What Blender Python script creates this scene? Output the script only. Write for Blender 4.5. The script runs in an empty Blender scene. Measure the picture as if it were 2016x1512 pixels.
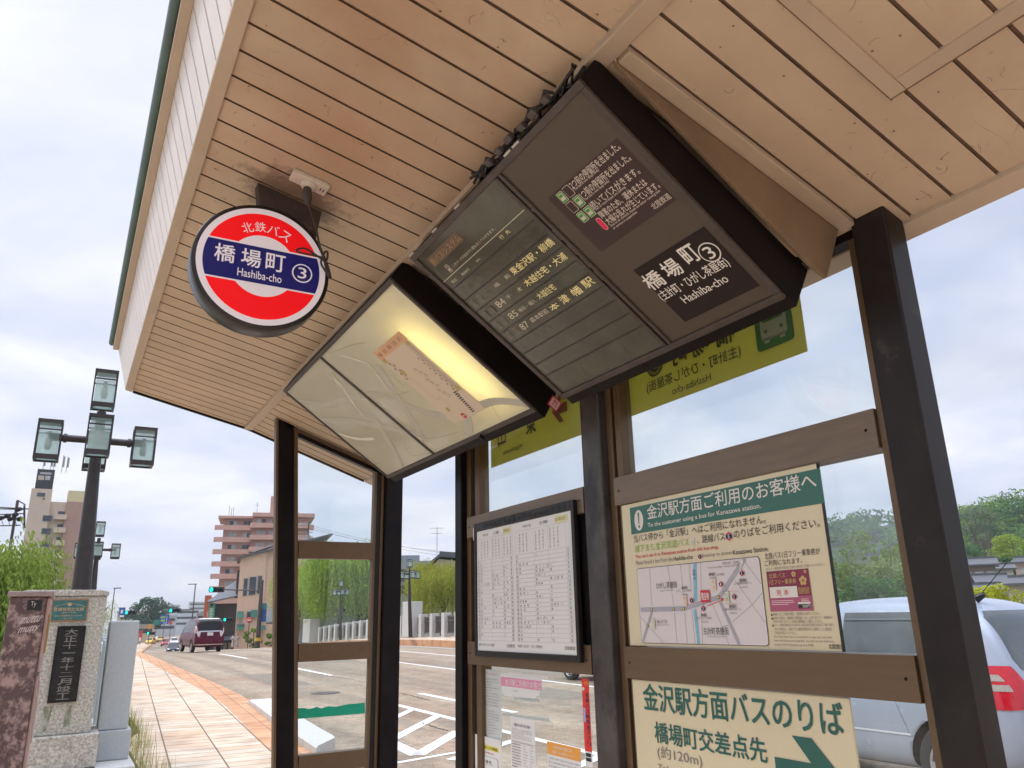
import bpy, bmesh, math, random
from mathutils import Vector as V, Matrix as Mx, noise as mnoise
R = math.radians
SC = bpy.context.scene; COL = SC.collection
random.seed(7)

# ------------------------------------------------------------------ camera, sky, sun, exposure
FPX = 1508.0; CAMZ = 1.6
_y, _p, _r = R(29.86), R(16.955), R(-1.359)
_f = V((math.sin(_y)*math.cos(_p), math.cos(_y)*math.cos(_p), math.sin(_p)))
_r0 = V((math.cos(_y), -math.sin(_y), 0)); _u0 = _r0.cross(_f)
CR = _r0*math.cos(_r)+_u0*math.sin(_r); CU = -_r0*math.sin(_r)+_u0*math.cos(_r); CF = _f
cam = bpy.data.cameras.new("camera"); camo = bpy.data.objects.new("camera", cam); COL.objects.link(camo)
m3 = Mx((CR, CU, -CF)).transposed()
camo.matrix_world = Mx.Translation((0, 0, CAMZ)) @ m3.to_4x4()
cam.sensor_width = 36; cam.lens = FPX/2016*36; cam.clip_start = .02; cam.clip_end = 4000
SC.camera = camo
SUN_EL, SUN_AZ = R(48), R(-55)          # azimuth measured from +Y towards +X
SKY_STR = .115
w = bpy.data.worlds.new("World"); SC.world = w; w.use_nodes = True
nt = w.node_tree; nt.nodes.clear()
def nd(t, typ, **k):
    n = t.nodes.new(typ)
    for a, b in k.items(): setattr(n, a, b)
    return n
out = nd(nt, 'ShaderNodeOutputWorld'); bg = nd(nt, 'ShaderNodeBackground'); bg.inputs[1].default_value = SKY_STR
sky = nd(nt, 'ShaderNodeTexSky', sky_type='NISHITA', sun_disc=False); sky.sun_elevation = SUN_EL; sky.sun_rotation = SUN_AZ
sky.air_density = 1.0; sky.dust_density = 2.0
tc = nd(nt, 'ShaderNodeTexCoord'); sep = nd(nt, 'ShaderNodeSeparateXYZ'); nt.links.new(tc.outputs['Generated'], sep.inputs[0])
# cloud layer: project the view direction on a flat cloud deck so clouds flatten towards the horizon
za = nd(nt, 'ShaderNodeMath', operation='MAXIMUM'); nt.links.new(sep.outputs[2], za.inputs[0]); za.inputs[1].default_value = 0.0
zb = nd(nt, 'ShaderNodeMath', operation='ADD'); nt.links.new(za.outputs[0], zb.inputs[0]); zb.inputs[1].default_value = .22
dv = nd(nt, 'ShaderNodeVectorMath', operation='DIVIDE'); nt.links.new(tc.outputs['Generated'], dv.inputs[0])
cb = nd(nt, 'ShaderNodeCombineXYZ')
for i in range(3): nt.links.new(zb.outputs[0], cb.inputs[i])
nt.links.new(cb.outputs[0], dv.inputs[1])
n1 = nd(nt, 'ShaderNodeTexNoise'); n1.inputs['Scale'].default_value = 1.9; n1.inputs['Detail'].default_value = 6; n1.inputs['Roughness'].default_value = .52; n1.inputs['Distortion'].default_value = .35
nt.links.new(dv.outputs[0], n1.inputs['Vector'])
r1 = nd(nt, 'ShaderNodeValToRGB'); e = r1.color_ramp
e.elements[0].position = .34; e.elements[0].color = (5.5, 6.15, 8.0, 1)
e.elements[1].position = .66; e.elements[1].color = (8.7, 8.75, 9.1, 1)
k = e.elements.new(.47); k.color = (6.7, 7.1, 8.4, 1)
k = e.elements.new(.58); k.color = (7.8, 7.95, 8.7, 1)
nt.links.new(n1.outputs[0], r1.inputs[0])
n2 = nd(nt, 'ShaderNodeTexNoise'); n2.inputs['Scale'].default_value = 1.1; n2.inputs['Detail'].default_value = 3
mp = nd(nt, 'ShaderNodeMapping'); mp.inputs['Location'].default_value = (3.3, 1.7, 0); nt.links.new(dv.outputs[0], mp.inputs[0]); nt.links.new(mp.outputs[0], n2.inputs['Vector'])
r2 = nd(nt, 'ShaderNodeValToRGB'); r2.color_ramp.elements[0].position = .30; r2.color_ramp.elements[0].color = (.55,)*3+(1,)
r2.color_ramp.elements[1].position = .50; r2.color_ramp.elements[1].color = (.93,)*3+(1,)
nt.links.new(n2.outputs[0], r2.inputs[0])
mixs = nd(nt, 'ShaderNodeMixRGB'); nt.links.new(r2.outputs[0], mixs.inputs[0]); nt.links.new(sky.outputs[0], mixs.inputs[1]); nt.links.new(r1.outputs[0], mixs.inputs[2])
# an overcast sky is brighter overhead than at the horizon
zr = nd(nt, 'ShaderNodeMapRange'); zr.inputs['From Min'].default_value = .74; zr.inputs['From Max'].default_value = .97; zr.inputs['To Min'].default_value = 1.0; zr.inputs['To Max'].default_value = 4.9
nt.links.new(sep.outputs[2], zr.inputs[0])
mul = nd(nt, 'ShaderNodeVectorMath', operation='SCALE'); nt.links.new(mixs.outputs[0], mul.inputs[0]); nt.links.new(zr.outputs[0], mul.inputs['Scale'])
nt.links.new(mul.outputs[0], bg.inputs[0]); nt.links.new(bg.outputs[0], out.inputs[0])
sun = bpy.data.lights.new("sun", 'SUN'); sun.energy = 1.5; sun.angle = R(14); sun.color = (1, .95, .87)
suno = bpy.data.objects.new("sun", sun); COL.objects.link(suno)
sd = V((math.sin(SUN_AZ)*math.cos(SUN_EL), math.cos(SUN_AZ)*math.cos(SUN_EL), math.sin(SUN_EL)))
suno.rotation_euler = sd.to_track_quat('Z', 'Y').to_euler(); suno.location = (0, -5, 30)
SC.view_settings.view_transform = 'Standard'; SC.view_settings.look = 'None'; SC.view_settings.gamma = 1
SC.view_settings.exposure = .14
SC.cycles.max_bounces = 8; SC.cycles.diffuse_bounces = 4; SC.cycles.transparent_max_bounces = 16; SC.cycles.caustics_reflective = False; SC.cycles.caustics_refractive = False
SC.cycles.use_denoising = True

# ------------------------------------------------------------------ materials
MATS = {}
def srgb(r, g, b): return tuple(((c/255)/12.92 if c/255 <= .04045 else ((c/255+.055)/1.055)**2.4) for c in (r, g, b))
def mat(name, col, rough=.6, metal=0, var=.12, scale=6, bump=0, bscale=None, coat=0, spec=.5, emit=None, es=0, stretch=None, dirt=None, trans=0, alpha=1):
    """principled surface with two octaves of uneven colour, optional bump and dirt patches"""
    if name in MATS: return MATS[name]
    m = bpy.data.materials.new(name); MATS[name] = m; m.use_nodes = True; t = m.node_tree
    b = t.nodes['Principled BSDF']
    b.inputs['Roughness'].default_value = rough; b.inputs['Metallic'].default_value = metal; b.inputs['Coat Weight'].default_value = coat
    b.inputs['Specular IOR Level'].default_value = spec
    if emit: b.inputs['Emission Color'].default_value = (*emit, 1); b.inputs['Emission Strength'].default_value = es
    geo = nd(t, 'ShaderNodeNewGeometry'); vec = geo.outputs['Position']
    if stretch:
        mp = nd(t, 'ShaderNodeMapping'); mp.inputs['Scale'].default_value = stretch; t.links.new(vec, mp.inputs[0]); vec = mp.outputs[0]
    c = None
    if var:
        n = nd(t, 'ShaderNodeTexNoise'); n.inputs['Scale'].default_value = scale; n.inputs['Detail'].default_value = 5; n.inputs['Roughness'].default_value = .62
        t.links.new(vec, n.inputs['Vector'])
        r = nd(t, 'ShaderNodeValToRGB'); r.color_ramp.elements[0].position = .3; r.color_ramp.elements[1].position = .7
        r.color_ramp.elements[0].color = (*[x*(1-var) for x in col], 1); r.color_ramp.elements[1].color = (*[min(1, x*(1+var)) for x in col], 1)
        t.links.new(n.outputs[0], r.inputs[0]); c = r.outputs[0]
        rr = nd(t, 'ShaderNodeMapRange'); rr.inputs['To Min'].default_value = max(.02, rough-.1); rr.inputs['To Max'].default_value = min(1, rough+.1)
        t.links.new(n.outputs[0], rr.inputs[0]); t.links.new(rr.outputs[0], b.inputs['Roughness'])
    if dirt:   # (colour, scale, threshold, amount)
        n = nd(t, 'ShaderNodeTexNoise'); n.inputs['Scale'].default_value = dirt[1]; n.inputs['Detail'].default_value = 8; n.inputs['Roughness'].default_value = .7
        t.links.new(vec, n.inputs['Vector'])
        r = nd(t, 'ShaderNodeValToRGB'); r.color_ramp.elements[0].position = dirt[2]; r.color_ramp.elements[0].color = (0, 0, 0, 1)
        r.color_ramp.elements[1].position = dirt[2]+.12; r.color_ramp.elements[1].color = (dirt[3],)*3+(1,)
        t.links.new(n.outputs[0], r.inputs[0])
        mx = nd(t, 'ShaderNodeMixRGB'); t.links.new(r.outputs[0], mx.inputs[0]); mx.inputs[2].default_value = (*dirt[0], 1)
        if c: t.links.new(c, mx.inputs[1])
        else: mx.inputs[1].default_value = (*col, 1)
        c = mx.outputs[0]
    if c: t.links.new(c, b.inputs['Base Color'])
    else: b.inputs['Base Color'].default_value = (*col, 1)
    if bump:
        n = nd(t, 'ShaderNodeTexNoise'); n.inputs['Scale'].default_value = bscale or scale*4; n.inputs['Detail'].default_value = 4; t.links.new(vec, n.inputs['Vector'])
        bp = nd(t, 'ShaderNodeBump'); bp.inputs['Strength'].default_value = bump; bp.inputs['Distance'].default_value = .02
        t.links.new(n.outputs[0], bp.inputs['Height']); t.links.new(bp.outputs[0], b.inputs['Normal'])
    return m
def glassy(name, tint=(.93, .97, .96), rough=.0, haze=.0):
    """thin pane: clear with a fresnel reflection, optional dusty film"""
    if name in MATS: return MATS[name]
    m = bpy.data.materials.new(name); MATS[name] = m; m.use_nodes = True; t = m.node_tree; t.nodes.clear()
    o = nd(t, 'ShaderNodeOutputMaterial'); tr = nd(t, 'ShaderNodeBsdfTransparent'); tr.inputs[0].default_value = (*tint, 1)
    g = nd(t, 'ShaderNodeBsdfGlossy'); g.inputs['Roughness'].default_value = rough
    lw = nd(t, 'ShaderNodeLayerWeight'); lw.inputs[0].default_value = .5; pw = nd(t, 'ShaderNodeMath', operation='POWER'); t.links.new(lw.outputs['Facing'], pw.inputs[0]); pw.inputs[1].default_value = 4.5
    fr = nd(t, 'ShaderNodeMapRange'); fr.inputs['To Min'].default_value = .025; fr.inputs['To Max'].default_value = .8; t.links.new(pw.outputs[0], fr.inputs[0])
    mx = nd(t, 'ShaderNodeMixShader'); t.links.new(fr.outputs[0], mx.inputs[0]); t.links.new(tr.outputs[0], mx.inputs[1]); t.links.new(g.outputs[0], mx.inputs[2])
    last = mx
    if haze:
        d = nd(t, 'ShaderNodeBsdfDiffuse'); d.inputs[0].default_value = (.75, .8, .8, 1)
        tl = nd(t, 'ShaderNodeBsdfTranslucent'); tl.inputs[0].default_value = (.75, .82, .82, 1)
        ad = nd(t, 'ShaderNodeMixShader'); t.links.new(d.outputs[0], ad.inputs[1]); t.links.new(tl.outputs[0], ad.inputs[2])
        n = nd(t, 'ShaderNodeTexNoise'); n.inputs['Scale'].default_value = 5; n.inputs['Detail'].default_value = 4
        mr = nd(t, 'ShaderNodeMapRange'); mr.inputs['To Min'].default_value = haze*.4; mr.inputs['To Max'].default_value = haze*1.6
        geo = nd(t, 'ShaderNodeNewGeometry'); t.links.new(geo.outputs['Position'], n.inputs['Vector']); t.links.new(n.outputs[0], mr.inputs[0])
        m2 = nd(t, 'ShaderNodeMixShader'); t.links.new(mr.outputs[0], m2.inputs[0]); t.links.new(mx.outputs[0], m2.inputs[1]); t.links.new(ad.outputs[0], m2.inputs[2]); last = m2
    t.links.new(last.outputs[0], o.inputs[0])
    return m
def leafy(name, col, tr=.35, var=.35):
    if name in MATS: return MATS[name]
    m = bpy.data.materials.new(name); MATS[name] = m; m.use_nodes = True; t = m.node_tree; t.nodes.clear()
    o = nd(t, 'ShaderNodeOutputMaterial'); d = nd(t, 'ShaderNodeBsdfDiffuse'); l = nd(t, 'ShaderNodeBsdfTranslucent'); mx = nd(t, 'ShaderNodeMixShader'); mx.inputs[0].default_value = tr
    g = nd(t, 'ShaderNodeNewGeometry'); r = nd(t, 'ShaderNodeValToRGB')
    r.color_ramp.elements[0].color = (*[c*(1-var) for c in col], 1); r.color_ramp.elements[1].color = (*[c*(1+var) for c in col], 1)
    n = nd(t, 'ShaderNodeTexNoise'); n.inputs['Scale'].default_value = .9; t.links.new(g.outputs['Position'], n.inputs['Vector'])
    ad = nd(t, 'ShaderNodeMath', operation='ADD'); t.links.new(g.outputs['Random Per Island'], ad.inputs[0]); t.links.new(n.outputs[0], ad.inputs[1])
    hf = nd(t, 'ShaderNodeMath', operation='MULTIPLY'); t.links.new(ad.outputs[0], hf.inputs[0]); hf.inputs[1].default_value = .5
    t.links.new(hf.outputs[0], r.inputs[0]); t.links.new(r.outputs[0], d.inputs[0]); t.links.new(r.outputs[0], l.inputs[0])
    t.links.new(d.outputs[0], mx.inputs[1]); t.links.new(l.outputs[0], mx.inputs[2]); t.links.new(mx.outputs[0], o.inputs[0])
    return m

# ------------------------------------------------------------------ mesh helpers
LOC = {}
def tag(o, label=None, cat=None, group=None, kind=None):
    for k_, v_ in (('label', label), ('category', cat), ('group', group), ('kind', kind)):
        if v_: o[k_] = v_
    return o
def thing(name, label, cat, loc, group=None):
    o = bpy.data.objects.new(name, None); COL.objects.link(o); o.location = loc; o.empty_display_size = .2; LOC[o] = V(loc)
    return tag(o, label, cat, group)
class MB:
    """collects shapes in world coordinates and links them as ONE mesh object"""
    def __init__(s): s.v = []; s.f = []; s.mi = []; s.mats = []; s.sm = []
    def m(s, mt):
        if mt not in s.mats: s.mats.append(mt)
        return s.mats.index(mt)
    def add(s, vs, fs, mt, smooth=False):
        b = len(s.v); s.v += [tuple(p) for p in vs]; i = s.m(mt)
        for f in fs: s.f.append([b+j for j in f]); s.mi.append(i); s.sm.append(smooth)
        return s
    def box(s, lo, hi, mt, rot=None, ctr=None):
        vs = [V((x, y, z)) for z in (lo[2], hi[2]) for y in (lo[1], hi[1]) for x in (lo[0], hi[0])]
        if rot is not None:
            c = V(ctr) if ctr is not None else (V(lo)+V(hi))/2
            vs = [c+rot@(p-c) for p in vs]
        return s.add(vs, [(0, 2, 3, 1), (4, 5, 7, 6), (0, 1, 5, 4), (2, 6, 7, 3), (0, 4, 6, 2), (1, 3, 7, 5)], mt)
    def obox(s, c, ax, ay, az, mt):     # centre and three half-axis vectors
        c, ax, ay, az = V(c), V(ax), V(ay), V(az)
        vs = [c+ax*i+ay*j+az*k_ for k_ in (-1, 1) for j in (-1, 1) for i in (-1, 1)]
        return s.add(vs, [(0, 2, 3, 1), (4, 5, 7, 6), (0, 1, 5, 4), (2, 6, 7, 3), (0, 4, 6, 2), (1, 3, 7, 5)], mt)
    def prism(s, poly, d, mt, smooth=False):     # polygon of 3-D points swept along vector d
        n = len(poly); a = [V(p) for p in poly]; b = [p+V(d) for p in a]
        fs = [list(range(n))[::-1], list(range(n, 2*n))]+[(i, (i+1) % n, n+(i+1) % n, n+i) for i in range(n)]
        return s.add(a+b, fs, mt, smooth)
    def poly(s, pts, mt): return s.add(pts, [list(range(len(pts)))], mt)
    def tube(s, pts, r, mt, seg=8, caps=True, smooth=True):
        pts = [V(p) for p in pts]; rs = r if isinstance(r, (list, tuple)) else [r]*len(pts); vs = []; up = None
        for i, p in enumerate(pts):
            d = (pts[min(i+1, len(pts)-1)]-pts[max(i-1, 0)]).normalized()
            if up is None: up = d.orthogonal().normalized()
            up = (up-d*up.dot(d)).normalized(); sd_ = d.cross(up)
            for k_ in range(seg):
                a = 2*math.pi*k_/seg; vs.append(p+(up*math.cos(a)+sd_*math.sin(a))*rs[i])
        fs = [(i*seg+k_, i*seg+(k_+1) % seg, (i+1)*seg+(k_+1) % seg, (i+1)*seg+k_) for i in range(len(pts)-1) for k_ in range(seg)]
        s.add(vs, fs, mt, smooth)
        if caps: s.add(vs[:seg], [list(range(seg))[::-1]], mt); s.add(vs[-seg:], [list(range(seg))], mt)
        return s
    def lathe(s, c, ax, prof, mt, seg=24, smooth=True):     # profile of (radius, offset along ax)
        ax = V(ax).normalized(); u = ax.orthogonal().normalized(); w_ = ax.cross(u); c = V(c); vs = []
        for r, h in prof:
            for k_ in range(seg):
                a = 2*math.pi*k_/seg; vs.append(c+ax*h+(u*math.cos(a)+w_*math.sin(a))*r)
        fs = [(i*seg+k_, i*seg+(k_+1) % seg, (i+1)*seg+(k_+1) % seg, (i+1)*seg+k_) for i in range(len(prof)-1) for k_ in range(seg)]
        return s.add(vs, fs, mt, smooth)
    def build(s, name, parent=None, bevel=0, label=None, cat=None, group=None, kind=None):
        me = bpy.data.meshes.new(name); off = V((0, 0, 0))
        root = parent
        while root is not None: off = off+LOC.get(root, V((0, 0, 0))); root = root.parent
        me.from_pydata([V(p)-off for p in s.v], [], s.f); me.update()
        for mt in s.mats: me.materials.append(mt)
        me.polygons.foreach_set('material_index', s.mi); me.polygons.foreach_set('use_smooth', s.sm); me.update()
        o = bpy.data.objects.new(name, me); COL.objects.link(o); LOC[o] = V((0, 0, 0))
        if parent is not None: o.parent = parent
        if bevel:
            md = o.modifiers.new('bevel', 'BEVEL'); md.width = bevel; md.segments = 2; md.limit_method = 'ANGLE'
        return tag(o, label, cat, group, kind)
def copy_tree(o, parent=None, loc=None, label=None):
    c = o.copy(); COL.objects.link(c)
    if parent is not None: c.parent = parent
    for ch in list(o.children): copy_tree(ch, c)
    if loc is not None: c.location = loc
    if label: c['label'] = label
    return c

# survey of the photograph: the sight line of a point, met with a real plane of the place
def ray(px, py): return (CF*FPX+CR*(px-1008)-CU*(py-756)).normalized()
CAM = V((0, 0, CAMZ))
def onX(px, py, X): d = ray(px, py); return CAM+d*(X/d.x)
def onY(px, py, Y): d = ray(px, py); return CAM+d*(Y/d.y)
def deep(px, py, D): d = ray(px, py); return CAM+d*(D/d.dot(CF))
_tc = {}
def glyphs(body, wt=0):
    k_ = body
    if k_ in _tc: return _tc[k_]
    c = bpy.data.curves.new("t", 'FONT'); c.body = body; c.size = 1;  c.resolution_u = 3; c.space_line = 1.15
    o = bpy.data.objects.new("t", c); me = o.to_mesh(); vs = [v.co.copy() for v in me.vertices]; fs = [tuple(p.vertices) for p in me.polygons]
    o.to_mesh_clear(); bpy.data.objects.remove(o); bpy.data.curves.remove(c)
    x0 = min(v.x for v in vs); x1 = max(v.x for v in vs); y0 = min(v.y for v in vs); y1 = max(v.y for v in vs)
    r = ([((v.x-x0)/max(1e-6, x1-x0), (v.y-y0)/max(1e-6, y1-y0)) for v in vs], fs); _tc[k_] = r
    return r
class Sheet:
    """a flat printed face: frame (o; u right, v up, n towards the reader)"""
    def __init__(s, o, u, v): s.o, s.u, s.v = V(o), V(u), V(v); s.n = s.u.cross(s.v); s.b = MB()
    def P(s, a, b, lay=1): return s.o+s.u*a+s.v*b+s.n*(lay*.0006)
    def uv(s, px, py):
        d = ray(px, py); p = CAM+d*((s.o-CAM).dot(s.n)/d.dot(s.n)); q = p-s.o
        return q.dot(s.u), q.dot(s.v)
    def rect(s, a0, b0, a1, b1, mt, lay=1): s.b.poly([s.P(a0, b0, lay), s.P(a1, b0, lay), s.P(a1, b1, lay), s.P(a0, b1, lay)], mt); return s
    def rpx(s, p0, p1, mt, lay=1):
        a, b = s.uv(*p0), s.uv(*p1); return s.rect(min(a[0], b[0]), min(a[1], b[1]), max(a[0], b[0]), max(a[1], b[1]), mt, lay)
    def text(s, body, a0, b0, a1, b1, mt, wt=.012, lay=2):
        vs, fs = glyphs(body); nl = body.count('\n')+1; e_ = max(0, wt-.004)*.62*(b1-b0)/nl
        for i, (dx, dy) in enumerate(((0, 0), (1, .6), (-1, -.6), (.6, -1), (-.6, 1)) if wt > .007 else ((0, 0),)): s.b.add([s.P(a0+x*(a1-a0)+dx*e_, b0+y*(b1-b0)+dy*e_, lay+i*.06) for x, y in vs], fs, mt)
        return s
    def tpx(s, body, bl, br, tl, mt, wt=.012, lay=2):
        a, b, c = s.uv(*bl), s.uv(*br), s.uv(*tl); return s.text(body, a[0], (a[1]+b[1])/2, b[0], (a[1]+b[1])/2+abs(c[1]-a[1]), mt, wt, lay)
    def ell(s, a, b, ra, rb, mt, lay=1, seg=40): s.b.poly([s.P(a+ra*math.cos(2*math.pi*i/seg), b+rb*math.sin(2*math.pi*i/seg), lay) for i in range(seg)], mt); return s
    def rrect(s, a0, b0, a1, b1, r, mt, lay=1):
        pts = []
        for cx_, cy_, st in ((a1-r, b1-r, 0), (a0+r, b1-r, 90), (a0+r, b0+r, 180), (a1-r, b0+r, 270)):
            for i in range(6): t = R(st+i*18); pts.append(s.P(cx_+r*math.cos(t), cy_+r*math.sin(t), lay))
        s.b.poly(pts, mt); return s
    def line(s, pts, wd, mt, lay=1):
        for (a0, b0), (a1, b1) in zip(pts, pts[1:]):
            d = V((a1-a0, b1-b0)); L = max(d.length, 1e-6); nx, ny = -d.y/L*wd/2, d.x/L*wd/2
            s.b.poly([s.P(a0-nx, b0-ny, lay), s.P(a1-nx, b1-ny, lay), s.P(a1+nx, b1+ny, lay), s.P(a0+nx, b0+ny, lay)], mt)
        return s
def Zm(x0, y0, k_): return lambda x, y: (x0+x/k_, y0+y/k_)
# ------------------------------------------------------------------ the lie of the land: an arched bridge falling to a street
def lerp(x, T):
    if x <= T[0][0]: return T[0][1]
    for (a, p), (b, q) in zip(T, T[1:]):
        if x <= b: t = (x-a)/(b-a); return p+(q-p)*t
    return T[-1][1]
HT = [(-60, 0), (6, 0), (20, .10), (38, .26), (46, .25), (62, -.02), (76, -.5), (90, -1.1), (125, -2.15), (200, -2.5), (700, -3)]
def Hh(y): return sum(lerp(y+d, HT) for d in (-4, -2, 0, 2, 4))/5
KT = [(-60, 2.6), (6, 2.8), (10.6, 2.95), (13.9, 3.22), (17, 3.5), (22, 3.64), (32, 3.68), (46, 3.95), (60, 4.5), (90, 6.6), (130, 10.8), (256, 25), (420, 46)]
def kx(y): return sum(lerp(y+d, KT) for d in (-1.5, 0, 1.5))/3
def rx(y): return lerp(y, [(-60, 17.6), (20, 18.2), (45, 18.8), (90, 21), (130, 24.5), (256, 38), (420, 58)])
YS = [-40, -20, -10, -5]+[-2+i*1.0 for i in range(70)]+[68+i*4 for i in range(1, 34)]+[220, 260, 320, 420]
def strip(name, xa, xb, za, zb, ys, mt, nx=1, **k):
    b = MB(); vs = []
    for y in ys:
        for i in range(nx+1): t = i/nx; vs.append((xa(y)+(xb(y)-xa(y))*t, y, za(y)+(zb(y)-za(y))*t))
    n = nx+1
    b.add(vs, [(j*n+i, j*n+i+1, (j+1)*n+i+1, (j+1)*n+i) for j in range(len(ys)-1) for i in range(nx)], mt, True)
    return b.build(name, **k)
# paving and asphalt
def paving(name, c1, c2, joint, bw, bh, rot=0, off=0):
    m = bpy.data.materials.new(name); m.use_nodes = True; t = m.node_tree; b = t.nodes['Principled BSDF']; b.inputs['Roughness'].default_value = .75
    g = nd(t, 'ShaderNodeNewGeometry'); mp = nd(t, 'ShaderNodeMapping'); mp.inputs['Rotation'].default_value = (0, 0, rot); t.links.new(g.outputs['Position'], mp.inputs[0])
    br = nd(t, 'ShaderNodeTexBrick', offset=off); br.inputs['Scale'].default_value = 1; br.inputs['Brick Width'].default_value = bw; br.inputs['Row Height'].default_value = bh; br.inputs['Mortar Size'].default_value = .011; br.inputs['Mortar Smooth'].default_value = .2
    br.inputs['Color1'].default_value = (*c1, 1); br.inputs['Color2'].default_value = (*c2, 1); br.inputs['Mortar'].default_value = (*joint, 1); br.inputs['Bias'].default_value = 0
    t.links.new(mp.outputs[0], br.inputs['Vector'])
    n = nd(t, 'ShaderNodeTexNoise'); n.inputs['Scale'].default_value = 2.2; n.inputs['Detail'].default_value = 7; t.links.new(g.outputs['Position'], n.inputs['Vector'])
    r = nd(t, 'ShaderNodeValToRGB'); r.color_ramp.elements[0].position = .3; r.color_ramp.elements[0].color = (.72, .68, .64, 1); r.color_ramp.elements[1].position = .62; r.color_ramp.elements[1].color = (1.05, 1.05, 1.05, 1)
    t.links.new(n.outputs[0], r.inputs[0]); mx = nd(t, 'ShaderNodeMixRGB', blend_type='MULTIPLY'); mx.inputs[0].default_value = 1
    t.links.new(br.outputs[0], mx.inputs[1]); t.links.new(r.outputs[0], mx.inputs[2]); t.links.new(mx.outputs[0], b.inputs['Base Color'])
    bp = nd(t, 'ShaderNodeBump'); bp.inputs['Strength'].default_value = .5; bp.inputs['Distance'].default_value = .006; bp.invert = True
    t.links.new(br.outputs['Fac'], bp.inputs['Height']); t.links.new(bp.outputs[0], b.inputs['Normal'])
    return m
M_pave = paving('pale_paving', (.62, .535, .42), (.57, .41, .275), (.16, .11, .085), .60, .30, R(4))
M_orange = paving('orange_paving', (.56, .27, .13), (.62, .36, .20), (.30, .17, .10), .30, .15, R(4))
M_road = mat('worn_asphalt', (.35, .275, .195), .85, var=.18, scale=1.3, bump=.25, bscale=60, dirt=((.30, .185, .11), .22, .50, .6))
t_ = M_road.node_tree; b_ = t_.nodes['Principled BSDF']; src_ = b_.inputs['Base Color'].links[0].from_socket; g_ = nd(t_, 'ShaderNodeNewGeometry')      # aggregate speckle and tyre tracks
for sc_, st_, lo_, hi_, p0_, p1_ in ((42, (1, 1, 1), .66, 1.18, .35, .65), (1.0, (1.1, .025, 1), .74, 1.08, .38, .6), (7, (1, 1, 1), .82, 1.06, .4, .6)):
    mp_ = nd(t_, 'ShaderNodeMapping'); mp_.inputs['Scale'].default_value = st_; t_.links.new(g_.outputs['Position'], mp_.inputs[0]); n_ = nd(t_, 'ShaderNodeTexNoise'); n_.inputs['Scale'].default_value = sc_; n_.inputs['Detail'].default_value = 3; t_.links.new(mp_.outputs[0], n_.inputs['Vector'])
    r_ = nd(t_, 'ShaderNodeMapRange'); r_.inputs['From Min'].default_value = p0_; r_.inputs['From Max'].default_value = p1_; r_.inputs['To Min'].default_value = lo_; r_.inputs['To Max'].default_value = hi_; t_.links.new(n_.outputs[0], r_.inputs[0])
    m_ = nd(t_, 'ShaderNodeVectorMath', operation='SCALE'); t_.links.new(src_, m_.inputs[0]); t_.links.new(r_.outputs[0], m_.inputs['Scale']); src_ = m_.outputs[0]
t_.links.new(src_, b_.inputs['Base Color'])
M_white = mat('road_paint', (.74, .73, .70), .7, var=.1, scale=9, dirt=((.30, .26, .2), 14, .60, .5))
M_granw = mat('white_granite', (.52, .51, .49), .65, var=.12, scale=60, dirt=((.42, .36, .3), 5, .6, .4))
M_gran = mat("grey_granite", (.44, .42, .365), .7, var=.55, scale=55, bump=.25, bscale=120, dirt=((.24, .24, .21), 3.2, .58, .35))
M_ground = mat('bare_ground', (.16, .17, .10), .95, var=.3, scale=.2)
gb = MB(); gb.poly([(-1500, -900, -3.6), (2500, -900, -3.6), (2500, 2600, -3.6), (-1500, 2600, -3.6)], M_ground); gb.build('ground', kind='structure')
strip('road', lambda y: kx(y)+.15, rx, lambda y: Hh(y)-.12, lambda y: Hh(y)-.12, YS, M_road, 6, kind='structure')
strip('pavement', lambda y: (-7 if y < 9 else 1.02 if y < 14 else 1.3 if y < 60 else kx(y)-3), lambda y: kx(y)-.42, Hh, Hh, YS, M_pave, 3, kind='structure')
strip('pavement_edge_band', lambda y: kx(y)-.42, lambda y: kx(y)+.02+.14*(y > 16.6), lambda y: Hh(y)+.002, lambda y: Hh(y)+.002, YS, M_orange, 1, kind='structure')
# raised white kerb beyond the bus stop, flush kerb along it
kb = MB(); ky = [10.2+i*.8 for i in range(10)]
sec = lambda y: [(kx(y), Hh(y)-.3), (kx(y), Hh(y)+.085), (kx(y)+.03, Hh(y)+.105), (kx(y)+.40, Hh(y)+.105), (kx(y)+.43, Hh(y)+.085), (kx(y)+.43, Hh(y)-.3)]
vs = [(x, y+((x-kx(y))*1.45 if y == ky[0] else 0), z-(.13 if y == ky[-1] else 0)) for y in ky for x, z in sec(y)]
kb.add(vs, [(j*6+i, j*6+i+1, (j+1)*6+i+1, (j+1)*6+i) for j in range(len(ky)-1) for i in range(5)], M_granw); kb.add(vs[:6], [(0, 1, 2, 3, 4, 5)], M_granw)
for y in ky[1:-1]: kb.box((kx(y)-.002, y-.004, Hh(y)), (kx(y)+.2, y+.004, Hh(y)+.0905), mat('joint_grey', (.32, .29, .26), .9, var=0))
kb.build('kerb', kind='structure')
b = MB()
for y0 in [-12+i*.9 for i in range(25)]: b.box((kx(y0)-.02, y0+.004, -.3), (kx(y0)+.17, y0+.896, -.004), M_granw)
b.build('flush_kerb', bevel=.008, kind='structure')
strip('opposite_pavement', rx, lambda y: rx(y)+3.0, lambda y: Hh(y)+.22, lambda y: Hh(y)+.34, YS[2:95], M_pave, 1, kind='structure')
strip('opposite_kerb', lambda y: rx(y)-.02, rx, lambda y: Hh(y)-.2, lambda y: Hh(y)+.225, YS[2:95], M_orange, 1, kind='structure')
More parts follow.
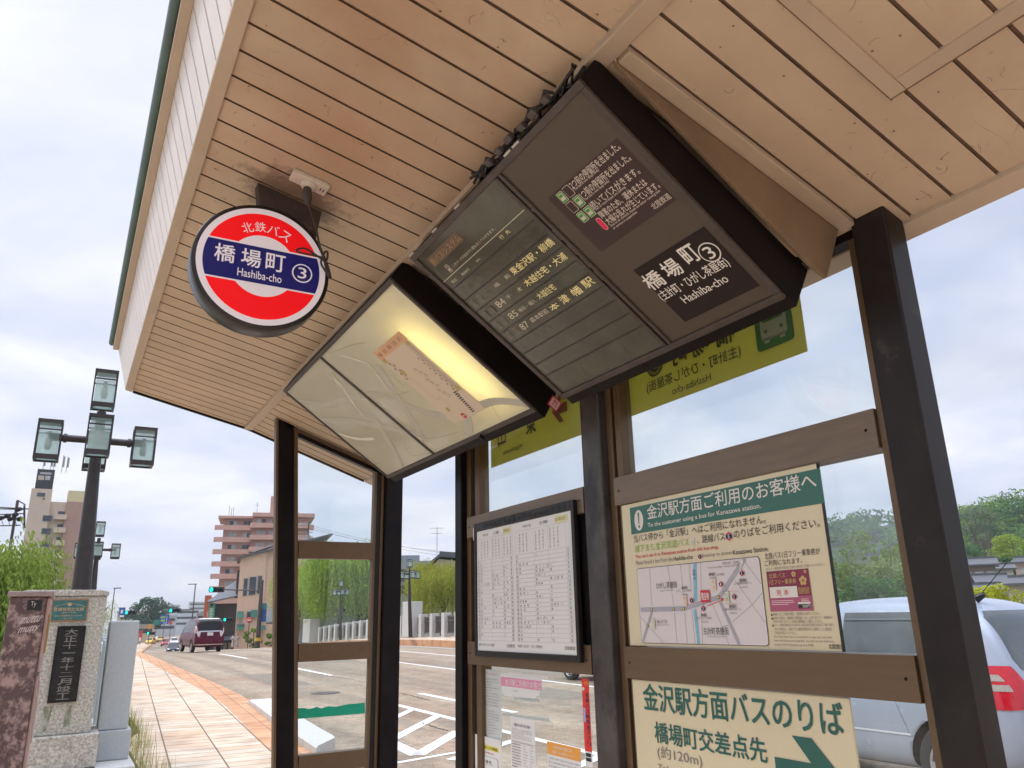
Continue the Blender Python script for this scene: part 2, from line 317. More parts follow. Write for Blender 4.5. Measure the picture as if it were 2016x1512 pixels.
# painted markings
mk = MB()
def mark(x0, y0, x1, y1, wd):
    n = max(1, int(abs(y1-y0)/1.0)+int(abs(x1-x0)/1.5)); d = V((x1-x0, y1-y0)); d.normalize(); nx_, ny_ = -d.y*wd/2, d.x*wd/2; vs = []
    for i in range(n+1):
        t = i/n; x = x0+(x1-x0)*t; y = y0+(y1-y0)*t
        for s in (-1, 1): X, Y = x+nx_*s, y+ny_*s; vs.append((X, Y, Hh(Y)-.115))
    mk.add(vs, [(2*i, 2*i+1, 2*i+3, 2*i+2) for i in range(n)], M_white)
for a, c in ((37.3, 44.5), (24.6, 29.1), (13.2, 17.7), (2.5, 7.2), (50, 56), (62, 68)): mark(7.5+.03*max(0, a-44), a, 7.5+.03*max(0, c-44), c, .16)
mark(11.35, -10, 11.5, 34, .15); mark(11.5, 34, 12.6, 70, .15); mark(14.9, -10, 14.95, 60, .15); mark(17.6, -10, 18.0, 60, .13)
def gp(px, py, z=-.12): d = ray(px, py); return CAM+d*((z+.045-CAMZ)/d.z)
def mpx(a, b_, wd): p, q = gp(*a), gp(*b_); mark(p.x, p.y, q.x, q.y, wd)
zm = Zm(500, 1140, 4.065)
mark(6.2, 8, 6.2, 17.2, .15); mpx(zm(1275, 1050), zm(1050, 1150), .15); mpx(zm(1470, 1100), zm(1060, 1305), .18); mpx(zm(1640, 1215), zm(1310, 1400), .2); mpx(zm(1310, 1400), zm(1060, 1290), .22); mpx(zm(1060, 1475), zm(1700, 1365), .1)
for i in range(4): p = gp(*zm(1480, 1120)); mark(6.15, 10.6-i*1.9, 4.5, 9.6-i*1.9, .17)
for x in range(7): mark(9+x*1.35, 128, 9.3+x*1.35, 131, .5)
mark(11.6, 96, 14.2, 128, .16)
mk.build('road_markings', kind='structure')
# resurfaced patches and manhole covers
M_patch = mat('asphalt_patch', (.21, .175, .135), .9, var=.25, scale=8); pt = MB()
for x, y, wx, wy in ((9.2, 14.5, 1.3, 3.4), (5.3, 22, .9, 5), (12.6, 20, 1.4, 6), (9.0, 31, 1.6, 2.2)):
    n_ = 6; vs = [(x+(i % 2)*wx+random.uniform(-.04, .04), y+wy*(i//2)/n_, Hh(y+wy*(i//2)/n_)-.117) for i in range(2*n_+2)]; pt.add(vs, [(2*i, 2*i+1, 2*i+3, 2*i+2) for i in range(n_)], M_patch)
pt.build('asphalt_patches', kind='structure')
M_iron0 = mat('cast_iron', (.07, .06, .055), .6, var=.4, scale=30)
for x, y in ((5.75, 19.3), (9.9, 26.5)): tag(MB().lathe((x, y, Hh(y)-.118), (0, 0, 1), [(.34, .0), (.34, .006), (.29, .006), (.28, .003), (0, .004)], M_iron0, 28).build('manhole_cover'), 'round iron manhole cover in the road, '+('nearer one by the dashed line' if y < 22 else 'farther one past the dashed line'), 'manhole cover')
# fine cracks in the asphalt
ck = MB(); M_crack = mat('crack', (.075, .065, .055), .95, var=0)
for pts in ([zm(-20, 655), zm(150, 690)], [zm(520, 790), zm(800, 832), zm(930, 860)], [zm(1140, 922), zm(1290, 955), zm(1400, 985)], [zm(1330, 1155), zm(1450, 1185), zm(1545, 1215)]):
    for a, c in zip(pts, pts[1:]):
        p, q = gp(*a), gp(*c); n = 10; pr = None
        for i in range(n+1):
            x = p.x+(q.x-p.x)*i/n+random.uniform(-.04, .04); y = p.y+(q.y-p.y)*i/n+random.uniform(-.06, .06); cur = (x, y, Hh(y)-.1135)
            if pr: d = V(cur)-V(pr); s_ = V((-d.y, d.x, 0)).normalized()*random.uniform(.008, .02); ck.poly([V(pr)-s_, V(cur)-s_, V(cur)+s_, V(pr)+s_], M_crack)
            pr = cur
ck.build('road_cracks', kind='structure')

# ------------------------------------------------------------------ bus shelter
M_dark = mat('dark_brown_steel', (.011, .008, .009), .33, var=.3, scale=8, dirt=((.07, .06, .056), 5, .62, .5), spec=.14)
M_bronze = mat('bronze_aluminium', (.145, .09, .047), .42, metal=.25, var=.09, scale=5, stretch=(8, 1, 8), dirt=((.27, .22, .17), 3, .66, .5))
M_black = mat('black_seal', (.008, .007, .007), .6, var=0)
def soffit_mat():
    m = mat('tan_soffit', (.52, .392, .28), .55, var=.13, scale=2.2, dirt=((.47, .29, .19), 1.3, .55, .55)); t = m.node_tree; b = t.nodes['Principled BSDF']; g = nd(t, 'ShaderNodeNewGeometry')
    src = b.inputs['Base Color'].links[0].from_socket
    # hair-thin cobweb lines and specks
    mp = nd(t, 'ShaderNodeMapping'); mp.inputs['Scale'].default_value = (9, 14, 9); t.links.new(g.outputs['Position'], mp.inputs[0])
    nz = nd(t, 'ShaderNodeTexNoise'); nz.inputs['Scale'].default_value = .9; nz.inputs['Detail'].default_value = 5; t.links.new(mp.outputs[0], nz.inputs['Vector'])
    ad = nd(t, 'ShaderNodeMixRGB', blend_type='ADD'); ad.inputs[0].default_value = 1.6; t.links.new(mp.outputs[0], ad.inputs[1]); t.links.new(nz.outputs['Color'], ad.inputs[2])
    vo = nd(t, 'ShaderNodeTexVoronoi', feature='DISTANCE_TO_EDGE'); vo.inputs['Scale'].default_value = .55; t.links.new(ad.outputs[0], vo.inputs['Vector'])
    r = nd(t, 'ShaderNodeValToRGB'); r.color_ramp.elements[0].position = 0; r.color_ramp.elements[0].color = (1, 1, 1, 1); r.color_ramp.elements[1].position = .007; r.color_ramp.elements[1].color = (0, 0, 0, 1); t.links.new(vo.outputs[0], r.inputs[0])
    gate = nd(t, 'ShaderNodeTexNoise'); gate.inputs['Scale'].default_value = 4.5; gate.inputs['Detail'].default_value = 3; t.links.new(g.outputs['Position'], gate.inputs['Vector'])
    gr = nd(t, 'ShaderNodeValToRGB'); gr.color_ramp.elements[0].position = .56; gr.color_ramp.elements[1].position = .68; gr.color_ramp.elements[1].color = (.6,)*3+(1,); t.links.new(gate.outputs[0], gr.inputs[0])
    mu = nd(t, 'ShaderNodeMath', operation='MULTIPLY'); t.links.new(r.outputs[0], mu.inputs[0]); t.links.new(gr.outputs[0], mu.inputs[1])
    sp = nd(t, 'ShaderNodeTexVoronoi'); sp.inputs['Scale'].default_value = 13; t.links.new(g.outputs['Position'], sp.inputs['Vector'])
    sr = nd(t, 'ShaderNodeValToRGB'); sr.color_ramp.elements[0].position = .03; sr.color_ramp.elements[0].color = (.8,)*3+(1,); sr.color_ramp.elements[1].position = .05; sr.color_ramp.elements[1].color = (0, 0, 0, 1); t.links.new(sp.outputs[0], sr.inputs[0])
    mxx = nd(t, 'ShaderNodeMath', operation='MAXIMUM'); t.links.new(mu.outputs[0], mxx.inputs[0]); t.links.new(sr.outputs[0], mxx.inputs[1])
    # sooty mould round the sign bracket
    ds = nd(t, 'ShaderNodeVectorMath', operation='DISTANCE'); t.links.new(g.outputs['Position'], ds.inputs[0]); ds.inputs[1].default_value = (.53, 2.40, 2.99)
    m1 = nd(t, 'ShaderNodeMapRange'); m1.inputs['From Min'].default_value = .08; m1.inputs['From Max'].default_value = .30; m1.inputs['To Min'].default_value = .62; m1.inputs['To Max'].default_value = .0; t.links.new(ds.outputs['Value'], m1.inputs[0])
    nn = nd(t, 'ShaderNodeTexNoise'); nn.inputs['Scale'].default_value = 16; nn.inputs['Detail'].default_value = 8; nn.inputs['Roughness'].default_value = .75; t.links.new(g.outputs['Position'], nn.inputs['Vector'])
    sm = nd(t, 'ShaderNodeMath', operation='ADD'); t.links.new(m1.outputs[0], sm.inputs[0]); t.links.new(nn.outputs[0], sm.inputs[1])
    m2 = nd(t, 'ShaderNodeMapRange'); m2.inputs['From Min'].default_value = .80; m2.inputs['From Max'].default_value = 1.05; m2.inputs['To Max'].default_value = .75; t.links.new(sm.outputs[0], m2.inputs[0])
    base_ = src
    for ctr, ra, am in (((.62, 1.95, 2.97), .42, .62), ((.45, 1.45, 3.0), .30, .45), ((1.25, 1.75, 2.78), .5, .4)):   # rusty water stains
        d2_ = nd(t, 'ShaderNodeVectorMath', operation='DISTANCE'); t.links.new(g.outputs['Position'], d2_.inputs[0]); d2_.inputs[1].default_value = ctr
        n3 = nd(t, 'ShaderNodeTexNoise'); n3.inputs['Scale'].default_value = 3.2; n3.inputs['Detail'].default_value = 4; t.links.new(g.outputs['Position'], n3.inputs['Vector'])
        a3 = nd(t, 'ShaderNodeMath', operation='MULTIPLY_ADD'); t.links.new(n3.outputs[0], a3.inputs[0]); a3.inputs[1].default_value = -.55; t.links.new(d2_.outputs['Value'], a3.inputs[2])
        m4 = nd(t, 'ShaderNodeMapRange'); m4.inputs['From Min'].default_value = -.20; m4.inputs['From Max'].default_value = ra-.22; m4.inputs['To Min'].default_value = am; m4.inputs['To Max'].default_value = 0; t.links.new(a3.outputs[0], m4.inputs[0])
        mm = nd(t, 'ShaderNodeMixRGB'); t.links.new(m4.outputs[0], mm.inputs[0]); t.links.new(base_, mm.inputs[1]); mm.inputs[2].default_value = (.40, .22, .13, 1); base_ = mm.outputs[0]
    src = base_
    mx3 = nd(t, 'ShaderNodeMath', operation='MAXIMUM'); t.links.new(mxx.outputs[0], mx3.inputs[0]); t.links.new(m2.outputs[0], mx3.inputs[1])
    fin = nd(t, 'ShaderNodeMixRGB'); t.links.new(mx3.outputs[0], fin.inputs[0]); t.links.new(src, fin.inputs[1]); fin.inputs[2].default_value = (.10, .065, .045, 1); t.links.new(fin.outputs[0], b.inputs['Base Color'])
    return m
M_sof = soffit_mat()
M_trim = mat('tan_trim', (.48, .37, .275), .5, var=.10, scale=3, dirt=((.33, .24, .17), 4, .62, .4))
M_groove = mat('groove_shade', (.15, .09, .06), .8, var=.3, scale=20)
M_fasc = mat('white_cladding', (.78, .74, .74), .55, var=.06, scale=4)
M_copper = mat('green_gutter', (.075, .125, .11), .5, var=.25, scale=6)
M_roof = mat('roof_sheet', (.10, .14, .12), .6)
TF, TB = math.tan(R(13.5)), math.tan(R(20))
RX, RZ = .967, 2.891                                   # the bend of the soffit
def zf(x): return RZ+TF*(RX-x)
def zb_(x): return RZ-TB*(x-RX)
Y0R, Y1R = -2.4, 5.36
sh = thing('bus_shelter', 'bronze framed glass bus shelter with tan slatted canopy', 'bus shelter', (1.4, 2.8, 0))
rf = MB(); rf.add([(.2, Y0R, zf(.2)+.02), (RX, Y0R, RZ+.02), (1.86, Y0R, zb_(1.86)+.02), (1.86, Y0R, zb_(1.86)+.12), (.6, Y0R, 3.5), (.13, Y0R, 3.42)]+
                  [(.2, Y1R-.012, zf(.2)+.02), (RX, Y1R-.012, RZ+.02), (1.86, Y1R-.012, zb_(1.86)+.02), (1.86, Y1R-.012, zb_(1.86)+.12), (.6, Y1R-.012, 3.5), (.13, Y1R-.012, 3.42)],
                  [(0, 1, 2, 3, 4, 5), (11, 10, 9, 8, 7, 6)]+[(i, (i+1) % 6, 6+(i+1) % 6, 6+i) for i in range(6)], M_roof)
ROOF = rf.build('roof', sh)
grooves = [1.708+.1122*k_ for k_ in range(-36, 33) if Y0R+.05 < 1.708+.1122*k_ < Y1R-.03]
def planks(name, x0, x1, zfn):
    b = MB(); z0, z1 = zfn(x0), zfn(x1); y = Y0R; gw, gd = .0048, .006
    for g in grooves+[Y1R-.001]:
        b.poly([(x0, y, z0), (x1, y, z1), (x1, g-gw, z1), (x0, g-gw, z0)], M_sof)
        if g < Y1R-.01:
            for ya, yb, za, zc in ((g-gw, g-gw, 0, gd), (g-gw, g+gw, gd, gd), (g+gw, g+gw, gd, 0)): b.poly([(x0, ya, z0+za), (x1, ya, z1+za), (x1, yb, z1+zc), (x0, yb, z0+zc)], M_groove)
        y = g+gw
    return b.build(name, ROOF)
planks('front_soffit', .2266, RX, zf); planks('rear_soffit', RX, 1.83, zb_)
# cobweb threads and dead leaves caught on the boards
wb = MB(); M_web = mat('cobweb', (.17, .11, .075), .9, var=0); rw = random.Random(12)
for i in range(260):
    if rw.random() < .62: x = rw.uniform(.25, .94); y = rw.uniform(.6, 3.4) if rw.random() < .8 else rw.uniform(3.4, 5.2); fn = zf
    else: x = rw.uniform(1.0, 1.78); y = rw.uniform(-.2, 1.15); fn = zb_
    if fn is zf and rw.random() < .25: x, y = .53+rw.gauss(0, .14), 2.3+rw.gauss(0, .25)
    if fn is zb_ and rw.random() < .3: x, y = 1.66+rw.gauss(0, .08), 1.0+rw.gauss(0, .12)
    x = min(1.78 if fn is zb_ else .93, max(.25 if fn is zf else 1.0, x)); a = rw.uniform(0, 6.28); n_ = rw.randint(2, 8); st = rw.uniform(.0025, .007)*(2 if rw.random() < .12 else 1); wd_ = rw.uniform(.0002, .00055); pr = None
    for k_ in range(n_):
        x = min(1.80, max(.24, x)); cur = V((x, y, (zf(x) if x < RX else zb_(x))-.0012-.0006*rw.random()))
        if pr is not None and (pr.x < RX) == (x < RX): d = (cur-pr); s_ = V((-d.y, d.x, 0)); s_ = s_.normalized()*wd_ if s_.length else s_; wb.poly([pr-s_, cur-s_, cur+s_, pr+s_], M_web)
        pr = cur; a += rw.gauss(0, .55); x += math.cos(a)*st; y += math.sin(a)*st
    if rw.random() < .22: wb.add([pr+V((math.cos(q)*.003*rw.uniform(.5, 1.6), math.sin(q)*.003, 0)) for q in (0, 1.3, 2.5, 3.8, 5)], [(0, 1, 2, 3, 4)], M_web)
tag(wb.build('cobwebs', ROOF), kind='stuff')
tb = MB()
def slopebar(b, x0, x1, ya, yb, fn, lo, hi, mt): b.prism([(x0, ya, fn(x0)-lo), (x1, ya, fn(x1)-lo), (x1, ya, fn(x1)+hi), (x0, ya, fn(x0)+hi)], (0, yb-ya, 0), mt)
slopebar(tb, .185, .228, Y0R, Y1R, lambda x: zf(x), .012, .03, M_trim)                       # lower edge of the fascia
tb.build('fascia_trim', ROOF, bevel=.003)
tb = MB(); slopebar(tb, RX-.026, RX+.026, Y0R, Y1R-.02, lambda x: RZ-.1*(x-RX), .016, .02, M_trim); tb.build('ridge_strip', ROOF, bevel=.003)
tb = MB(); slopebar(tb, 1.815, 1.872, Y0R, Y1R, zb_, .012, .05, M_trim); tb.build('rear_trim', ROOF, bevel=.003)
tb = MB()      # dark drip edge at the far end of the canopy
for xa, xb, fn in ((.232, RX, zf), (RX, 1.81, zb_)): slopebar(tb, xa, xb, Y1R-.008, Y1R+.012, fn, .012, .06, M_dark)
tb.build('end_drip', ROOF)
tb = MB(); n = 64
fx0, fz0, fx1, fz1 = .185, 3.085, .116, 3.345
tb.prism([(fx0, Y0R, fz0), (fx1, Y0R, fz1), (fx1+.03, Y0R, fz1), (fx0+.02, Y0R, fz0)], (0, Y1R+.02-Y0R, 0), M_fasc)
fy = Y0R+.05; nrm = V((-(fz1-fz0), 0, fx1-fx0)).normalized()
while fy < Y1R:
    a = V((fx0, fy, fz0))+nrm*.0012; c = V((fx1, fy, fz1))+nrm*.0012; tb.add([a, c, c+V((0, .005, 0)), a+V((0, .005, 0))], [(0, 1, 2, 3)], mat('cladding_joint', (.42, .36, .36), .7, var=0)); fy += .1122
tb.build('fascia', ROOF)
tb = MB(); tb.box((.085, Y0R, 3.335), (.118, Y1R+.02, 3.372), M_trim); tb.build('fascia_cap', ROOF, bevel=.003)
tb = MB(); prof = [(math.cos(R(a))*.022+.078, math.sin(R(a))*.022+3.392) for a in range(90, 271, 20)]+[(.086, 3.372), (.09, 3.39)]
tb.prism([(x, Y0R, z) for x, z in prof], (0, Y1R+.05-Y0R, 0), M_copper, True); tb.build('gutter', ROOF)
tb = MB()
for xa, xb, ya, yb in ((.90, 1.485, .805, .842), (1.452, 1.485, -.25, .803)):
    slopebar(tb, max(xa, .995), xb, ya, yb, zb_, .004, .004, M_trim)
for xa, xb, ya, yb in ((.995, 1.49, .842, .8445), (1.485, 1.4875, -.25, .842)): slopebar(tb, xa, xb, ya, yb, zb_, .0046, .004, M_groove)
tb.build('ceiling_hatch', ROOF)
# posts
def post(lo, hi, lean=0, name='post', mt=None):
    b = MB(); x0, y0, x1, y1 = *lo, *hi; zt = lambda x: (zb_(x) if x > RX else zf(x))+.012
    b.add([(x0+lean, y0, 0), (x1+lean, y0, 0), (x1+lean, y1, 0), (x0+lean, y1, 0), (x0, y0, zt(x0)), (x1, y0, zt(x1)), (x1, y1, zt(x1)), (x0, y1, zt(x0))],
          [(3, 2, 1, 0), (4, 5, 6, 7), (0, 1, 5, 4), (1, 2, 6, 5), (2, 3, 7, 6), (3, 0, 4, 7)], mt or M_dark)
    return b.build(name, sh, bevel=.006)
M_chalk = mat('chalky_brown_steel', (.075, .063, .06), .36, var=.35, scale=7, dirt=((.012, .009, .009), 3.2, .47, .85), stretch=(1, 1, .7), spec=.3); M_half = mat('faded_brown_steel', (.022, .017, .016), .36, var=.35, scale=6, dirt=((.12, .105, .098), 6, .61, .5), spec=.22)
post((1.74, 1.062), (1.822, 1.163), mt=M_half); post((1.74, 2.357), (1.80, 2.484), mt=M_chalk); post((1.74, 3.592), (1.80, 3.668)); post((1.797, 4.85), (1.915, 4.95)); post((1.068, 4.872), (1.168, 4.93), .158)
lean = lambda z: .117*(2.9-z)/2.06
b = MB(); 
def leanbar(x0, x1, y0, y1, mt): b.add([(x0+.165, y0, 0), (x1+.165, y0, 0), (x1+.165, y1, 0), (x0+.165, y1, 0), (x0, y0, zb_(x0)), (x1, y0, zb_(x1)), (x1, y1, zb_(x1)), (x0, y1, zb_(x0))], [(3, 2, 1, 0), (4, 5, 6, 7), (0, 1, 5, 4), (1, 2, 6, 5), (2, 3, 7, 6), (3, 0, 4, 7)], mt)
leanbar(1.049, 1.064, 4.868, 4.925, M_bronze); b.build('post_edge_strip', sh, bevel=.002)
b = MB(); leanbar(1.1695, 1.194, 4.88, 4.925, M_bronze); b.build('mullion', sh, bevel=.002)
def bar(lo, hi, name='mullion', mt=None, bv=.003):
    b = MB().box(lo, hi, mt or M_bronze)
    if name == 'rail' and hi[1]-lo[1] > .5:      # fixing screws near both ends
        for y in (lo[1]+.03, hi[1]-.03): b.lathe((lo[0]-.0002, y, (lo[2]+hi[2])/2), (-1, 0, 0), [(.0045, 0), (.004, .0018), (0, .0022)], M_dark, 10)
    return b.build(name, sh, bevel=bv)
GX = 1.80
bar((1.766, 1.1645, 0), (1.83, 1.196, 2.575)); bar((1.772, 2.262, 0), (1.83, 2.300, 2.575)); bar((1.79, 2.301, 0), (1.825, 2.318, 2.57), mt=M_black); bar((1.772, 2.319, 0), (1.83, 2.354, 2.575))
bar((1.772, 2.486, 0), (1.83, 2.512, 2.575)); bar((1.772, 3.445, 0), (1.83, 3.496, 2.575)); bar((1.79, 3.497, 0), (1.825, 3.548, 2.57), mt=M_black); bar((1.772, 3.549, 0), (1.83, 3.590, 2.575))
bar((1.724, 4.88, 0), (1.742, 4.93, 2.56)); bar((1.7425, 4.892, 0), (1.774, 4.925, 2.55), mt=M_black); bar((1.7745, 4.885, 0), (1.7955, 4.928, 2.55))
# rails of the rear wall and of the end wall
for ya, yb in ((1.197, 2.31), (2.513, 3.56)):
    for za, zc in ((1.991, 2.095), (1.388, 1.493), (.78, .884)): bar((1.757, ya, za), (1.835, yb, zc), 'rail', mat('weathered_lit_bronze', (.185, .135, .095), .42, metal=.2, var=.12, scale=6, stretch=(8, 1, 8), dirt=((.17, .11, .07), 4, .60, .6)) if za > 1.9 else None)  # top rail: weathered bronze, with light from the glass painted into its paler colour
    bar((1.765, ya-.02, 2.576), (1.835, yb+.04, 2.62), 'header_rail', M_dark)
for za, zc in ((1.981, 2.088), (1.374, 1.479), (.758, .860)): bar((1.196+lean((za+zc)/2)-.003, 4.868, za), (1.7235, 4.935, zc), 'rail')
b = MB(); slopebar(b, 1.12, 1.80, 4.885, 4.93, zb_, .055, -.012, M_dark); slopebar(b, 1.12, 1.80, 4.872, 4.884, zb_, .028, -.012, M_bronze); b.build('header_rail', sh)
M_glass = glassy('shelter_glass', (.95, .975, .98), haze=.035)
M_glass2 = glassy('clean_glass', (.97, .99, .985), haze=.006)
for ya, yb in ((1.196, 2.262), (2.512, 3.445)):
    for za, zc in ((2.095, 2.576), (1.493, 1.991), (.884, 1.388), (.15, .78)): MB().box((1.801, ya, za), (1.807, yb, zc), M_glass if za > 1.4 else M_glass2).build('glass_pane', sh)
for za, zc in ((2.088, 2.62), (1.479, 1.981), (.860, 1.374), (.15, .758)):
    x0 = 1.194+lean((za+zc)/2)-.02; t = zb_(1.2)-.05 if za > 2 else zc
    b = MB(); b.prism([(x0, 4.9, za), (1.724, 4.9, za), (1.724, 4.9, zb_(1.724)-.05 if za > 2 else zc), (x0, 4.9, t)], (0, .006, 0), M_glass2); b.build('glass_pane', sh)
# torn strip of green film on the low pane of the end wall
M_film = mat('green_film', (.0, .36, .215), .4, var=.08); b = MB(); zq = Zm(500, 1140, 4.065); top = []
for x, y in ((345, 1035), (400, 1032), (440, 1040), (475, 1033), (500, 1022), (540, 1035), (595, 1017), (660, 1022), (720, 1008), (760, 1000), (830, 995), (888, 990)): top.append(onY(*zq(x, y), 4.896))
bot = [onY(*zq(x, 1120-.083*(x-345)), 4.896) for x in (888, 345)]
b.prism(top+bot, (0, .0022, 0), M_film); tag(b.build('window_film'), 'torn strip of green film across the lowest pane of the end wall', 'window film')
# ------------------------------------------------------------------ hanging signs and boards
INK = lambda n, c, **k: mat(n, c, k.pop('rough', .5), var=0, **k)
K_white = INK('print_white', (.82, .80, .78)); K_blk = INK('print_black', (.02, .018, .018)); K_grey = INK('print_grey', (.25, .22, .21)); K_red = INK('print_red', (.62, .03, .05)); K_green = INK('print_green', (.02, .115, .095)); K_lime = INK('print_lime', (.33, .52, .08)); K_bus = INK('bus_green', (.05, .30, .06)); K_navy = INK('print_navy', (.012, .014, .10))
K_paper = INK('paper_white', (.80, .80, .80)); K_pale = INK('pale_lilac', (.74, .68, .68)); K_road = INK('map_road', (.42, .41, .47)); K_river = INK('map_river', (.22, .50, .66)); K_yel = INK('print_yellow', (.80, .72, .10)); K_org = INK('print_orange', (.85, .38, .07)); K_pink = INK('print_pink', (.80, .30, .47)); K_lpink = INK('print_light_pink', (.82, .62, .64)); K_maroon = INK('print_maroon', (.24, .025, .07))
def busicon(S, a, b, wd, h, body=K_white, win=K_bus, lay=3):
    """little front view of a bus"""
    S.rrect(a, b+h*.08, a+wd, b+h, wd*.12, body, lay); S.rrect(a+wd*.10, b+h*.50, a+wd*.90, b+h*.90, wd*.08, win, lay+1)
    for q in (.10, .70): S.rect(a+wd*q, b, a+wd*(q+.2), b+h*.12, body, lay)
    for q in (.2, .8): S.ell(a+wd*q, b+h*.28, wd*.07, h*.05, win, lay+1, 12)
# round lit stop sign on the front soffit
sg = thing('bus_stop_sign', 'round red, white and navy lit stop sign hung under the canopy', 'bus stop sign', (.437, 2.385, 2.71))
C0 = V((.4375, 2.385, 2.7215)); RR = .2200
M_rim = mat('sign_rim', (.035, .028, .027), .35, metal=.4, var=.25, scale=12)
b = MB(); b.lathe(C0, (0, 1, 0), [(RR-.016, .0), (RR-.002, 0), (RR, .003), (RR, .082), (RR-.004, .086), (.02, .086)], M_rim, 72); b.build('sign_case', sg)
def lit(name, c, es, rough=.35): return mat(name, c, rough, var=0, emit=c, es=es)
L_w = lit('lit_white', (.66, .60, .63), .36); L_r = lit('lit_red', (.72, .003, .008), .55); L_n = lit('lit_navy', (.006, .008, .11), .36)
S = Sheet(C0+V((0, -.0005, 0)), (1, 0, 0), (0, 0, 1)); S.ell(0, 0, RR-.0135, RR-.0135, L_w, 1, 72)
rr = .1865; hb = .0645
def cap(sgn):
    a0 = math.asin(.070/rr); ri = .108; b0 = math.asin(.070/ri); pts = []
    for i in range(41): t = a0+(math.pi-2*a0)*i/40; pts.append((rr*math.cos(t), sgn*rr*math.sin(t)))
    for i in range(25): t = math.pi-b0-(math.pi-2*b0)*i/24; pts.append((ri*math.cos(t), sgn*ri*math.sin(t)))
    S.b.poly([S.P(x, y, 2) for x, y in pts], L_r)
cap(1); cap(-1)
pts = []; a1 = math.asin(hb/rr)
for i in range(17): t = -a1+2*a1*i/16; pts.append((rr*math.cos(t), rr*math.sin(t)))
S.b.poly([S.P(x, y, 2) for x, y in pts+[(-x, -y) for x, y in pts]], L_n)
for i, ch in enumerate('北鉄バス'):
    vs, fs = glyphs(ch); t = R(115-i*17.5); c = V((.139*math.cos(t), .139*math.sin(t))); ur = V((math.sin(t), -math.cos(t))); up = V((math.cos(t), math.sin(t))); h = .036
    S.b.add([S.P(*(c+ur*((x-.5)*h)+up*((y-.5)*h)), 3) for x, y in vs], fs, L_w)
for ch, a in (('橋', -.152), ('場', -.070), ('町', .008)): S.text(ch, a, -.011, a+.062, .050, L_w, .024, 3)
S.text('Hashiba-cho', -.078, -.050, .062, -.022, L_w, .014, 3)
S.ell(.128, .0, .034, .034, L_w, 3, 40); S.ell(.128, 0, .0295, .0295, L_n, 4, 40); S.text('3', .114, -.019, .142, .020, L_w, .02, 5)
S.b.build('printed_face', sg)
b = MB(); b.prism([(.40, 2.392, zf(.40)+.004), (.622, 2.392, zf(.622)+.004), (.60, 2.392, 2.80), (.55, 2.392, 2.84), (.42, 2.392, 2.90)], (0, .05, 0), mat('rusty_bracket', (.055, .035, .03), .8, var=.35, scale=14, dirt=((.16, .13, .11), 24, .60, .7))); b.build('bracket', sg, bevel=.003)
# socket plate and cable
so = thing('power_outlet', 'white ceiling socket plate above the round sign', 'socket', (.54, 2.244, 3.0))
M_plast = mat('old_white_plastic', (.62, .55, .48), .45, var=.12, scale=20); nf = V((-TF, 0, -1)).normalized(); tx = V((1, 0, -TF)).normalized(); c = V((.540, 2.244, zf(.540)))
MB().obox(c+nf*.008, tx*.062, V((0, .031, 0)), nf*.008, M_plast).build('socket_plate', so, bevel=.004)
MB().lathe(c+nf*.016, nf, [(.026, 0), (.026, .010), (.020, .016), (0, .016)], M_plast, 20).build('socket_boss', so)
b = MB()
for q in (.040, .050): b.obox(c+tx*q+nf*.0165, tx*.0016, V((0, .008, 0)), nf*.0006, M_black)
b.build('socket_slots', so)
pc = thing('electric_cable', 'dark cord with plug looping from the socket down behind the round sign', 'power cord', (.54, 2.244, 2.95)); M_cord = mat('dark_cord', (.045, .038, .032), .5, var=.2)
a = c+nf*.032
MB().tube([a, a+V((0, 0, -.018)), a+V((.003, 0, -.045)), a+V((.005, 0, -.062))], [.013, .016, .013, .007], M_cord, 12).build('plug', pc)
pth = [a+V((.005, 0, -.058)), onY(620, 440, 2.335), onY(628, 478, 2.33), onY(636, 505, 2.33), onY(645, 540, 2.34), onY(651, 546, 2.35), onY(640, 512, 2.34), onY(618, 503, 2.33), onY(590, 497, 2.33), onY(584, 492, 2.33), onY(600, 489, 2.33), onY(622, 502, 2.33), onY(641, 514, 2.345), onY(645, 498, 2.355), onY(640, 496, 2.36), onY(632, 516, 2.365), onY(640, 533, 2.37), onY(648, 545, 2.38)]
cu = []
for i in range(len(pth)-1):
    p0, p1, p2, p3 = pth[max(i-1, 0)], pth[i], pth[i+1], pth[min(i+2, len(pth)-1)]
    for q in range(6): t = q/6; cu.append(.5*((2*p1)+(p2-p0)*t+(2*p0-5*p1+4*p2-p3)*t*t+(3*p1-p0-3*p2+p3)*t**3))
MB().tube(cu, .0036, M_cord, 8).build('cable', pc)

# sloping display boxes: common section, faces tilted down towards the pavement
UF, VF = V((0, -1, 0)), V((-.8145, 0, .580)).normalized()
FA = V((.904, 0, 2.806)); NF_ = UF.cross(VF); FW = .753
FB = FA-VF*FW
M_case = mat('case_brown_black', (.010, .007, .007), .45, var=.3, scale=10, spec=.12)
M_frame = mat('frame_brown', (.072, .056, .050), .42, metal=.3, var=.22, scale=14, dirt=((.24, .21, .18), 12, .64, .5))
M_panelb = mat('brown_panel', (.085, .062, .046), .40, metal=.25, var=.12, scale=4, dirt=((.24, .19, .14), 7, .66, .35))
def display(name, label, ya, yb):
    t = thing(name, label, 'display board', (1.25, (ya+yb)/2, 2.5))
    q = lambda d: (FA.x-NF_.x*d, FA.z-NF_.z*d)
    s = [(FA+NF_*-.006), (FB+NF_*-.006), V((1.553, 0, 2.349)), V((1.619, 0, 2.467)), V((.957, 0, 2.885))]
    b = MB(); b.prism([p+V((0, ya, 0)) for p in s], (0, yb-ya, 0), M_case); b.build('case', t, bevel=.003)
    return t
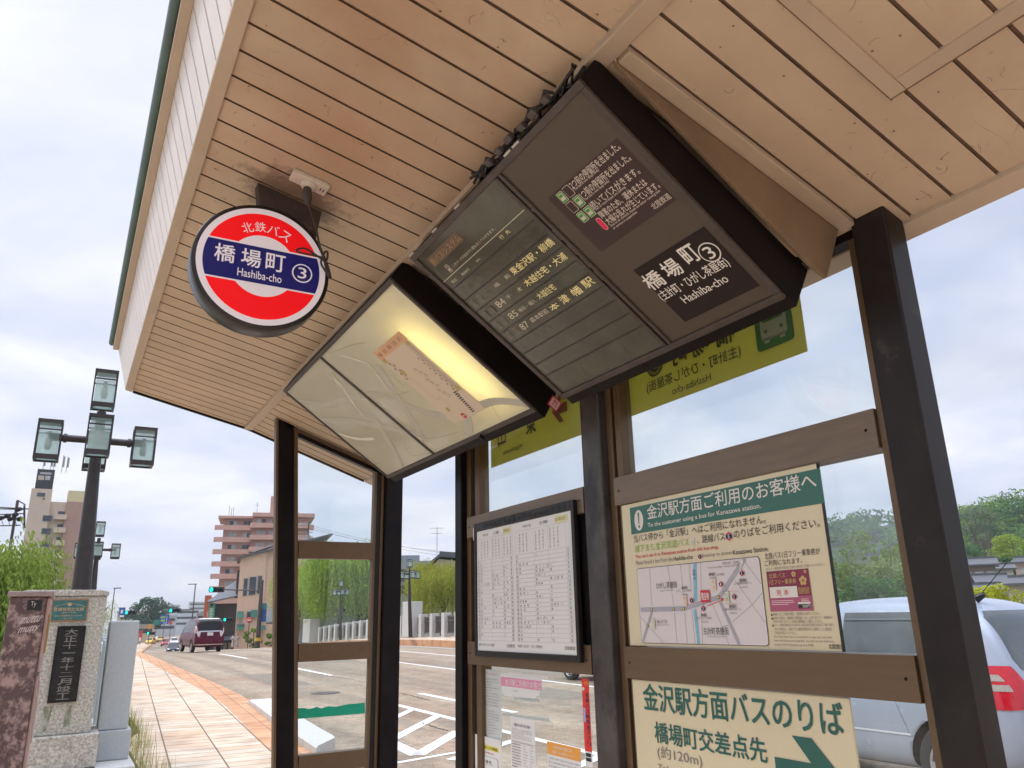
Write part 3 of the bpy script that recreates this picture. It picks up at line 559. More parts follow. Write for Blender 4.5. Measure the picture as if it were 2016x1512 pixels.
def facebox(b, ya, yb, v0, v1, lo, hi, mt):    # slab lying on the tilted face; v measured from the top edge downwards
    p = lambda y, v, h: V((FA.x, y, FA.z))-VF*v+NF_*h
    vs = [p(y, v, h) for h in (lo, hi) for v in (v0, v1) for y in (ya, yb)]
    b.add(vs, [(0, 1, 3, 2), (4, 6, 7, 5), (0, 4, 5, 1), (2, 3, 7, 6), (0, 2, 6, 4), (1, 5, 7, 3)], mt)
d1 = display('arrival_display', 'brown tilted bus arrival display with route rows and name panel', 1.222, 2.262)
b = MB(); fr = .022
for ya, yb, v0, v1 in ((1.222, 2.262, 0, fr), (1.222, 2.262, FW-fr, FW), (1.222, 1.222+fr, fr, FW-fr), (2.262-fr, 2.262, fr, FW-fr), (1.638, 1.652, fr, FW-fr), (1.660, 1.674, fr, FW-fr)): facebox(b, ya, yb, v0, v1, -.004, .008, M_frame)
b.build('frame', d1, bevel=.0025)
b = MB(); facebox(b, 1.222+fr, 1.638, fr, FW-fr, -.004, .0015, M_panelb); b.build('name_panel', d1)
M_led = mat('led_glass', (.070, .070, .049), .13, var=.25, scale=7, coat=.2, dirt=((.15, .145, .115), 2.5, .56, .4), spec=.4)
b = MB(); facebox(b, 1.674, 2.262-fr, fr, FW-fr, -.004, .0005, M_led); b.build('route_panel', d1)
for y in (1.50, 1.545, 1.86, 2.03, 2.22): b = MB(); facebox(b, y, y+.035, -.006, .002, -.004, .006, mat('clip_metal', (.45, .43, .4), .4, metal=.7, var=.2)); b.build('clip', d1)
S = Sheet(FA+NF_*.0018, UF, VF)
K_lab = INK('label_brown', (.062, .038, .038), spec=.2); K_nm = INK('name_plate_brown', (.022, .013, .013), spec=.2); K_txt = INK('label_cream', (.72, .62, .55))
S.rect(-1.578, -.376, -1.262, -.162, K_lab); S.rect(-1.540, -.690, -1.256, -.473, K_nm)
z8 = Zm(1040, 260, 6.3)
def T8(body, bl, br, h, wt=.02, z=z8, mt=K_txt):
    a, c_ = S.uv(*z(*bl)), S.uv(*z(*br)); v = (a[1]+c_[1])/2; S.text(body, a[0], v, c_[0], v+h, mt, wt)
T8('2つ前の停留所を出ました。', (565, 705), (1160, 205), .024, .012); T8('The bus is two stops away.', (590, 735), (895, 475), .0095, .004)
T8('1つ前の停留所を出ました。', (690, 830), (1290, 340), .024, .012); T8('The bus is one stop away', (715, 862), (1020, 615), .0095, .004)
T8('続いてバスがきます。', (820, 965), (1400, 500), .024, .012); T8('Two or more buses are coming.', (845, 985), (1225, 690), .0095, .004)
T8('障害のため、運休または', (930, 1075), (1490, 640), .0225, .012); T8('大幅な乱れが生じています。', (1005, 1150), (1650, 680), .0225, .012)
T8('Due to an obstacle, buses are either running late', (1040, 1180), (1650, 740), .0095, .004); T8('or service is suspended.', (1075, 1215), (1365, 1000), .0095, .004)
T8('北陸鉄道', (1570, 965), (1785, 810), .019, .006)
for (x, y), on in (((425, 805), 1), ((503, 730), 0), ((548, 925), 0), ((632, 855), 1), ((677, 1048), 1), ((762, 982), 1)):
    a, v = S.uv(*z8(x, y)); S.rrect(a-.0135, v-.017, a+.0135, v+.017, .004, K_txt, 2); S.rrect(a-.0122, v-.0157, a+.0122, v+.0157, .003, K_bus if on else K_lab, 3)
    if on: busicon(S, a-.009, v-.011, .018, .023, K_txt, K_bus, 4)
a, v = S.uv(*z8(918, 1135)); S.rrect(a-.0085, v-.022, a+.0085, v+.022, .0084, K_txt, 2); S.rrect(a-.0072, v-.0207, a+.0072, v+.0207, .0071, INK('lamp_red', (.75, .008, .09)), 3)
zr = Zm(800, 80, 2.043)
K_w2 = INK('name_white', (.80, .76, .72))
def TN(body, bl, br, h, wt): T8(body, bl, br, h, wt, zr, K_w2)
TN('橋', (993, 1010), (1050, 970), .056, .028); TN('場', (1068, 962), (1122, 925), .056, .028); TN('町', (1145, 905), (1192, 870), .056, .028)
a, v = S.uv(*zr(1220, 850)); S.ell(a, v, .031, .031, K_w2, 2); S.ell(a, v, .0275, .0275, K_nm, 3); S.text('3', a-.0125, v-.019, a+.0125, v+.019, K_w2, .02, 4)
TN('(主計町・ひがし茶屋街)', (1042, 1053), (1310, 905), .040, .012); TN('Hashiba-cho', (1125, 1057), (1300, 965), .026, .012)
S.b.build('lettering', d1)
# route rows
S = Sheet(FA+NF_*.0008, UF, VF); z7 = Zm(800, 400, 4.2)
K_led = INK('row_text_yellow', (.92, .82, .42)); K_dim = INK('row_text_dim', (.62, .57, .45)); K_lin = INK('row_line', (.022, .018, .015)); K_thin = INK('row_thin', (.085, .075, .06)); K_brn = INK('system_brown', (.22, .13, .06))
U0, U1 = -2.238, -1.676
for x, y in ((375, 720), (485, 805), (590, 890), (690, 980), (785, 1070), (880, 1155), (980, 1240), (1080, 1330), (1170, 1418)):
    v = S.uv(*z7(x, y))[1]; S.rect(U0, v-.0022, U1, v+.0022, K_lin)
for i in range(1, 12):
    u = U0+(U1-U0)*i/12; S.rect(u-.0004, -.725, u+.0004, -.20, K_thin)
v = S.uv(*z7(300, 660))[1]; S.rect(U0, v-.0012, U1, v+.0012, K_dim)
def T7(body, bl, br, tl, mt=K_led, wt=.012):
    S.tpx(body, z7(*bl), z7(*br), z7(*tl), mt, wt)
p0, p1 = S.uv(*z7(170, 465)), S.uv(*z7(410, 235)); q = S.uv(*z7(232, 535))
S.rect(p0[0], q[1], S.uv(*z7(470, 295))[0], p0[1], K_brn); S.rect(p0[0]+.002, q[1]+.002, S.uv(*z7(470, 295))[0]-.002, p0[1]-.002, INK('system_dark', (.12, .085, .05)), 2)
T7('新バスシステム', (235, 515), (462, 300), (190, 468), INK('system_text', (.42, .24, .10)), .02)
a, v = S.uv(*z7(350, 537)); S.rrect(a-.011, v-.016, a+.011, v+.016, .004, K_dim, 2); S.rrect(a-.0095, v-.0145, a+.0095, v+.0145, .003, K_thin, 3); busicon(S, a-.007, v-.011, .014, .021, K_dim, K_thin, 4)
T7('このマークが出ますと間もなくバスがきます。', (395, 530), (740, 215), (378, 510), K_dim, .008)
T7('接近', (390, 665), (425, 633), (370, 645), K_dim); T7('路線番号', (470, 600), (527, 548), (455, 583), K_dim); T7('(経由)', (588, 492), (618, 462), (575, 475), K_dim)
T7('行', (790, 303), (815, 278), (765, 275), K_led); T7('先', (838, 260), (865, 237), (815, 235), K_led); T7('障害', (1032, 85), (1060, 58), (1015, 65), K_dim)
T7('鳴', (748, 700), (782, 672), (722, 672), K_dim); T7('和', (832, 632), (866, 605), (805, 605), K_dim)
T7('東金沢駅・柳橋', (900, 600), (1232, 330), (855, 545), K_led, .02)
T7('84', (775, 868), (832, 822), (738, 818), K_dim, .02); T7('千', (852, 800), (880, 776), (825, 768), K_dim); T7('木', (938, 738), (968, 712), (910, 705), K_dim); T7('木越住宅・大浦', (1010, 695), (1340, 450), (968, 640), K_led, .02)
T7('85', (875, 962), (935, 920), (842, 915), K_dim, .02); T7('鳴和・福久', (950, 905), (1082, 812), (927, 873), K_dim, .006); T7('木越住宅', (1112, 800), (1247, 705), (1072, 752), K_led, .016)
T7('87', (975, 1052), (1027, 1010), (942, 1000), K_dim, .02); T7('森本駅前', (1050, 992), (1182, 895), (1025, 955), K_dim, .012)
for ch, bl, br, tl in (('本', (1215, 895), (1275, 850), (1178, 852)), ('津', (1310, 840), (1365, 800), (1262, 775)), ('幡', (1405, 775), (1470, 728), (1355, 715)), ('駅', (1495, 710), (1568, 655), (1450, 645))): T7(ch, bl, br, tl, K_led, .022)
for x, y, o in ((562, 828, .8), (612, 787, .8), (664, 918, .35), (708, 878, .35), (760, 1008, .8), (808, 970, .8), (857, 1095, .8), (912, 1052, .8)):
    a, v = S.uv(*z7(x, y)); mt = K_dim if o > .5 else K_thin; S.rrect(a-.012, v-.015, a+.012, v+.015, .005, mt, 2); S.rrect(a-.011, v-.014, a+.011, v+.014, .004, K_lin if o > .5 else M_led, 3); S.rrect(a-.0109, v-.0139, a+.0109, v+.0139, .004, INK('cell_grey', (.14, .138, .108)), 4)
for x, y, rd in ((1258, 258, 0), (1378, 372, 0), (1490, 485, 1), (1602, 592, 1)):
    a, v = S.uv(*z7(x, y)); S.rrect(a-.0095, v-.021, a+.0095, v+.021, .0094, K_dim, 2); S.rrect(a-.0080, v-.0195, a+.0080, v+.0195, .0079, INK('cell_grey', (.14, .138, .108)), 3)
    if rd: S.rrect(a-.0055, v-.0185, a+.0055, v+.002, .005, INK('cell_red', (.22, .05, .035)), 4)
S.b.build('route_rows', d1)
# lit map box
d2 = display('route_map_box', 'lit cream route map box beyond the arrival display', 2.452, 4.06)
b = MB()
for ya, yb, v0, v1 in ((2.452, 4.06, 0, .02), (2.452, 4.06, FW-.02, FW), (2.452, 2.468, .02, FW-.02), (4.044, 4.06, .02, FW-.02), (3.393, 3.411, .02, FW-.02)): facebox(b, ya, yb, v0, v1, -.004, .008, M_frame)
b.build('frame', d2, bevel=.0025)
def acrylic():
    m = bpy.data.materials.new('lit_acrylic'); m.use_nodes = True; t = m.node_tree; b = t.nodes['Principled BSDF']
    b.inputs['Roughness'].default_value = .13; b.inputs['Coat Weight'].default_value = .5; b.inputs['Coat Roughness'].default_value = .04
    g = nd(t, 'ShaderNodeNewGeometry'); n = nd(t, 'ShaderNodeTexNoise'); n.inputs['Scale'].default_value = 3; n.inputs['Detail'].default_value = 6; t.links.new(g.outputs['Position'], n.inputs['Vector'])
    r = nd(t, 'ShaderNodeValToRGB'); r.color_ramp.elements[0].position = .3; r.color_ramp.elements[1].position = .7; r.color_ramp.elements[0].color = (.74, .72, .62, 1); r.color_ramp.elements[1].color = (.86, .84, .75, 1); t.links.new(n.outputs[0], r.inputs[0]); t.links.new(r.outputs[0], b.inputs['Base Color'])
    tl = nd(t, 'ShaderNodeBsdfTranslucent'); tl.inputs[0].default_value = (.90, .86, .66, 1); mx = nd(t, 'ShaderNodeMixShader'); mx.inputs[0].default_value = .42
    o = t.nodes['Material Output']; t.links.new(b.outputs[0], mx.inputs[1]); t.links.new(tl.outputs[0], mx.inputs[2]); t.links.new(mx.outputs[0], o.inputs[0]); return m
M_acr = acrylic()
b = MB()
for ya, yb in ((2.468, 3.393), (3.411, 4.044)): facebox(b, ya, yb, .02, FW-.02, -.0005, .001, M_acr)
b.build('map_panel', d2)
# the case of this box is hollow so the tube inside can glow through the panel
bpy.data.objects.remove([c_ for c_ in d2.children if c_.name.startswith('case')][0])
inn = mat('case_inside', (.5, .48, .42), .7, var=0); q = [FA-NF_*.002, V((.957, 0, 2.885)), V((1.619, 0, 2.467)), V((1.553, 0, 2.349)), FB-NF_*.002]
b = MB()
for p, r_ in zip(q, q[1:]):
    dirn = (r_-p); nn = V((-dirn.z, 0, dirn.x)).normalized()*.003
    b.prism([p+V((0, 2.456, 0)), r_+V((0, 2.456, 0)), r_+nn+V((0, 2.456, 0)), p+nn+V((0, 2.456, 0))], (0, 1.6, 0), M_case)
    cen = V((1.24, 0, 2.59)); sg_ = 1 if (cen-p).dot(nn) > 0 else -1; off = nn*(1.25 if sg_ > 0 else -.25); e0, e1 = p+(r_-p)*.03, p+(r_-p)*.97; b.poly([e0+off+V((0, 2.46, 0)), e1+off+V((0, 2.46, 0)), e1+off+V((0, 4.05, 0)), e0+off+V((0, 4.05, 0))], inn)
for y in (2.452, 4.056): b.prism([p+V((0, y, 0)) for p in q], (0, .004, 0), M_case)
b.build('case', d2)
b = MB(); p = lambda y, v, h: V((FA.x, y, FA.z))-VF*v+NF_*h
b.tube([p(2.672, .17, -.07), p(2.585, .62, -.07)], .013, mat('lamp_tube', (1, .93, .6), .5, var=0, emit=(1, .88, .50), es=31), 12); b.build('lamp_tube', d2)
S = Sheet(FA+NF_*.0012, UF, VF)
K_map = INK('map_paper', (.66, .55, .43)); K_ml = INK('map_line', (.30, .25, .20)); K_mh = INK('map_head', (.72, .42, .24)); K_my = INK('map_key', (.50, .42, .12))
z9 = Zm(560, 540, 3.6); K_b1 = INK('map_band', (.50, .485, .41)); K_b2 = INK('map_street', (.72, .70, .62)); K_b3 = INK('map_thin', (.42, .39, .31))
def mcurve(pts, wd, mt, lay=1):
    q = [V((*S.uv(*z9(*p)), 0)) for p in pts]; cu = []
    for i in range(len(q)-1):
        p0, p1, p2, p3 = q[max(i-1, 0)], q[i], q[i+1], q[min(i+2, len(q)-1)]
        for k_ in range(6): t = k_/6; c = .5*((2*p1)+(p2-p0)*t+(2*p0-5*p1+4*p2-p3)*t*t+(3*p1-p0-3*p2+p3)*t**3); cu.append((min(-2.47, max(-4.043, c.x)), min(-.021, max(-.732, c.y))))
    for k_ in range(len(cu)-1): S.line(cu[k_:k_+2], wd, mt, lay+k_*.004)
mcurve([(60, 890), (300, 925), (450, 880), (640, 850), (820, 905), (1020, 985), (1260, 985), (1480, 900), (1740, 920)], .040, K_b1); mcurve([(200, 1040), (430, 1035), (640, 1070), (830, 1110), (1010, 1150)], .046, K_b1, 1.3)
mcurve([(660, 640), (800, 860), (930, 1070), (1010, 1200)], .036, K_b1, 1.6); mcurve([(640, 1020), (760, 1220), (850, 1400)], .042, K_b1, 1.9); mcurve([(1290, 980), (1310, 1170)], .05, K_b1, 2.0); mcurve([(330, 690), (400, 790), (540, 1010)], .020, K_b1, 2.1)
mcurve([(300, 715), (395, 775), (480, 900), (580, 1030)], .013, K_b2, 2.3); mcurve([(400, 570), (560, 620), (620, 660), (760, 850)], .011, K_b2, 2.4); mcurve([(390, 1130), (520, 1165), (650, 1160)], .022, K_b2, 2.5); mcurve([(700, 1180), (880, 1430)], .004, K_b2, 2.5)
for pts in ([(700, 830), (800, 850), (900, 820)], [(560, 850), (640, 930), (760, 960)], [(840, 1080), (1000, 1160), (1150, 1140), (1250, 1110)], [(480, 1310), (530, 1350), (620, 1350), (690, 1330)], [(850, 1200), (900, 1280), (1000, 1270), (1080, 1260)], [(330, 560), (480, 500), (600, 480)], [(960, 1100), (1010, 1260)], [(1450, 900), (1560, 1060), (1640, 1100)], [(1500, 1180), (1560, 1100), (1750, 1010)], [(640, 700), (760, 720), (860, 800)]): mcurve(pts, .0022, K_b3, 2.6)
S.b.build('map_print', d2); S.b = MB()
S.rect(-3.005, -.645, -2.708, -.168, K_map, 4); S_l2 = S.P; S.P = lambda a, b, lay=1: S_l2(a, b, lay+3.5)
S.rect(-3.005, -.215, -2.708, -.168, K_mh, 2)
for i, tx_ in enumerate(('系統', '案内', '路線', '方面', '番号')): S.text(tx_, -2.99+i*.055, -.203, -2.955+i*.055, -.180, K_ml, .006, 3)
u = -2.735
for k_ in range(17): S.rect(u-.018, -.235-k_*.0155, u+.006, -.2455-k_*.0155, K_ml, 2); S.rect(u-.016, -.237-k_*.0155, u+.004, -.2435-k_*.0155, K_map, 3)
for k_ in range(15): S.rect(-2.772+(k_ % 2)*.012, -.30-k_*.016, -2.762+(k_ % 2)*.012, -.309-k_*.016, K_ml, 2)
S.line([(-2.975, -.235), (-2.975, -.33), (-2.94, -.36), (-2.94, -.50), (-2.90, -.50), (-2.90, -.56)], .0012, K_ml, 2)
for k_ in range(7): S.rect(-2.985+(k_ % 2)*.02, -.245-k_*.016, -2.972+(k_ % 2)*.02, -.255-k_*.016, K_ml, 2)
for k_ in range(9): S.rect(-2.87+(k_ % 3)*.012, -.33-k_*.022, -2.85+(k_ % 3)*.012, -.342-k_*.022, K_ml, 2); S.rect(-2.868+(k_ % 3)*.012, -.332-k_*.022, -2.852+(k_ % 3)*.012, -.340-k_*.022, K_map, 3)
for k_ in range(11): S.rect(-2.79-k_*.002, -.51-k_*.0115, -2.765-k_*.002, -.516-k_*.0115, K_blk, 2)
for a, v in ((-2.735, -.228), (-2.99, -.226), (-2.955, -.315), (-2.94, -.565), (-2.735, -.505)): S.rect(a-.012, v-.011, a+.012, v+.011, K_my, 4)
S.rect(-2.895, -.640, -2.870, -.612, K_red, 4); S.rect(-2.892, -.629, -2.873, -.623, K_map, 5)
S.P = S_l2; S.b.build('route_strip', d2)
b = MB(); facebox(b, 2.90, 2.912, FW-.012, FW+.012, .008, .022, M_dark); b.build('latch', d2)
# side cover of the arrival display
b = MB(); b.prism([(.985, 1.196, zb_(.985)+.004), (1.742, 1.196, zb_(1.742)+.004), (1.655, 1.196, 2.440), (1.590, 1.196, 2.47), (1.0, 1.196, 2.862)], (0, .012, 0), mat('cover_brown', (.23, .155, .095), .5, var=.18, scale=6)); b.build('side_cover', d1, bevel=.002)
b = MB(); b.box((.985, 1.186, 2.86), (.99, 1.19, 2.87), M_trim)
slopebar(b, 1.0, 1.745, 1.150, 1.1945, zb_, .014, .004, M_trim); b.build('cover_trim', ROOF, bevel=.002)
# bundle of cables hanging between the ridge and the display
cbn = thing('cable_bundle', 'black cables and connectors bunched above the arrival display', 'cables', (.90, 1.5, 2.85))
M_cb = mat('black_cable', (.012, .010, .010), .45, var=.3); random.seed(3)
for k_ in range(5):
    pts = [V((.918+random.uniform(-.02, .02), 1.24+i*.042, 2.862+random.uniform(-.03, .012))) for i in range(14)]
    MB().tube(pts, random.uniform(.003, .0055), M_cb, 6).build('cable', cbn)
for i in range(6):
    y = 1.36+i*.062; MB().obox((.902+random.uniform(-.008, .008), y, 2.838), (.009, 0, -.004), (0, .014, random.uniform(-.004, .004)), (.004, 0, .008), mat('connector_grey', (.09, .08, .075), .5, var=.2)).build('connector', cbn, bevel=.003)

# yellow name boards outside the glass, read backwards from inside
def yel():
    m = bpy.data.materials.new('yellow_board'); m.use_nodes = True; t = m.node_tree; t.nodes.clear(); o = nd(t, 'ShaderNodeOutputMaterial')
    d = nd(t, 'ShaderNodeBsdfDiffuse'); d.inputs[0].default_value = (.50, .48, .13, 1); l = nd(t, 'ShaderNodeBsdfTranslucent'); l.inputs[0].default_value = (.62, .58, .15, 1); mx = nd(t, 'ShaderNodeMixShader'); mx.inputs[0].default_value = .66
    t.links.new(d.outputs[0], mx.inputs[1]); t.links.new(l.outputs[0], mx.inputs[2]); t.links.new(mx.outputs[0], o.inputs[0]); return m
M_yel = yel(); K_ygr = INK('board_green', (.035, .15, .03)); K_ydk = INK('board_dark', (.06, .06, .015)); K_yrd = INK('board_red', (.26, .06, .04)); K_ysv = INK('board_pale', (.36, .38, .26))
def yboard(name, label, ya, yb, fill):
    t = thing(name, label, 'sign board', (1.85, (ya+yb)/2, 2.34))
    MB().box((1.846, ya, 2.342), (1.850, yb, 2.60), M_yel).build('board', t)
    for side in (0, 1):       # the print shows on both faces
        S = Sheet((1.8504 if side else 1.8456, ya, 2.342), (0, 1, 0), (0, 0, 1))
        if not side: S.n = -S.n
        fill(S); S.b.build('lettering', t)
        if fill is f2: S.b = MB(); S.b.poly([S.P(*p) for p in ((.10, .13), (.10, .175), (.165, .175), (.13, .215), (.165, .215), (.225, .152), (.165, .09), (.13, .09), (.165, .13))], K_yrd); S.b.build('arrow', t)
def f1(S):
    S.rrect(.035, .052, .185, .235, .014, K_ygr); busicon(S, .058, .072, .105, .138, K_ysv, K_ygr, 2)
    for ch, y in (('橋', .315), ('場', .435), ('町', .55)): S.text(ch, y-.04, .125, y+.045, .215, K_ydk, .03)
    S.ell(.685, .165, .048, .048, K_ydk, 2); S.ell(.685, .165, .043, .043, M_yel, 3); S.text('3', .665, .135, .705, .195, K_ydk, .02, 4)
    S.text('(主計町・ひがし茶屋街)', .255, .058, .74, .108, K_ydk, .012); S.text('Hashiba-cho', .40, .022, .60, .048, K_ydk, .006)
def f2(S):
    S.text('次は', -.0+.03, .18, .085, .21, K_ydk, .01); S.text('東', .37, .095, .46, .20, K_ydk, .03); S.text('山', .66, .095, .745, .20, K_ydk, .03); S.text('Higashiyama', .50, .035, .69, .066, K_ydk, .006)
yboard('stop_name_board', 'yellow board with green bus mark seen back to front above the notice', 1.440, 2.337, f1)
yboard('next_stop_board', 'yellow board with red arrow seen back to front behind the timetable', 2.628, 3.452, f2)

# timetable frame on the rear rails
tt = thing('timetable_frame', 'dark framed bus timetable hung on the rails of the glass wall', 'timetable', (1.73, 3.05, 1.43))
ty0, ty1, tz0, tz1 = 2.555, 3.440, 1.430, 2.048; tx = 1.735
b = MB()
for lo, hi in (((tx, ty0, tz0), (1.7565, ty0+.022, tz1)), ((tx, ty1-.022, tz0), (1.7565, ty1, tz1)), ((tx, ty0+.022, tz0), (1.7565, ty1-.022, tz0+.026)), ((tx, ty0+.022, tz1-.04), (1.7565, ty1-.022, tz1))): b.box(lo, hi, mat('timetable_frame_paint', (.022, .017, .016), .35, var=.3, scale=10, dirt=((.20, .18, .17), 10, .62, .6), spec=.25))
b.build('frame', tt, bevel=.003)
MB().box((1.742, ty0+.02, tz0+.024), (1.755, ty1-.02, tz1-.038), K_paper).build('backing', tt)
b = MB(); random.seed(11)   # torn black tape on the top rail
for i in range(16): y = ty1-.1-i*.046; b.box((tx-.0012, y-.038, tz1-.034+random.uniform(0, .008)), (tx-.0002, y, tz1-.010+random.uniform(-.008, .006)), M_black)
b.build('tape', tt)
S = Sheet((1.7412, ty1-.024, tz0+.026), (0, -1, 0), (0, 0, 1)); W_, H_ = ty1-ty0-.048, tz1-tz0-.068
K_tt = INK('timetable_ink', (.22, .21, .21)); K_tl = INK('timetable_line', (.56, .55, .55)); K_tp = INK('timetable_pink', (.72, .52, .54)); random.seed(5)
for x0, x1 in ((.012, W_*.425), (W_*.455, W_-.012)):
    wd = x1-x0; cols = [0, .07, .40, .72, .93, 1] if x0 < .1 else [0, .05, .36, .62, .92, 1]; yb_, yt_ = .045, H_*.745; rows = 21
    for c_ in cols: S.rect(x0+wd*c_-.0006, yb_, x0+wd*c_+.0006, H_*.93, K_tl)
    for r_ in range(rows+1): z = yb_+(yt_-yb_)*r_/rows; S.rect(x0, z-.0006, x1, z+.0006, K_tl)
    S.rect(x0, H_*.93-.0006, x1, H_*.93+.0006, K_tl)
    hr = (yt_-yb_)/rows
    for r_ in range(rows):
        z = yt_-hr*(r_+1)+hr*.2
        for c_ in (.012, .945): S.text(str(5+r_), x0+wd*c_, z, x0+wd*c_+(.008 if r_ < 5 else .013), z+hr*.6, K_tt, .02)
        for c_ in (1, 2, 3):
            n_ = random.choice((0, 1, 1, 2, 3, 4)) if 1 < r_ < 18 else random.choice((0, 0, 1)); a = x0+wd*(cols[c_]+.02)
            for k_ in range(n_):
                if a+.016 < x0+wd*cols[c_+1]: S.text('%02d' % random.randint(1, 59), a, z, a+.012, z+hr*.55, K_tt if random.random() < .7 else K_tp, .008)
                a += random.choice((.021, .03))
    for c_ in (1, 2, 3):
        for k_ in range(3): S.text('\n'.join(random.choice('金沢駅方面行経由鳴和森本木越') for _ in range(6)), x0+wd*cols[c_]+.012+k_*.03, H_*.76, x0+wd*cols[c_]+.021+k_*.03, H_*.91, K_tt, .006)
    for c_, tx_ in ((.15, '平日(月~金)'), (.46, '土曜'), (.76, '日祝日')):
        if c_ > .7: S.rect(x0+wd*(c_-.02), H_*.937, x0+wd*(c_+.2), H_*.985, INK('timetable_yellow', (.80, .74, .36)))
        S.text(tx_, x0+wd*c_, H_*.948, x0+wd*(c_+.16), H_*.974, K_tt, .01)
    S.text('橋場町 主計町・ひがし茶屋街', x0, .020, x0+wd*.45, .032, K_tt, .006); S.text('北陸鉄道', x1-.075, .018, x1, .032, K_tt, .012)
S.b.build('timetable_print', tt)
MB().box((1.776, 2.5125, 1.494), (1.7955, 3.44, 1.9905), mat('poster_back', (.012, .011, .011), .5, var=.4, scale=30, spec=.2)).build('back_board', tt)
MB().box((1.736, 3.4405, 1.97), (1.742, 3.448, 2.03), K_lpink).build('tag', tt)

# big cream notice
M_cream = mat('cream_board', (.73, .64, .43), .35, var=.03, scale=3, coat=.2)
nb = thing('information_board', 'cream notice with green heading and street map between the two rails', 'notice board', (1.77, 1.84, 1.49))
BX = 1.768
MB().box((BX, 1.402, 1.496), (BX+.008, 2.285, 1.989), M_cream).build('board', nb, bevel=.002)
MB().box((BX-.0005, 1.3985, 1.496), (BX+.009, 1.4018, 1.989), K_blk).build('board_edge', nb)
S = Sheet((BX-.0008, 2.285, 1.496), (0, -1, 0), (0, 0, 1)); z1 = Zm(1230, 900, 6.874); z2 = Zm(1240, 1080, 7.2); z3 = Zm(1480, 1060, 6.3); z0 = Zm(1220, 880, 2.3926)
K_gh = INK('heading_green', (.045, .165, .135)); K_brk = INK('notice_ink', (.055, .04, .04)); K_pw = INK('notice_white', (.78, .74, .70))
a0 = S.uv(*z1(68, 690)); a1 = S.uv(*z1(92, 1048)); a2 = S.uv(*z0(945, 105)); S.rect(a0[0], a1[1], a2[0], a0[1], K_gh)
a, v = S.uv(*z1(193, 855)); S.ell(a, v, .0245, .0365, K_pw, 2)
S.b.poly([S.P(a+x, v+y, 3) for x, y in ((-.004, .027), (.005, .027), (.0025, -.012), (-.0015, -.012))], K_gh); S.ell(a+.0005, v-.0225, .0042, .0055, K_gh, 3, 16)
def T(z, body, bl, br, h, mt=K_brk, wt=.012, lay=2):
    a, c_ = S.uv(*z(*bl)), S.uv(*z(*br)); v = (a[1]+c_[1])/2; S.text(body, a[0], v, c_[0], v+h, mt, wt, lay)
T(z0, '金沢駅方面ご利用のお客様へ', (133, 345), (930, 192), .049, K_pw, .016); T(z1, 'To the customer using a bus for Kanazawa station.', (318, 968), (1850, 705), .0185, K_pw, .018)
T(z0, '当バス停から「金沢駅」へはご利用になれません。', (68, 450), (690, 362), .027, K_brk, .006)
T(z1, '城下まち金沢周遊バス', (140, 1295), (870, 1200), .026, K_lime, .006); T(z0, '、路線バス', (365, 458), (498, 440), .026, K_brk, .006); T(z0, 'のりばをご利用ください。', (540, 430), (945, 380), .026, K_brk, .006)
a, v = S.uv(*z1(920, 1152)); S.rrect(a-.009, v-.013, a+.009, v+.013, .002, K_pw, 2); S.text('LL', a-.006, v+.001, a+.005, v+.010, K_lime, .01, 3); S.text('10', a-.005, v-.010, a+.006, v-.001, K_lime, .01, 3)
def badge(px, num, r=.0125):
    a, v = S.uv(*px); S.ell(a, v, r, r, K_pw, 2, 24); S.ell(a, v, r*.9, r*.9, K_red, 3, 24); S.rect(a-r*.92, v-r*.42, a+r*.92, v+r*.42, K_navy, 4); S.text(num, a-r*.25, v-r*.4, a+r*.25, v+r*.4, K_pw, .03, 5)
badge(z1(1415, 1073), '5', .0142); badge(z1(1022, 1347), '5', .0085)
T(z1, "You can't use it to Kanazawa station from this bus stop.", (150, 1388), (1275, 1250), .0155, K_red, .012); T(z1, 'Please board a bus from the', (155, 1465), (652, 1405), .0150, K_grey, .0); T(z1, 'Hashiba-cho', (668, 1405), (925, 1378), .0140, K_brk, .016)
T(z0, 'busstop to access', (393, 527), (530, 508), .0150, K_grey, 0); T(z0, 'Kanazawa Station.', (536, 508), (703, 490), .0140, K_brk, .016)
# street map
m0 = S.uv(*z2(100, 280)); m1 = S.uv(*z2(1960, 1385)); mt_ = S.uv(*z2(1800, 110))[1]; S.rrect(m0[0], m1[1], S.uv(*z2(1975, 1300))[0], mt_, .012, K_brk, 2); S.rrect(m0[0]+.0018, m1[1]+.0018, S.uv(*z2(1975, 1300))[0]-.0018, mt_-.0018, .011, K_pale, 3)
uz = lambda *p: [S.uv(*z2(*q)) for q in p]
c0 = V((m0[0]+.0018, m1[1]+.0018)); c1 = V((S.uv(*z2(1975, 1300))[0]-.0018, mt_-.0018))
def clipl(pts, wd, mt, lay): S.line([(min(max(a, c0.x+wd/2), c1.x-wd/2), min(max(v, c0.y), c1.y)) for a, v in pts], wd, mt, lay)
for p in (((285, 280), (320, 810)), ((545, 250), (630, 810)), ((725, 230), (780, 820)), ((850, 215), (875, 560)), ((640, 910), (675, 1340)), ((785, 900), (825, 1345)), ((150, 960), (240, 1060), (490, 1345)), ((885, 870), (935, 1350)), ((1010, 190), (1020, 600)), ((1020, 830), (1040, 1350)), ((1180, 790), (1320, 1115), (1400, 1085)), ((1320, 1115), (1415, 1360)), ((1500, 450), (1740, 790), (1925, 1050)), ((1640, 190), (1870, 500)), ((1460, 1040), (1740, 800), (1885, 625))): clipl(uz(*p), .0022, K_road, 4)
clipl(uz((930, 205), (940, 740)), .0145, K_river, 5); clipl(uz((930, 860), (985, 1352)), .0125, K_river, 5)
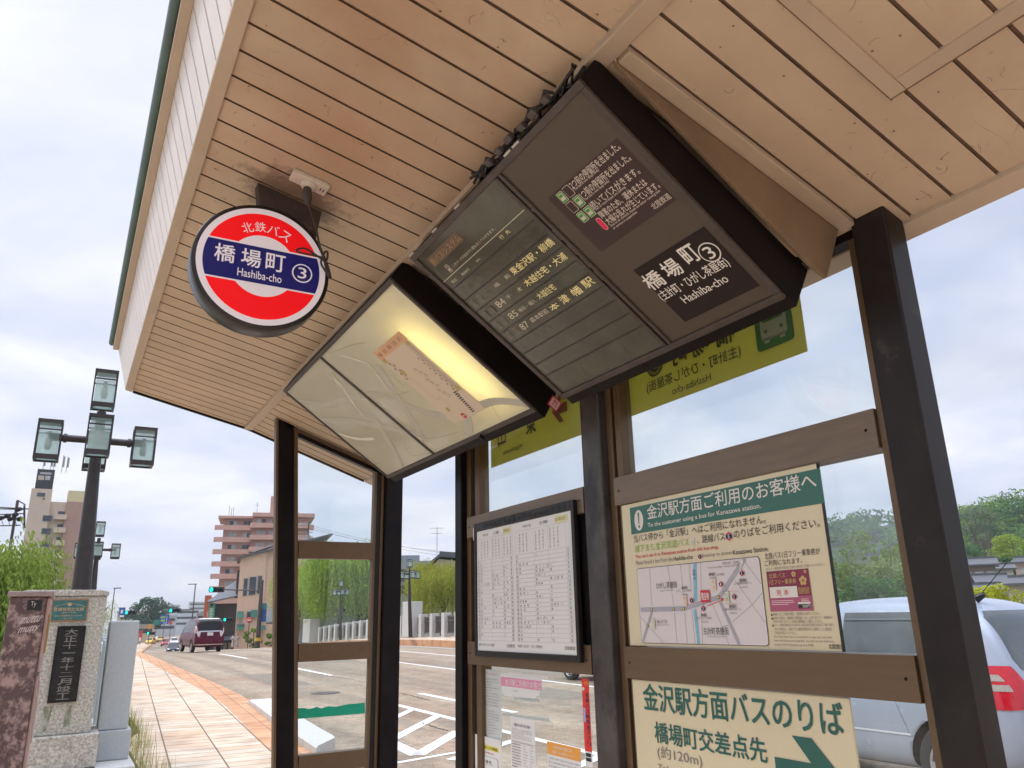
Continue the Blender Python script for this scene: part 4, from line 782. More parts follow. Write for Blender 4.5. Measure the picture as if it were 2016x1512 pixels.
clipl(uz((140, 870), (790, 850), (960, 790), (1280, 690), (1360, 560), (1640, 140)), .0145, K_road, 6); clipl(uz((320, 900), (190, 1340)), .0095, K_road, 6); clipl(uz((1290, 760), (1560, 1362)), .0105, K_road, 6)
for p in ((325, 868), (635, 858), (775, 852), (262, 1095), (1265, 690)):
    a, v = uz(p)[0]; S.rrect(a-.006, v-.0045, a+.006, v+.0045, .002, K_green, 7); S.ell(a, v, .0033, .0038, K_yel, 8, 12); S.ell(a+.0045, v, .0018, .003, K_red, 8, 10)
def badge2(p, n): badge(z2(*p), n, .0092)
S_lay = S.P; S.P = lambda a, b, lay=1: S_lay(a, b, lay+6)
for p, n in (((1310, 505), '1'), ((1607, 350), '2'), ((1060, 850), '3'), ((893, 735), '4'), ((1500, 683), '5')): badge2(p, n)
a, v = uz((1085, 675))[0]; S.rrect(a-.021, v-.0185, a+.021, v+.0185, .004, K_red, 3); S.text('現在地', a-.0175, v-.0115, a+.0175, v+.0115, K_pw, .03, 4); S.line(uz((1065, 740), (1060, 790)), .0022, K_red, 2); S.line(uz((1110, 815), (1320, 730)), .002, K_red, 2); S.b.poly([S.P(*q, 2) for q in uz((1300, 700), (1345, 705), (1330, 755))], K_red)
for p, tx_, mt in (((1212, 510), ('RL', '6'), K_org), ((802, 740), ('RL', '5'), K_org), ((1398, 690), ('LL', '10'), K_lime), ((352, 1068), ('LL', '11'), K_lime)):
    a, v = uz(p)[0]; S.rrect(a-.0078, v-.0175, a+.0078, v+.0175, .002, mt, 2); S.rrect(a-.0070, v-.0167, a+.0070, v+.0167, .002, K_pw, 3); S.text(tx_[0], a-.005, v+.003, a+.005, v+.013, mt, .008, 4); S.text(tx_[1], a-.004, v-.013, a+.004, v+.0, mt, .008, 4)
T(z2, 'ひがし茶屋街', (390, 575), (685, 555), .021, K_brk, .006); T(z2, 'Higashi Chaya District', (450, 615), (640, 603), .006, K_grey, 0); T(z2, '主計町茶屋街', (1060, 1225), (1420, 1218), .022, K_brk, .006); T(z2, 'Kazue-machi Chaya District', (1115, 1265), (1385, 1262), .006, K_grey, 0)
for bl, br, sub in (((1135, 395), (1232, 385), '(金城樓前)'), ((750, 583), (835, 575), '(ひがし・主計町茶屋街)'), ((1570, 478), (1677, 472), '(大樋美術館向い)'), ((1025, 970), (1115, 965), '(主計町・ひがし茶屋街)'), ((1425, 845), (1530, 840), '(金城樓向い)')):
    T(z2, '橋場町', bl, br, .0105, K_brk, .008)
    o_ = (130, 0) if bl[0] == 1135 else (-60, 42); T(z2, sub, (bl[0]+o_[0]-20, bl[1]+o_[1]), (br[0]+(130 if o_[1] == 0 else 60), br[1]+o_[1]-4), .0085, K_grey, 0); T(z2, 'Hashiba-cho', (bl[0]+10, bl[1]+(85 if o_[1] else 35)), (br[0]+10, br[1]+(80 if o_[1] else 33)), .006, K_grey, 0)
T(z2, '東山三丁目', (400, 1062), (540, 1055), .0105, K_brk, .0); T(z2, 'Higashiyama 3-chome', (400, 1098), (578, 1092), .0055, K_grey, 0); T(z2, '至 兼六園下・金沢城', (1325, 232), (1560, 215), .0085, K_grey, 0); T(z2, 'for Kenrokuen Garden・Kanazawa Castle Park', (1120, 290), (1560, 245), .0065, K_grey, 0); T(z2, '浅\n野\n川', (915, 445), (950, 445), .034, K_navy, 0)
q = uz((1345, 610), (1575, 775)); 
for k_ in range(16):
    t = k_/15; S.rect(q[0][0]+(q[1][0]-q[0][0])*t-.0006, q[0][1]-.001, q[0][0]+(q[1][0]-q[0][0])*t+.0008, q[0][1]+.0004, K_red, 2); S.rect(q[0][0]+(q[1][0]-q[0][0])*t-.0006, q[1][1]-.001, q[0][0]+(q[1][0]-q[0][0])*t+.0008, q[1][1]+.0004, K_red, 2)
a, v = uz((1595, 220))[0]; S.b.poly([S.P(a+x, v+y, 2) for x, y in ((-.009, -.014), (-.004, -.017), (.004, .002), (.008, -.002), (.008, .014), (-.006, .008), (-.001, .005))], K_pw)
S.P = S_lay
# ticket column
T(z3, '北鉄バス1日フリー乗車券が', (165, 262), (855, 200), .0185, K_brk, .0); T(z3, 'ご利用になれます。', (168, 345), (630, 310), .0165, K_brk, .0); T(z3, '1日フリー乗車券の有効日であれば終日ご利用いただけます。', (178, 395), (895, 340), .0070, K_grey, 0)
q0 = S.uv(*z3(212, 650)); k0 = S.uv(*z3(182, 413)); k1 = S.uv(*z3(770, 895)); S.rect(k0[0], k1[1], k1[0], k0[1], K_maroon, 2); S.rect(k0[0], k1[1], k1[0], k1[1]+(k0[1]-k1[1])*.36, INK('ticket_pink', (.42, .10, .18)), 3)
tw, th = k1[0]-k0[0], k0[1]-k1[1]; K_gold = INK('ticket_gold', (.62, .42, .16)); X = lambda f: k0[0]+tw*f; Yv = lambda f: k1[1]+th*f
S.text('北鉄バス', X(.06), Yv(.82), X(.46), Yv(.94), K_gold, .01, 4); S.text('1日フリー乗車券', X(.05), Yv(.66), X(.70), Yv(.79), K_gold, .01, 4)
S.rect(X(.04), Yv(.33), X(.70), Yv(.60), K_pw, 4); S.text('見 本', X(.20), Yv(.38), X(.50), Yv(.53), K_red, .006, 5); S.rect(X(.68), Yv(.06), X(.96), Yv(.16), K_blk, 4); S.rect(X(.68), Yv(.16), X(.96), Yv(.21), K_pw, 4); S.text('500円', X(.78), Yv(.07), X(.95), Yv(.145), K_pw, .012, 5)
for fx, fy, r in ((.66, .89, .008), (.86, .72, .013), (.93, .93, .005)):
    for k_ in range(5): S.ell(X(fx)+r*.62*math.cos(R(90+72*k_)), Yv(fy)+r*.62*math.sin(R(90+72*k_)), r*.42, r*.42, K_gold, 4, 12)
for k_ in range(9): S.rect(X(.73+k_*.028), Yv(.40), X(.742+k_*.028), Yv(.56), K_gold, 4)
for k_, (l, r) in enumerate(((.06, .58), (.06, .60), (.06, .46))): S.rect(X(l), Yv(.25-k_*.045), X(r), Yv(.265-k_*.045), K_lpink, 4)
S.rect(X(.76), Yv(.27), X(.93), Yv(.285), K_lpink, 4); S.rect(X(.76), Yv(.23), X(.93), Yv(.245), K_lpink, 4)
for bl, br, tx_ in (((270, 960), (855, 950), '路線バスにご乗車の際は、整理券をお取りください。'), ((275, 1008), (1005, 1000), 'お降りの際は、整理券を運賃箱に入れ、必ず1日フリー乗車券の'), ((275, 1052), (885, 1046), '日付が表示されている面を乗務員にご提示ください。'), ((285, 1096), (1020, 1094), 'フリー乗車範囲(金沢市内中心部200円区間)を超えて乗り降り'), ((287, 1145), (998, 1145), 'された場合は、利用できる最前停留所から起算りした運賃を'), ((292, 1190), (555, 1190), '別途お支払いください。')): T(z3, tx_, bl, br, .0082, K_grey, .003)
for bl, br, tx_ in (((278, 1242), (1003, 1248), 'The One Day Pass is convenient as you can use it for'), ((283, 1290), (1025, 1298), 'both the Kanazawa Loop Bus, the also on all other bus'), ((288, 1338), (778, 1345), 'routes within Kanazawa up to a ¥200.')): T(z3, tx_, bl, br, .0078, K_grey, .0)
for p in ((252, 950), (256, 995), (268, 1082)): a, v = S.uv(*z3(*p)); S.ell(a, v, .003, .003, K_brk, 2, 12)
T(z3, '北陸鉄道', (960, 1375), (1150, 1372), .0125, K_brk, .012)
S.b.build('lettering', nb)

# lower direction board
db = thing('direction_board', 'cream board with green lettering and arrow under the lower rail', 'sign board', (1.77, 1.84, .9))
MB().box((BX, 1.402, .89), (BX+.008, 2.289, 1.386), M_cream).build('board', db, bevel=.004)
S = Sheet((BX-.0008, 2.289, .89), (0, -1, 0), (0, 0, 1)); z4 = Zm(1250, 1320, 4.289)
K_dg = INK('deep_green', (.02, .125, .10))
T(z4, '金沢駅方面バスのりば', (80, 335), (1780, 560), .083, K_dg, .030); T(z4, '橋場町交差点先', (175, 600), (1125, 790), .063, K_dg, .030); T(z4, '(約120m)', (195, 735), (575, 850), .043, K_grey, .0)
a, v = S.uv(*z4(190, 775)); S.text('Take a right at the light', a, v-.026, a+.42, v-.004, K_grey, .0)
pp = [(1325, 548), (1490, 572), (1700, 824)]; av = [S.uv(*z4(*q)) for q in pp]; tipx, tipv = av[2][0]+.03, av[2][1]-.03
a_ = S.uv(*z4(1180, 728)); b_ = S.uv(*z4(1490, 778)); th = .060
S.b.poly([S.P(*q, 2) for q in (av[0], av[1], (av[1][0]+.125, av[1][1]-.125), (av[1][0], av[1][1]-.25), (av[0][0], av[1][1]-.25), (b_[0]-.0, b_[1]-th), (a_[0], a_[1]-th), (a_[0], a_[1]), (b_[0], a_[1]))], K_dg)
S.b.build('lettering', db)

# paper notices stuck to the low pane of the timetable bay
z6 = Zm(930, 1290, 6.811); PX = 1.7995
def notice(label, cat, corner, fill, base=K_paper):
    global PX; PX -= .0045
    o_, uu = onX(*z6(*corner[0]), PX), onX(*z6(*corner[1]), PX); low = onX(*z6(*corner[2]), PX)
    wd, ht = o_.y-uu.y, o_.z-low.z; S = Sheet((PX, o_.y, o_.z-ht), (0, -1, 0), (0, 0, 1)); S.b.prism([(PX, o_.y, o_.z-ht), (PX, o_.y-wd, o_.z-ht), (PX, o_.y-wd, o_.z), (PX, o_.y, o_.z)], (.0006, 0, 0), base); fill(S, wd, ht); tag(S.b.build('paper_notice'), label, cat)
def lines(S, x0, x1, y1, y0, n_, mt, ht_, seed=1, wt=0):
    rn = random.Random(seed)
    for i in range(n_):
        y = y1-(y1-y0)*i/max(1, n_-1); S.text(''.join(rn.choice('お客様のご利用についてバス運行時刻変更停留所より案内を下記とおり金沢駅方面') for _ in range(20)), x0, y, x0+(x1-x0)*rn.choice((1, 1, .95, .6)), y+ht_, mt, wt)
M_pap2 = INK('paper_bluish', (.62, .66, .66))
notice('narrow faded paper notice with red heading at the left edge of the low pane', 'notice', ((105, 180), (380, 222), (98, 1135)), lambda S, w_, h: (S.text('金沢ライトアップバスについて', w_*.12, h*.92, w_*.86, h*.955, K_red, .006), lines(S, w_*.1, w_*.9, h*.86, h*.50, 10, K_grey, h*.018), S.rect(w_*.04, h*.14, w_*.32, h*.44, INK('faint_photo', (.60, .56, .5)), 2), lines(S, w_*.38, w_*.9, h*.42, h*.12, 9, K_grey, h*.016, 3)), M_pap2)
def torn(S, w_, h): S.rect(0, h*.42, w_*.98, h*.80, K_pink); S.text('金沢駅ご利用のお客さ', w_*.12, h*.47, w_*.97, h*.74, K_white, .02); S.text('これは', w_*.3, h*.25, w_*.42, h*.32, K_grey, 0)
o_ = [onX(*z6(*p), PX) for p in ((383, 225), (1018, 270), (1015, 330), (935, 330), (925, 450), (890, 540), (770, 612), (700, 570), (430, 545), (400, 480))]
S = Sheet((PX, o_[0].y, o_[8].z), (0, -1, 0), (0, 0, 1)); S.b.prism(o_, (.0006, 0, 0), K_paper); torn(S, o_[0].y-o_[3].y, o_[0].z-o_[8].z); tag(S.b.build('paper_notice'), 'torn remnant of a notice with a pink heading', 'notice')
b = MB(); M_tape = glassy('clear_tape', (.80, .84, .84), rough=.2, haze=.35)
for (x0, y0), (x1, y1) in (((405, 770), (1030, 850)), ((560, 560), (900, 590))):
    p, q = onX(*z6(x0, y0), PX-.001), onX(*z6(x1, y1), PX-.001); b.prism([p, q, q-V((0, 0, .012)), p-V((0, 0, .012))], (.0004, 0, 0), M_tape)
for k_ in range(3): p, q = onX(*z6(470+k_*80, 700), PX-.001), onX(*z6(620+k_*35, 830-k_*10), PX-.001); b.prism([p, q, q+V((0, .008, .004)), p+V((0, .008, .004))], (.0004, 0, 0), M_tape)
tag(b.build('adhesive_tape'), 'strips of clear tape left on the low pane below the torn notice', 'tape')
notice('white notice with dark blue heading and a list of times', 'notice', ((510, 815), (832, 865), (500, 1760)), lambda S, w_, h: (S.text('早朝のバスダイヤのご案内', w_*.16, h*.87, w_*.82, h*.915, K_navy, .012), lines(S, w_*.06, w_*.92, h*.82, h*.70, 5, K_grey, h*.016, 5), S.rect(w_*.04, h*.64, w_*.96, h*.665, INK('band_grey', (.55, .55, .57))), lines(S, w_*.05, w_*.42, h*.61, h*.30, 9, K_blk, h*.018, 7, .01), lines(S, w_*.5, w_*.7, h*.61, h*.30, 9, K_grey, h*.016, 8), lines(S, w_*.78, w_*.95, h*.61, h*.30, 9, K_grey, h*.016, 9), S.rect(w_*.02, h*.265, w_*.98, h*.268, K_red), lines(S, w_*.1, w_*.9, h*.22, h*.1, 4, K_pink, h*.02, 4)))
notice('white sheet with a yellow band and the time 9:35 at the bottom left', 'notice', ((35, 1055), (380, 1140), (25, 1900)), lambda S, w_, h: (S.rect(w_*.08, h*.80, w_*.92, h*.875, K_yel), S.text('金沢東山方面ファンバス時刻表', w_*.11, h*.815, w_*.88, h*.862, K_blk, .012, 3), S.text('お客様の便の前に', w_*.22, h*.745, w_*.78, h*.77, K_red, .006), S.rrect(w_*.10, h*.05, w_*.9, h*.70, w_*.06, K_blk), S.rrect(w_*.11, h*.053, w_*.89, h*.697, w_*.055, K_paper, 2), S.text('橋 場 町', w_*.30, h*.595, w_*.66, h*.645, K_blk, .012, 3), S.rect(w_*.2, h*.578, w_*.7, h*.581, K_blk, 3), S.text('9:35', w_*.32, h*.40, w_*.66, h*.49, K_blk, .01, 3)))
notice('white leaflet with an orange heading at the lower right of the pane', 'notice', ((1000, 1150), (1450, 1225), (1000, 1750)), lambda S, w_, h: (S.rect(0, h*.72, w_, h, K_org), S.text('新幹線運行変更に伴う', w_*.22, h*.87, w_*.78, h*.94, K_paper, .006), S.text('臨時バスの運行について', w_*.18, h*.76, w_*.82, h*.83, K_paper, .006), lines(S, w_*.05, w_*.93, h*.62, h*.1, 7, K_grey, h*.045, 12)))
def appst(S, w_, h):
    S.rect(0, h*.17, w_, h, INK('poster_red', (.75, .035, .02))); S.rect(w_*.1, h*.50, w_*.35, h*.66, INK('poster_blue', (.35, .45, .75)), 2); S.ell(w_*.22, h*.88, w_*.16, h*.02, K_paper, 2)
    for k_, ch in enumerate('北鉄バス時刻表アプリ'): S.text(ch, w_*.46, h*(.79-k_*.062), w_*.92, h*(.838-k_*.062), K_navy, .03, 3)
    S.text('アプリ', w_*.4, h*.92, w_*.9, h*.97, K_yel, .02, 3)
    for k_ in (0, 1): S.rrect(w_*.12, h*(.06+k_*.05), w_*.88, h*(.10+k_*.05), .004, K_blk, 2)
notice('tall narrow red sticker with vertical lettering by the middle post', 'sticker', ((1465, 310), (1558, 322), (1500, 1480)), appst)
# small red and white sticker on the end of the map box
b = MB(); S = Sheet((1.585, 2.4515, 2.385), V((.58, 0, .8145)), V((-.8145, 0, .58))); S.n = V((0, -1, 0)); S.rect(.0, -.026, .05, .026, K_red); S.rect(.006, -.02, .044, .02, K_lpink, 2); S.text('注意', .010, -.012, .040, .014, K_red, .02, 3); tag(S.b.build('small_sticker'), 'small red and white sticker on the dark end of the map box', 'sticker')
# ------------------------------------------------------------------ bridge end stones, cabinet, lamps
gp_ = thing('stone_pillar', 'grey granite bridge pillar with green plaque and black name plate', 'stone pillar', (.13, 8.4, 0))
b = MB(); b.box((-.32, 8.2, .72), (.36, 8.75, 1.875), M_gran); b.build('shaft', gp_, bevel=.008)
b = MB(); b.prism([(-.335, 8.185, 1.877), (.372, 8.185, 1.877), (.372, 8.185, 1.915), (.30, 8.185, 1.93), (-.26, 8.185, 1.93), (-.335, 8.185, 1.915)], (0, .58, 0), M_gran); b.build('cap_stone', gp_, bevel=.006)
b = MB(); b.box((-.40, 8.12, .45), (.43, 8.82, .718), M_gran); b.build('plinth', gp_, bevel=.008)
M_brz = mat('bronze_plate', (.022, .021, .021), .42, metal=.5, var=.4, scale=30); M_bzl = mat('bronze_letter', (.20, .19, .18), .45, metal=.3, var=.3, scale=30)
z5 = Zm(0, 1140, 4.063); S = Sheet((0, 8.199, 0), (1, 0, 0), (0, 0, 1))
b = MB(); a0 = S.uv(*z5(455, 385)); a1 = S.uv(*z5(632, 385)); a2 = S.uv(*z5(385, 985)); px0, px1, pz0, pz1 = .005, .212, a2[1], a0[1]
b.box((px0, 8.182, pz0), (px1, 8.1985, pz1), M_brz)
for lo, hi in (((px0-.008, 8.176, pz0-.008), (px0, 8.1985, pz1+.008)), ((px1, 8.176, pz0-.008), (px1+.008, 8.1985, pz1+.008)), ((px0, 8.176, pz1), (px1, 8.1985, pz1+.008)), ((px0, 8.176, pz0-.008), (px1, 8.1985, pz0))): b.box(lo, hi, M_brz)
nm = b.build('name_plate', gp_, bevel=.002)
S2 = Sheet((px0, 8.1815, pz0), (1, 0, 0), (0, 0, 1)); n_ = '大正十一年十二月竣工'; ch_h = (pz1-pz0)/10.4
for i, ch in enumerate(n_):
    sq = .5 if ch == '一' else .85; zc = pz1-pz0-ch_h*(i+.7); S2.text(ch, .055, zc-ch_h*(.07 if sq < .6 else .30 if ch == '二' else .43), .155, zc+ch_h*(.07 if sq < .6 else .30 if ch == '二' else .43), M_bzl, .03 if sq > .6 and ch != '二' else .0, 3)
S2.b.build('lettering', nm)
b = MB(); q0 = S.uv(*z5(465, 165)); q1 = S.uv(*z5(712, 160)); q2 = S.uv(*z5(690, 335)); gx0, gx1, gz0, gz1 = -.075, q1[0], q2[1], q1[1]
b.box((gx0, 8.186, gz0), (gx1, 8.1985, gz1), mat('copper_edge', (.34, .17, .07), .45, metal=.4, var=.2)); gq = b.build('plaque', gp_, bevel=.002)
S3 = Sheet((gx0, 8.1855, gz0), (1, 0, 0), (0, 0, 1)); W3, H3 = gx1-gx0, gz1-gz0; K_plq = mat('plaque_green', (.035, .135, .135), .5, var=.3, scale=40); K_plt = mat('plaque_letter', (.52, .36, .17), .5, var=.2, scale=40)
S3.rect(.010, .010, W3-.010, H3-.010, K_plq); S3.text('登録有形文化財', .02, H3*.46, W3-.03, H3*.62, K_plt, .02, 3); S3.rrect(W3*.44, H3*.70, W3*.54, H3*.84, .004, K_plt, 3); S3.text('浅野川大橋', W3*.3, H3*.36, W3*.68, H3*.43, K_plt, .0, 3); S3.text('文化庁 登録番号 第17-0092号', W3*.12, H3*.22, W3*.86, H3*.29, K_plt, .0, 3); S3.text('石川県', W3*.38, H3*.10, W3*.6, H3*.16, K_plt, .0, 3)
S3.line([(.02+(W3-.04)*i/16, H3*.64+.03*math.sin(math.pi*i/16)) for i in range(17)], .003, K_plt, 2)
S3.b.build('lettering', gq)
M_moss = mat('green_stain', (.17, .19, .115), .85, var=.3, scale=20, dirt=((.46, .435, .39), 9, .44, .9), stretch=(3, 3, .6)); b = MB()
for x0, x1, z1_, z0_ in ((-.02, .045, .955, .74), (.145, .215, .955, .775)): b.poly([(x0, 8.1988, z0_), (x1-.02, 8.1988, z0_+.03), (x1, 8.1988, z1_), (x0, 8.1988, z1_)], M_moss)
b.build('stain', gp_)
wl = thing('stone_footing', 'pale stone coping blocks on a rough stone wall under the pillar', 'stone wall', (.2, 8.5, 0))
b = MB()
for x0, x1 in ((-.75, -.30), (-.295, -.03), (-.025, .41), (.415, .735)): b.box((x0, 8.02, .30), (x1, 9.0, .445), M_granw if x0 > .4 else M_gran)
b.build('coping', wl, bevel=.012)
b = MB()
for x0, x1 in ((-.75, -.20), (-.195, .20), (.205, .57), (.575, .70)): b.box((x0, 8.06, -.25), (x1, 9.0, .298), mat('rough_stone', (.36, .33, .26), .9, var=.35, scale=14, bump=.4))
b.build('wall', wl, bevel=.015)
# smooth grey end post of the railing
M_bluegr = mat('blue_grey_stone', (.43, .47, .485), .6, var=.10, scale=90)
ep = thing('railing_end_post', 'smooth blue grey railing end post beside the granite pillar', 'railing post', (.56, 8.55, .445))
b = MB(); b.box((.425, 8.45, .70), (.675, 8.85, 1.655), M_bluegr); b.build('post', ep, bevel=.012)
b = MB(); b.box((.405, 8.43, .447), (.708, 8.88, .698), M_bluegr); b.build('base', ep, bevel=.01)
nr = thing('bridge_railing', 'low blue grey railing running on from the end post to the far bank', 'railing', (.62, 25, 0))
ys_ = [8.86+i*2.1 for i in range(26)]
for y in ys_[1:]: MB().box((.50, y-.15, Hh(y)), (.80, y+.15, Hh(y)+1.42), M_bluegr).build('railing_post', nr, bevel=.01)
b = MB()
for ya, yb in zip(ys_, ys_[1:]): b.obox((.60, (ya+yb)/2, (Hh(ya)+Hh(yb))/2+1.30), (.07, 0, 0), (0, (yb-ya)/2-.16, (Hh(yb)-Hh(ya))/2), (0, 0, .05), M_bluegr); b.obox((.60, (ya+yb)/2, (Hh(ya)+Hh(yb))/2+.3), (.05, 0, 0), (0, (yb-ya)/2-.16, (Hh(yb)-Hh(ya))/2), (0, 0, .05), M_bluegr)
b.build('top_rail', nr)
# roadside cabinet
cbx = thing('utility_cabinet', 'mottled brown and pink steel cabinet with scratched writing', 'cabinet', (-.18, 5.3, 0))
M_cabs = mat('mottled_brown', (.105, .062, .062), .45, var=.25, scale=5, dirt=((.46, .32, .30), 19, .47, .85), stretch=(1, 1, .8))  # dark brown broken up by pale pink mottles
M_cabp = mat('pink_beige_paint', (.52, .365, .335), .45, var=.08, scale=6); cx0, cx1 = -.243, -.072
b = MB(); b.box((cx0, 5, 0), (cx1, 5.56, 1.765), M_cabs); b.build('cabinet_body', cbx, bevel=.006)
b = MB(); b.box((cx0-.012, 4.985, 1.767), (cx1+.03, 5.60, 1.795), mat('cabinet_lid', (.33, .25, .24), .4, var=.3, scale=8)); b.build('lid', cbx, bevel=.006)
b = MB(); b.box((cx1+.001, 5.02, 1.38), (cx1+.018, 5.54, 1.76), M_cabp); b.box((cx1+.001, 5.02, .08), (cx1+.018, 5.54, 1.36), M_cabp); dr = b.build('door', cbx, bevel=.004)
b = MB(); b.box((cx1+.0185, 5.12, 1.47), (cx1+.026, 5.40, 1.68), mat('brass_strip', (.55, .40, .12), .4, var=.1)); b.box((cx1+.0265, 5.14, 1.49), (cx1+.028, 5.38, 1.66), M_cabp); b.build('label_holder', dr)
b = MB(); b.box((cx1+.0185, 5.16, 1.02), (cx1+.028, 5.20, 1.33), K_paper); b.obox((cx1+.03, 5.14, .90), (.02, 0, 0), (0, .03, 0), (0, 0, .012), mat('chrome', (.6, .6, .6), .2, metal=1, var=0)); b.build('handle', dr, bevel=.002)
S = Sheet((cx0, 4.9995, 0), (1, 0, 0), (0, 0, 1)); S.n = V((0, -1, 0)); K_scr = INK('scratch_white', (.62, .53, .52)); S.rect(.085, 1.695, .152, 1.750, mat('black_sticker', (.015, .013, .013), .5, var=0)); S.text('Ty', .10, 1.71, .125, 1.742, K_scr, .0, 3)
for wd, x0, z0, z1_ in (('muttu', .06, 1.625, 1.665), ('mutty', .055, 1.568, 1.612)):
    vs, fs = glyphs(wd); e_ = .0006; [S.b.add([S.P(x0+.088*x+.016*y+dx, z0+(z1_-z0)*y+.012*x+dx, 3+i*.1) for x, y in vs], fs, K_scr) for i, dx in enumerate((0, e_, -e_))]
S.b.build('writing', cbx)
b = MB(); b.box((-1.2, 9.3, .5), (-.42, 9.6, 1.25), M_bluegr); tag(b.build('parapet', bevel=.01), 'pale low parapet seen at the left of the brown cabinet', 'parapet')
# street lamp with five lanterns
M_lamp = mat('lamp_brown', (.030, .021, .020), .38, var=.3, scale=10, dirt=((.12, .10, .09), 10, .66, .4))
def frosted():
    m = bpy.data.materials.new('frosted_glass'); m.use_nodes = True; t = m.node_tree; t.nodes.clear(); o = nd(t, 'ShaderNodeOutputMaterial')
    l = nd(t, 'ShaderNodeBsdfTranslucent'); l.inputs[0].default_value = (.72, .86, .84, 1); tr = nd(t, 'ShaderNodeBsdfTransparent'); tr.inputs[0].default_value = (.82, .90, .90, 1); g = nd(t, 'ShaderNodeBsdfGlossy'); g.inputs['Roughness'].default_value = .25
    a = nd(t, 'ShaderNodeMixShader'); a.inputs[0].default_value = .45; t.links.new(l.outputs[0], a.inputs[1]); t.links.new(tr.outputs[0], a.inputs[2]); c = nd(t, 'ShaderNodeMixShader'); c.inputs[0].default_value = .06; t.links.new(a.outputs[0], c.inputs[1]); t.links.new(g.outputs[0], c.inputs[2]); t.links.new(c.outputs[0], o.inputs[0]); return m
M_fro = frosted(); M_bulb = mat('lamp_bulb', (.45, .43, .38), .5, var=0)
LX, LY = .18, 11.0
lp = thing('street_lamp', 'tall brown lamp post with five square lanterns behind the granite pillar', 'street lamp', (LX, LY, 0), 'lantern posts along the bridge')
MB().tube([(LX+.10, LY, 0), (LX+.01, LY, 2.0), (LX-.03, LY, 3.45), (LX-.035, LY, 4.28)], [.135, .112, .072, .055], M_lamp, 14).build('pole', lp)
b = MB(); b.tube([(LX-.57, LY, 3.90), (LX+.50, LY, 3.90)], .045, M_lamp, 12); b.tube([(LX-.035, LY-.36, 3.90), (LX-.035, LY+.36, 3.90)], .045, M_lamp, 12)
for x in (-.40, .33): b.tube([(LX+x-.02, LY, 3.90), (LX+x+.02, LY, 3.90)], .058, M_lamp, 12)
b.build('arm', lp)
def lantern(c, h=.50, w_=.275):
    c = V(c); x, y, z = c; r = w_/2; b = MB(); f_ = .018
    for i in (-1, 1):
        for j in (-1, 1): b.box((x+i*r-(f_ if i > 0 else 0), y+j*r-(f_ if j > 0 else 0), z-h/2+.061), (x+i*r+(f_ if i < 0 else 0), y+j*r+(f_ if j < 0 else 0), z+h/2-.031), M_lamp)
    b.box((x-r, y-r, z+h/2-.03), (x+r, y+r, z+h/2), M_lamp)
    for a0, a1, b0, b1 in ((-r, r, -r, -r+.03), (-r, r, r-.03, r), (-r, -r+.03, -r+.03, r-.03), (r-.03, r, -r+.03, r-.03)): b.box((x+a0, y+b0, z-h/2), (x+a1, y+b1, z-h/2+.06), M_lamp)
    for j in (-1, 1): b.box((x-r+f_, y+j*(r-.008)-.006, z+.112), (x+r-f_, y+j*(r-.008)+.006, z+.130), M_lamp)
    for i in (-1, 1): b.box((x+i*(r-.008)-.006, y-r+f_, z+.112), (x+i*(r-.008)+.006, y+r-f_, z+.130), M_lamp)
    o = b.build('lantern', lp)
    b = MB(); q = r-.026
    for z0_, z1_ in ((z-h/2+.065, z+.104), (z+.140, z+h/2-.045)):
        for (x0, y0), (x1, y1) in (((-q, -q), (q, -q)), ((q, -q), (q, q)), ((q, q), (-q, q)), ((-q, q), (-q, -q))): b.poly([(x+x0, y+y0, z0_), (x+x1, y+y1, z0_), (x+x1, y+y1, z1_), (x+x0, y+y0, z1_)], M_fro)
    b.poly([(x-q, y-q, z-h/2+.02), (x+q, y-q, z-h/2+.02), (x+q, y+q, z-h/2+.02), (x-q, y+q, z-h/2+.02)], M_fro); b.build('lantern_glass', o)
    MB().lathe((x, y, z-.04), (0, 0, 1), [(.0, -.08), (.03, -.07), (.042, -.02), (.035, .06), (.02, .10), (.02, .16)], M_bulb, 14).build('bulb', o)
for c in ((LX-.035, LY, 4.575), (LX-.575, LY, 3.85), (LX+.505, LY, 3.855), (LX-.035, LY-.50, 3.855), (LX-.035, LY+.50, 3.855)): lantern(c)
for px_, py_, Y, lab in ((197, 1046, 29.5, 'second lantern lamp post, beyond the tall near one on the left'), (163, 1123, 58, 'smallest lantern lamp post, half hidden behind the near pole')):
    p = onY(px_, py_, Y); copy_tree(lp, None, (p.x+.035, Y, Hh(Y)), lab)
copy_tree(lp, None, (rx(66)+.8, 66, Hh(66)+.3), 'lantern lamp post in front of the round willow across the bridge'); copy_tree(lp, None, (rx(48)+.6, 48, Hh(48)+.35), 'lantern lamp post by the white railing pillar across the road')
# weeds along the paving edge
b = MB(); random.seed(9); M_weed = leafy('dry_grass', (.33, .32, .12), .3, .5)
for i in range(1700):
    y = random.uniform(8.9, 17) if random.random() < .8 else random.uniform(17, 26); x = .78+random.random()**2*.42+(.0 if y < 12 else .12); h = random.uniform(.10, .38)*(1.3 if random.random() < .1 else 1); a = random.uniform(0, 6.28); l = random.uniform(.02, .16); d = V((math.cos(a), math.sin(a), 0)); s_ = V((-d.y, d.x, 0))*random.uniform(.0015, .004); p = V((x, y, Hh(y)))
    b.add([p-s_, p+s_, p+d*l*.4+V((0, 0, h*.6))+s_*.7, p+d*l*.4+V((0, 0, h*.6))-s_*.7, p+d*l+V((0, 0, h))], [(0, 1, 2, 3), (3, 2, 4)], M_weed)
b.build('weeds', kind='stuff')

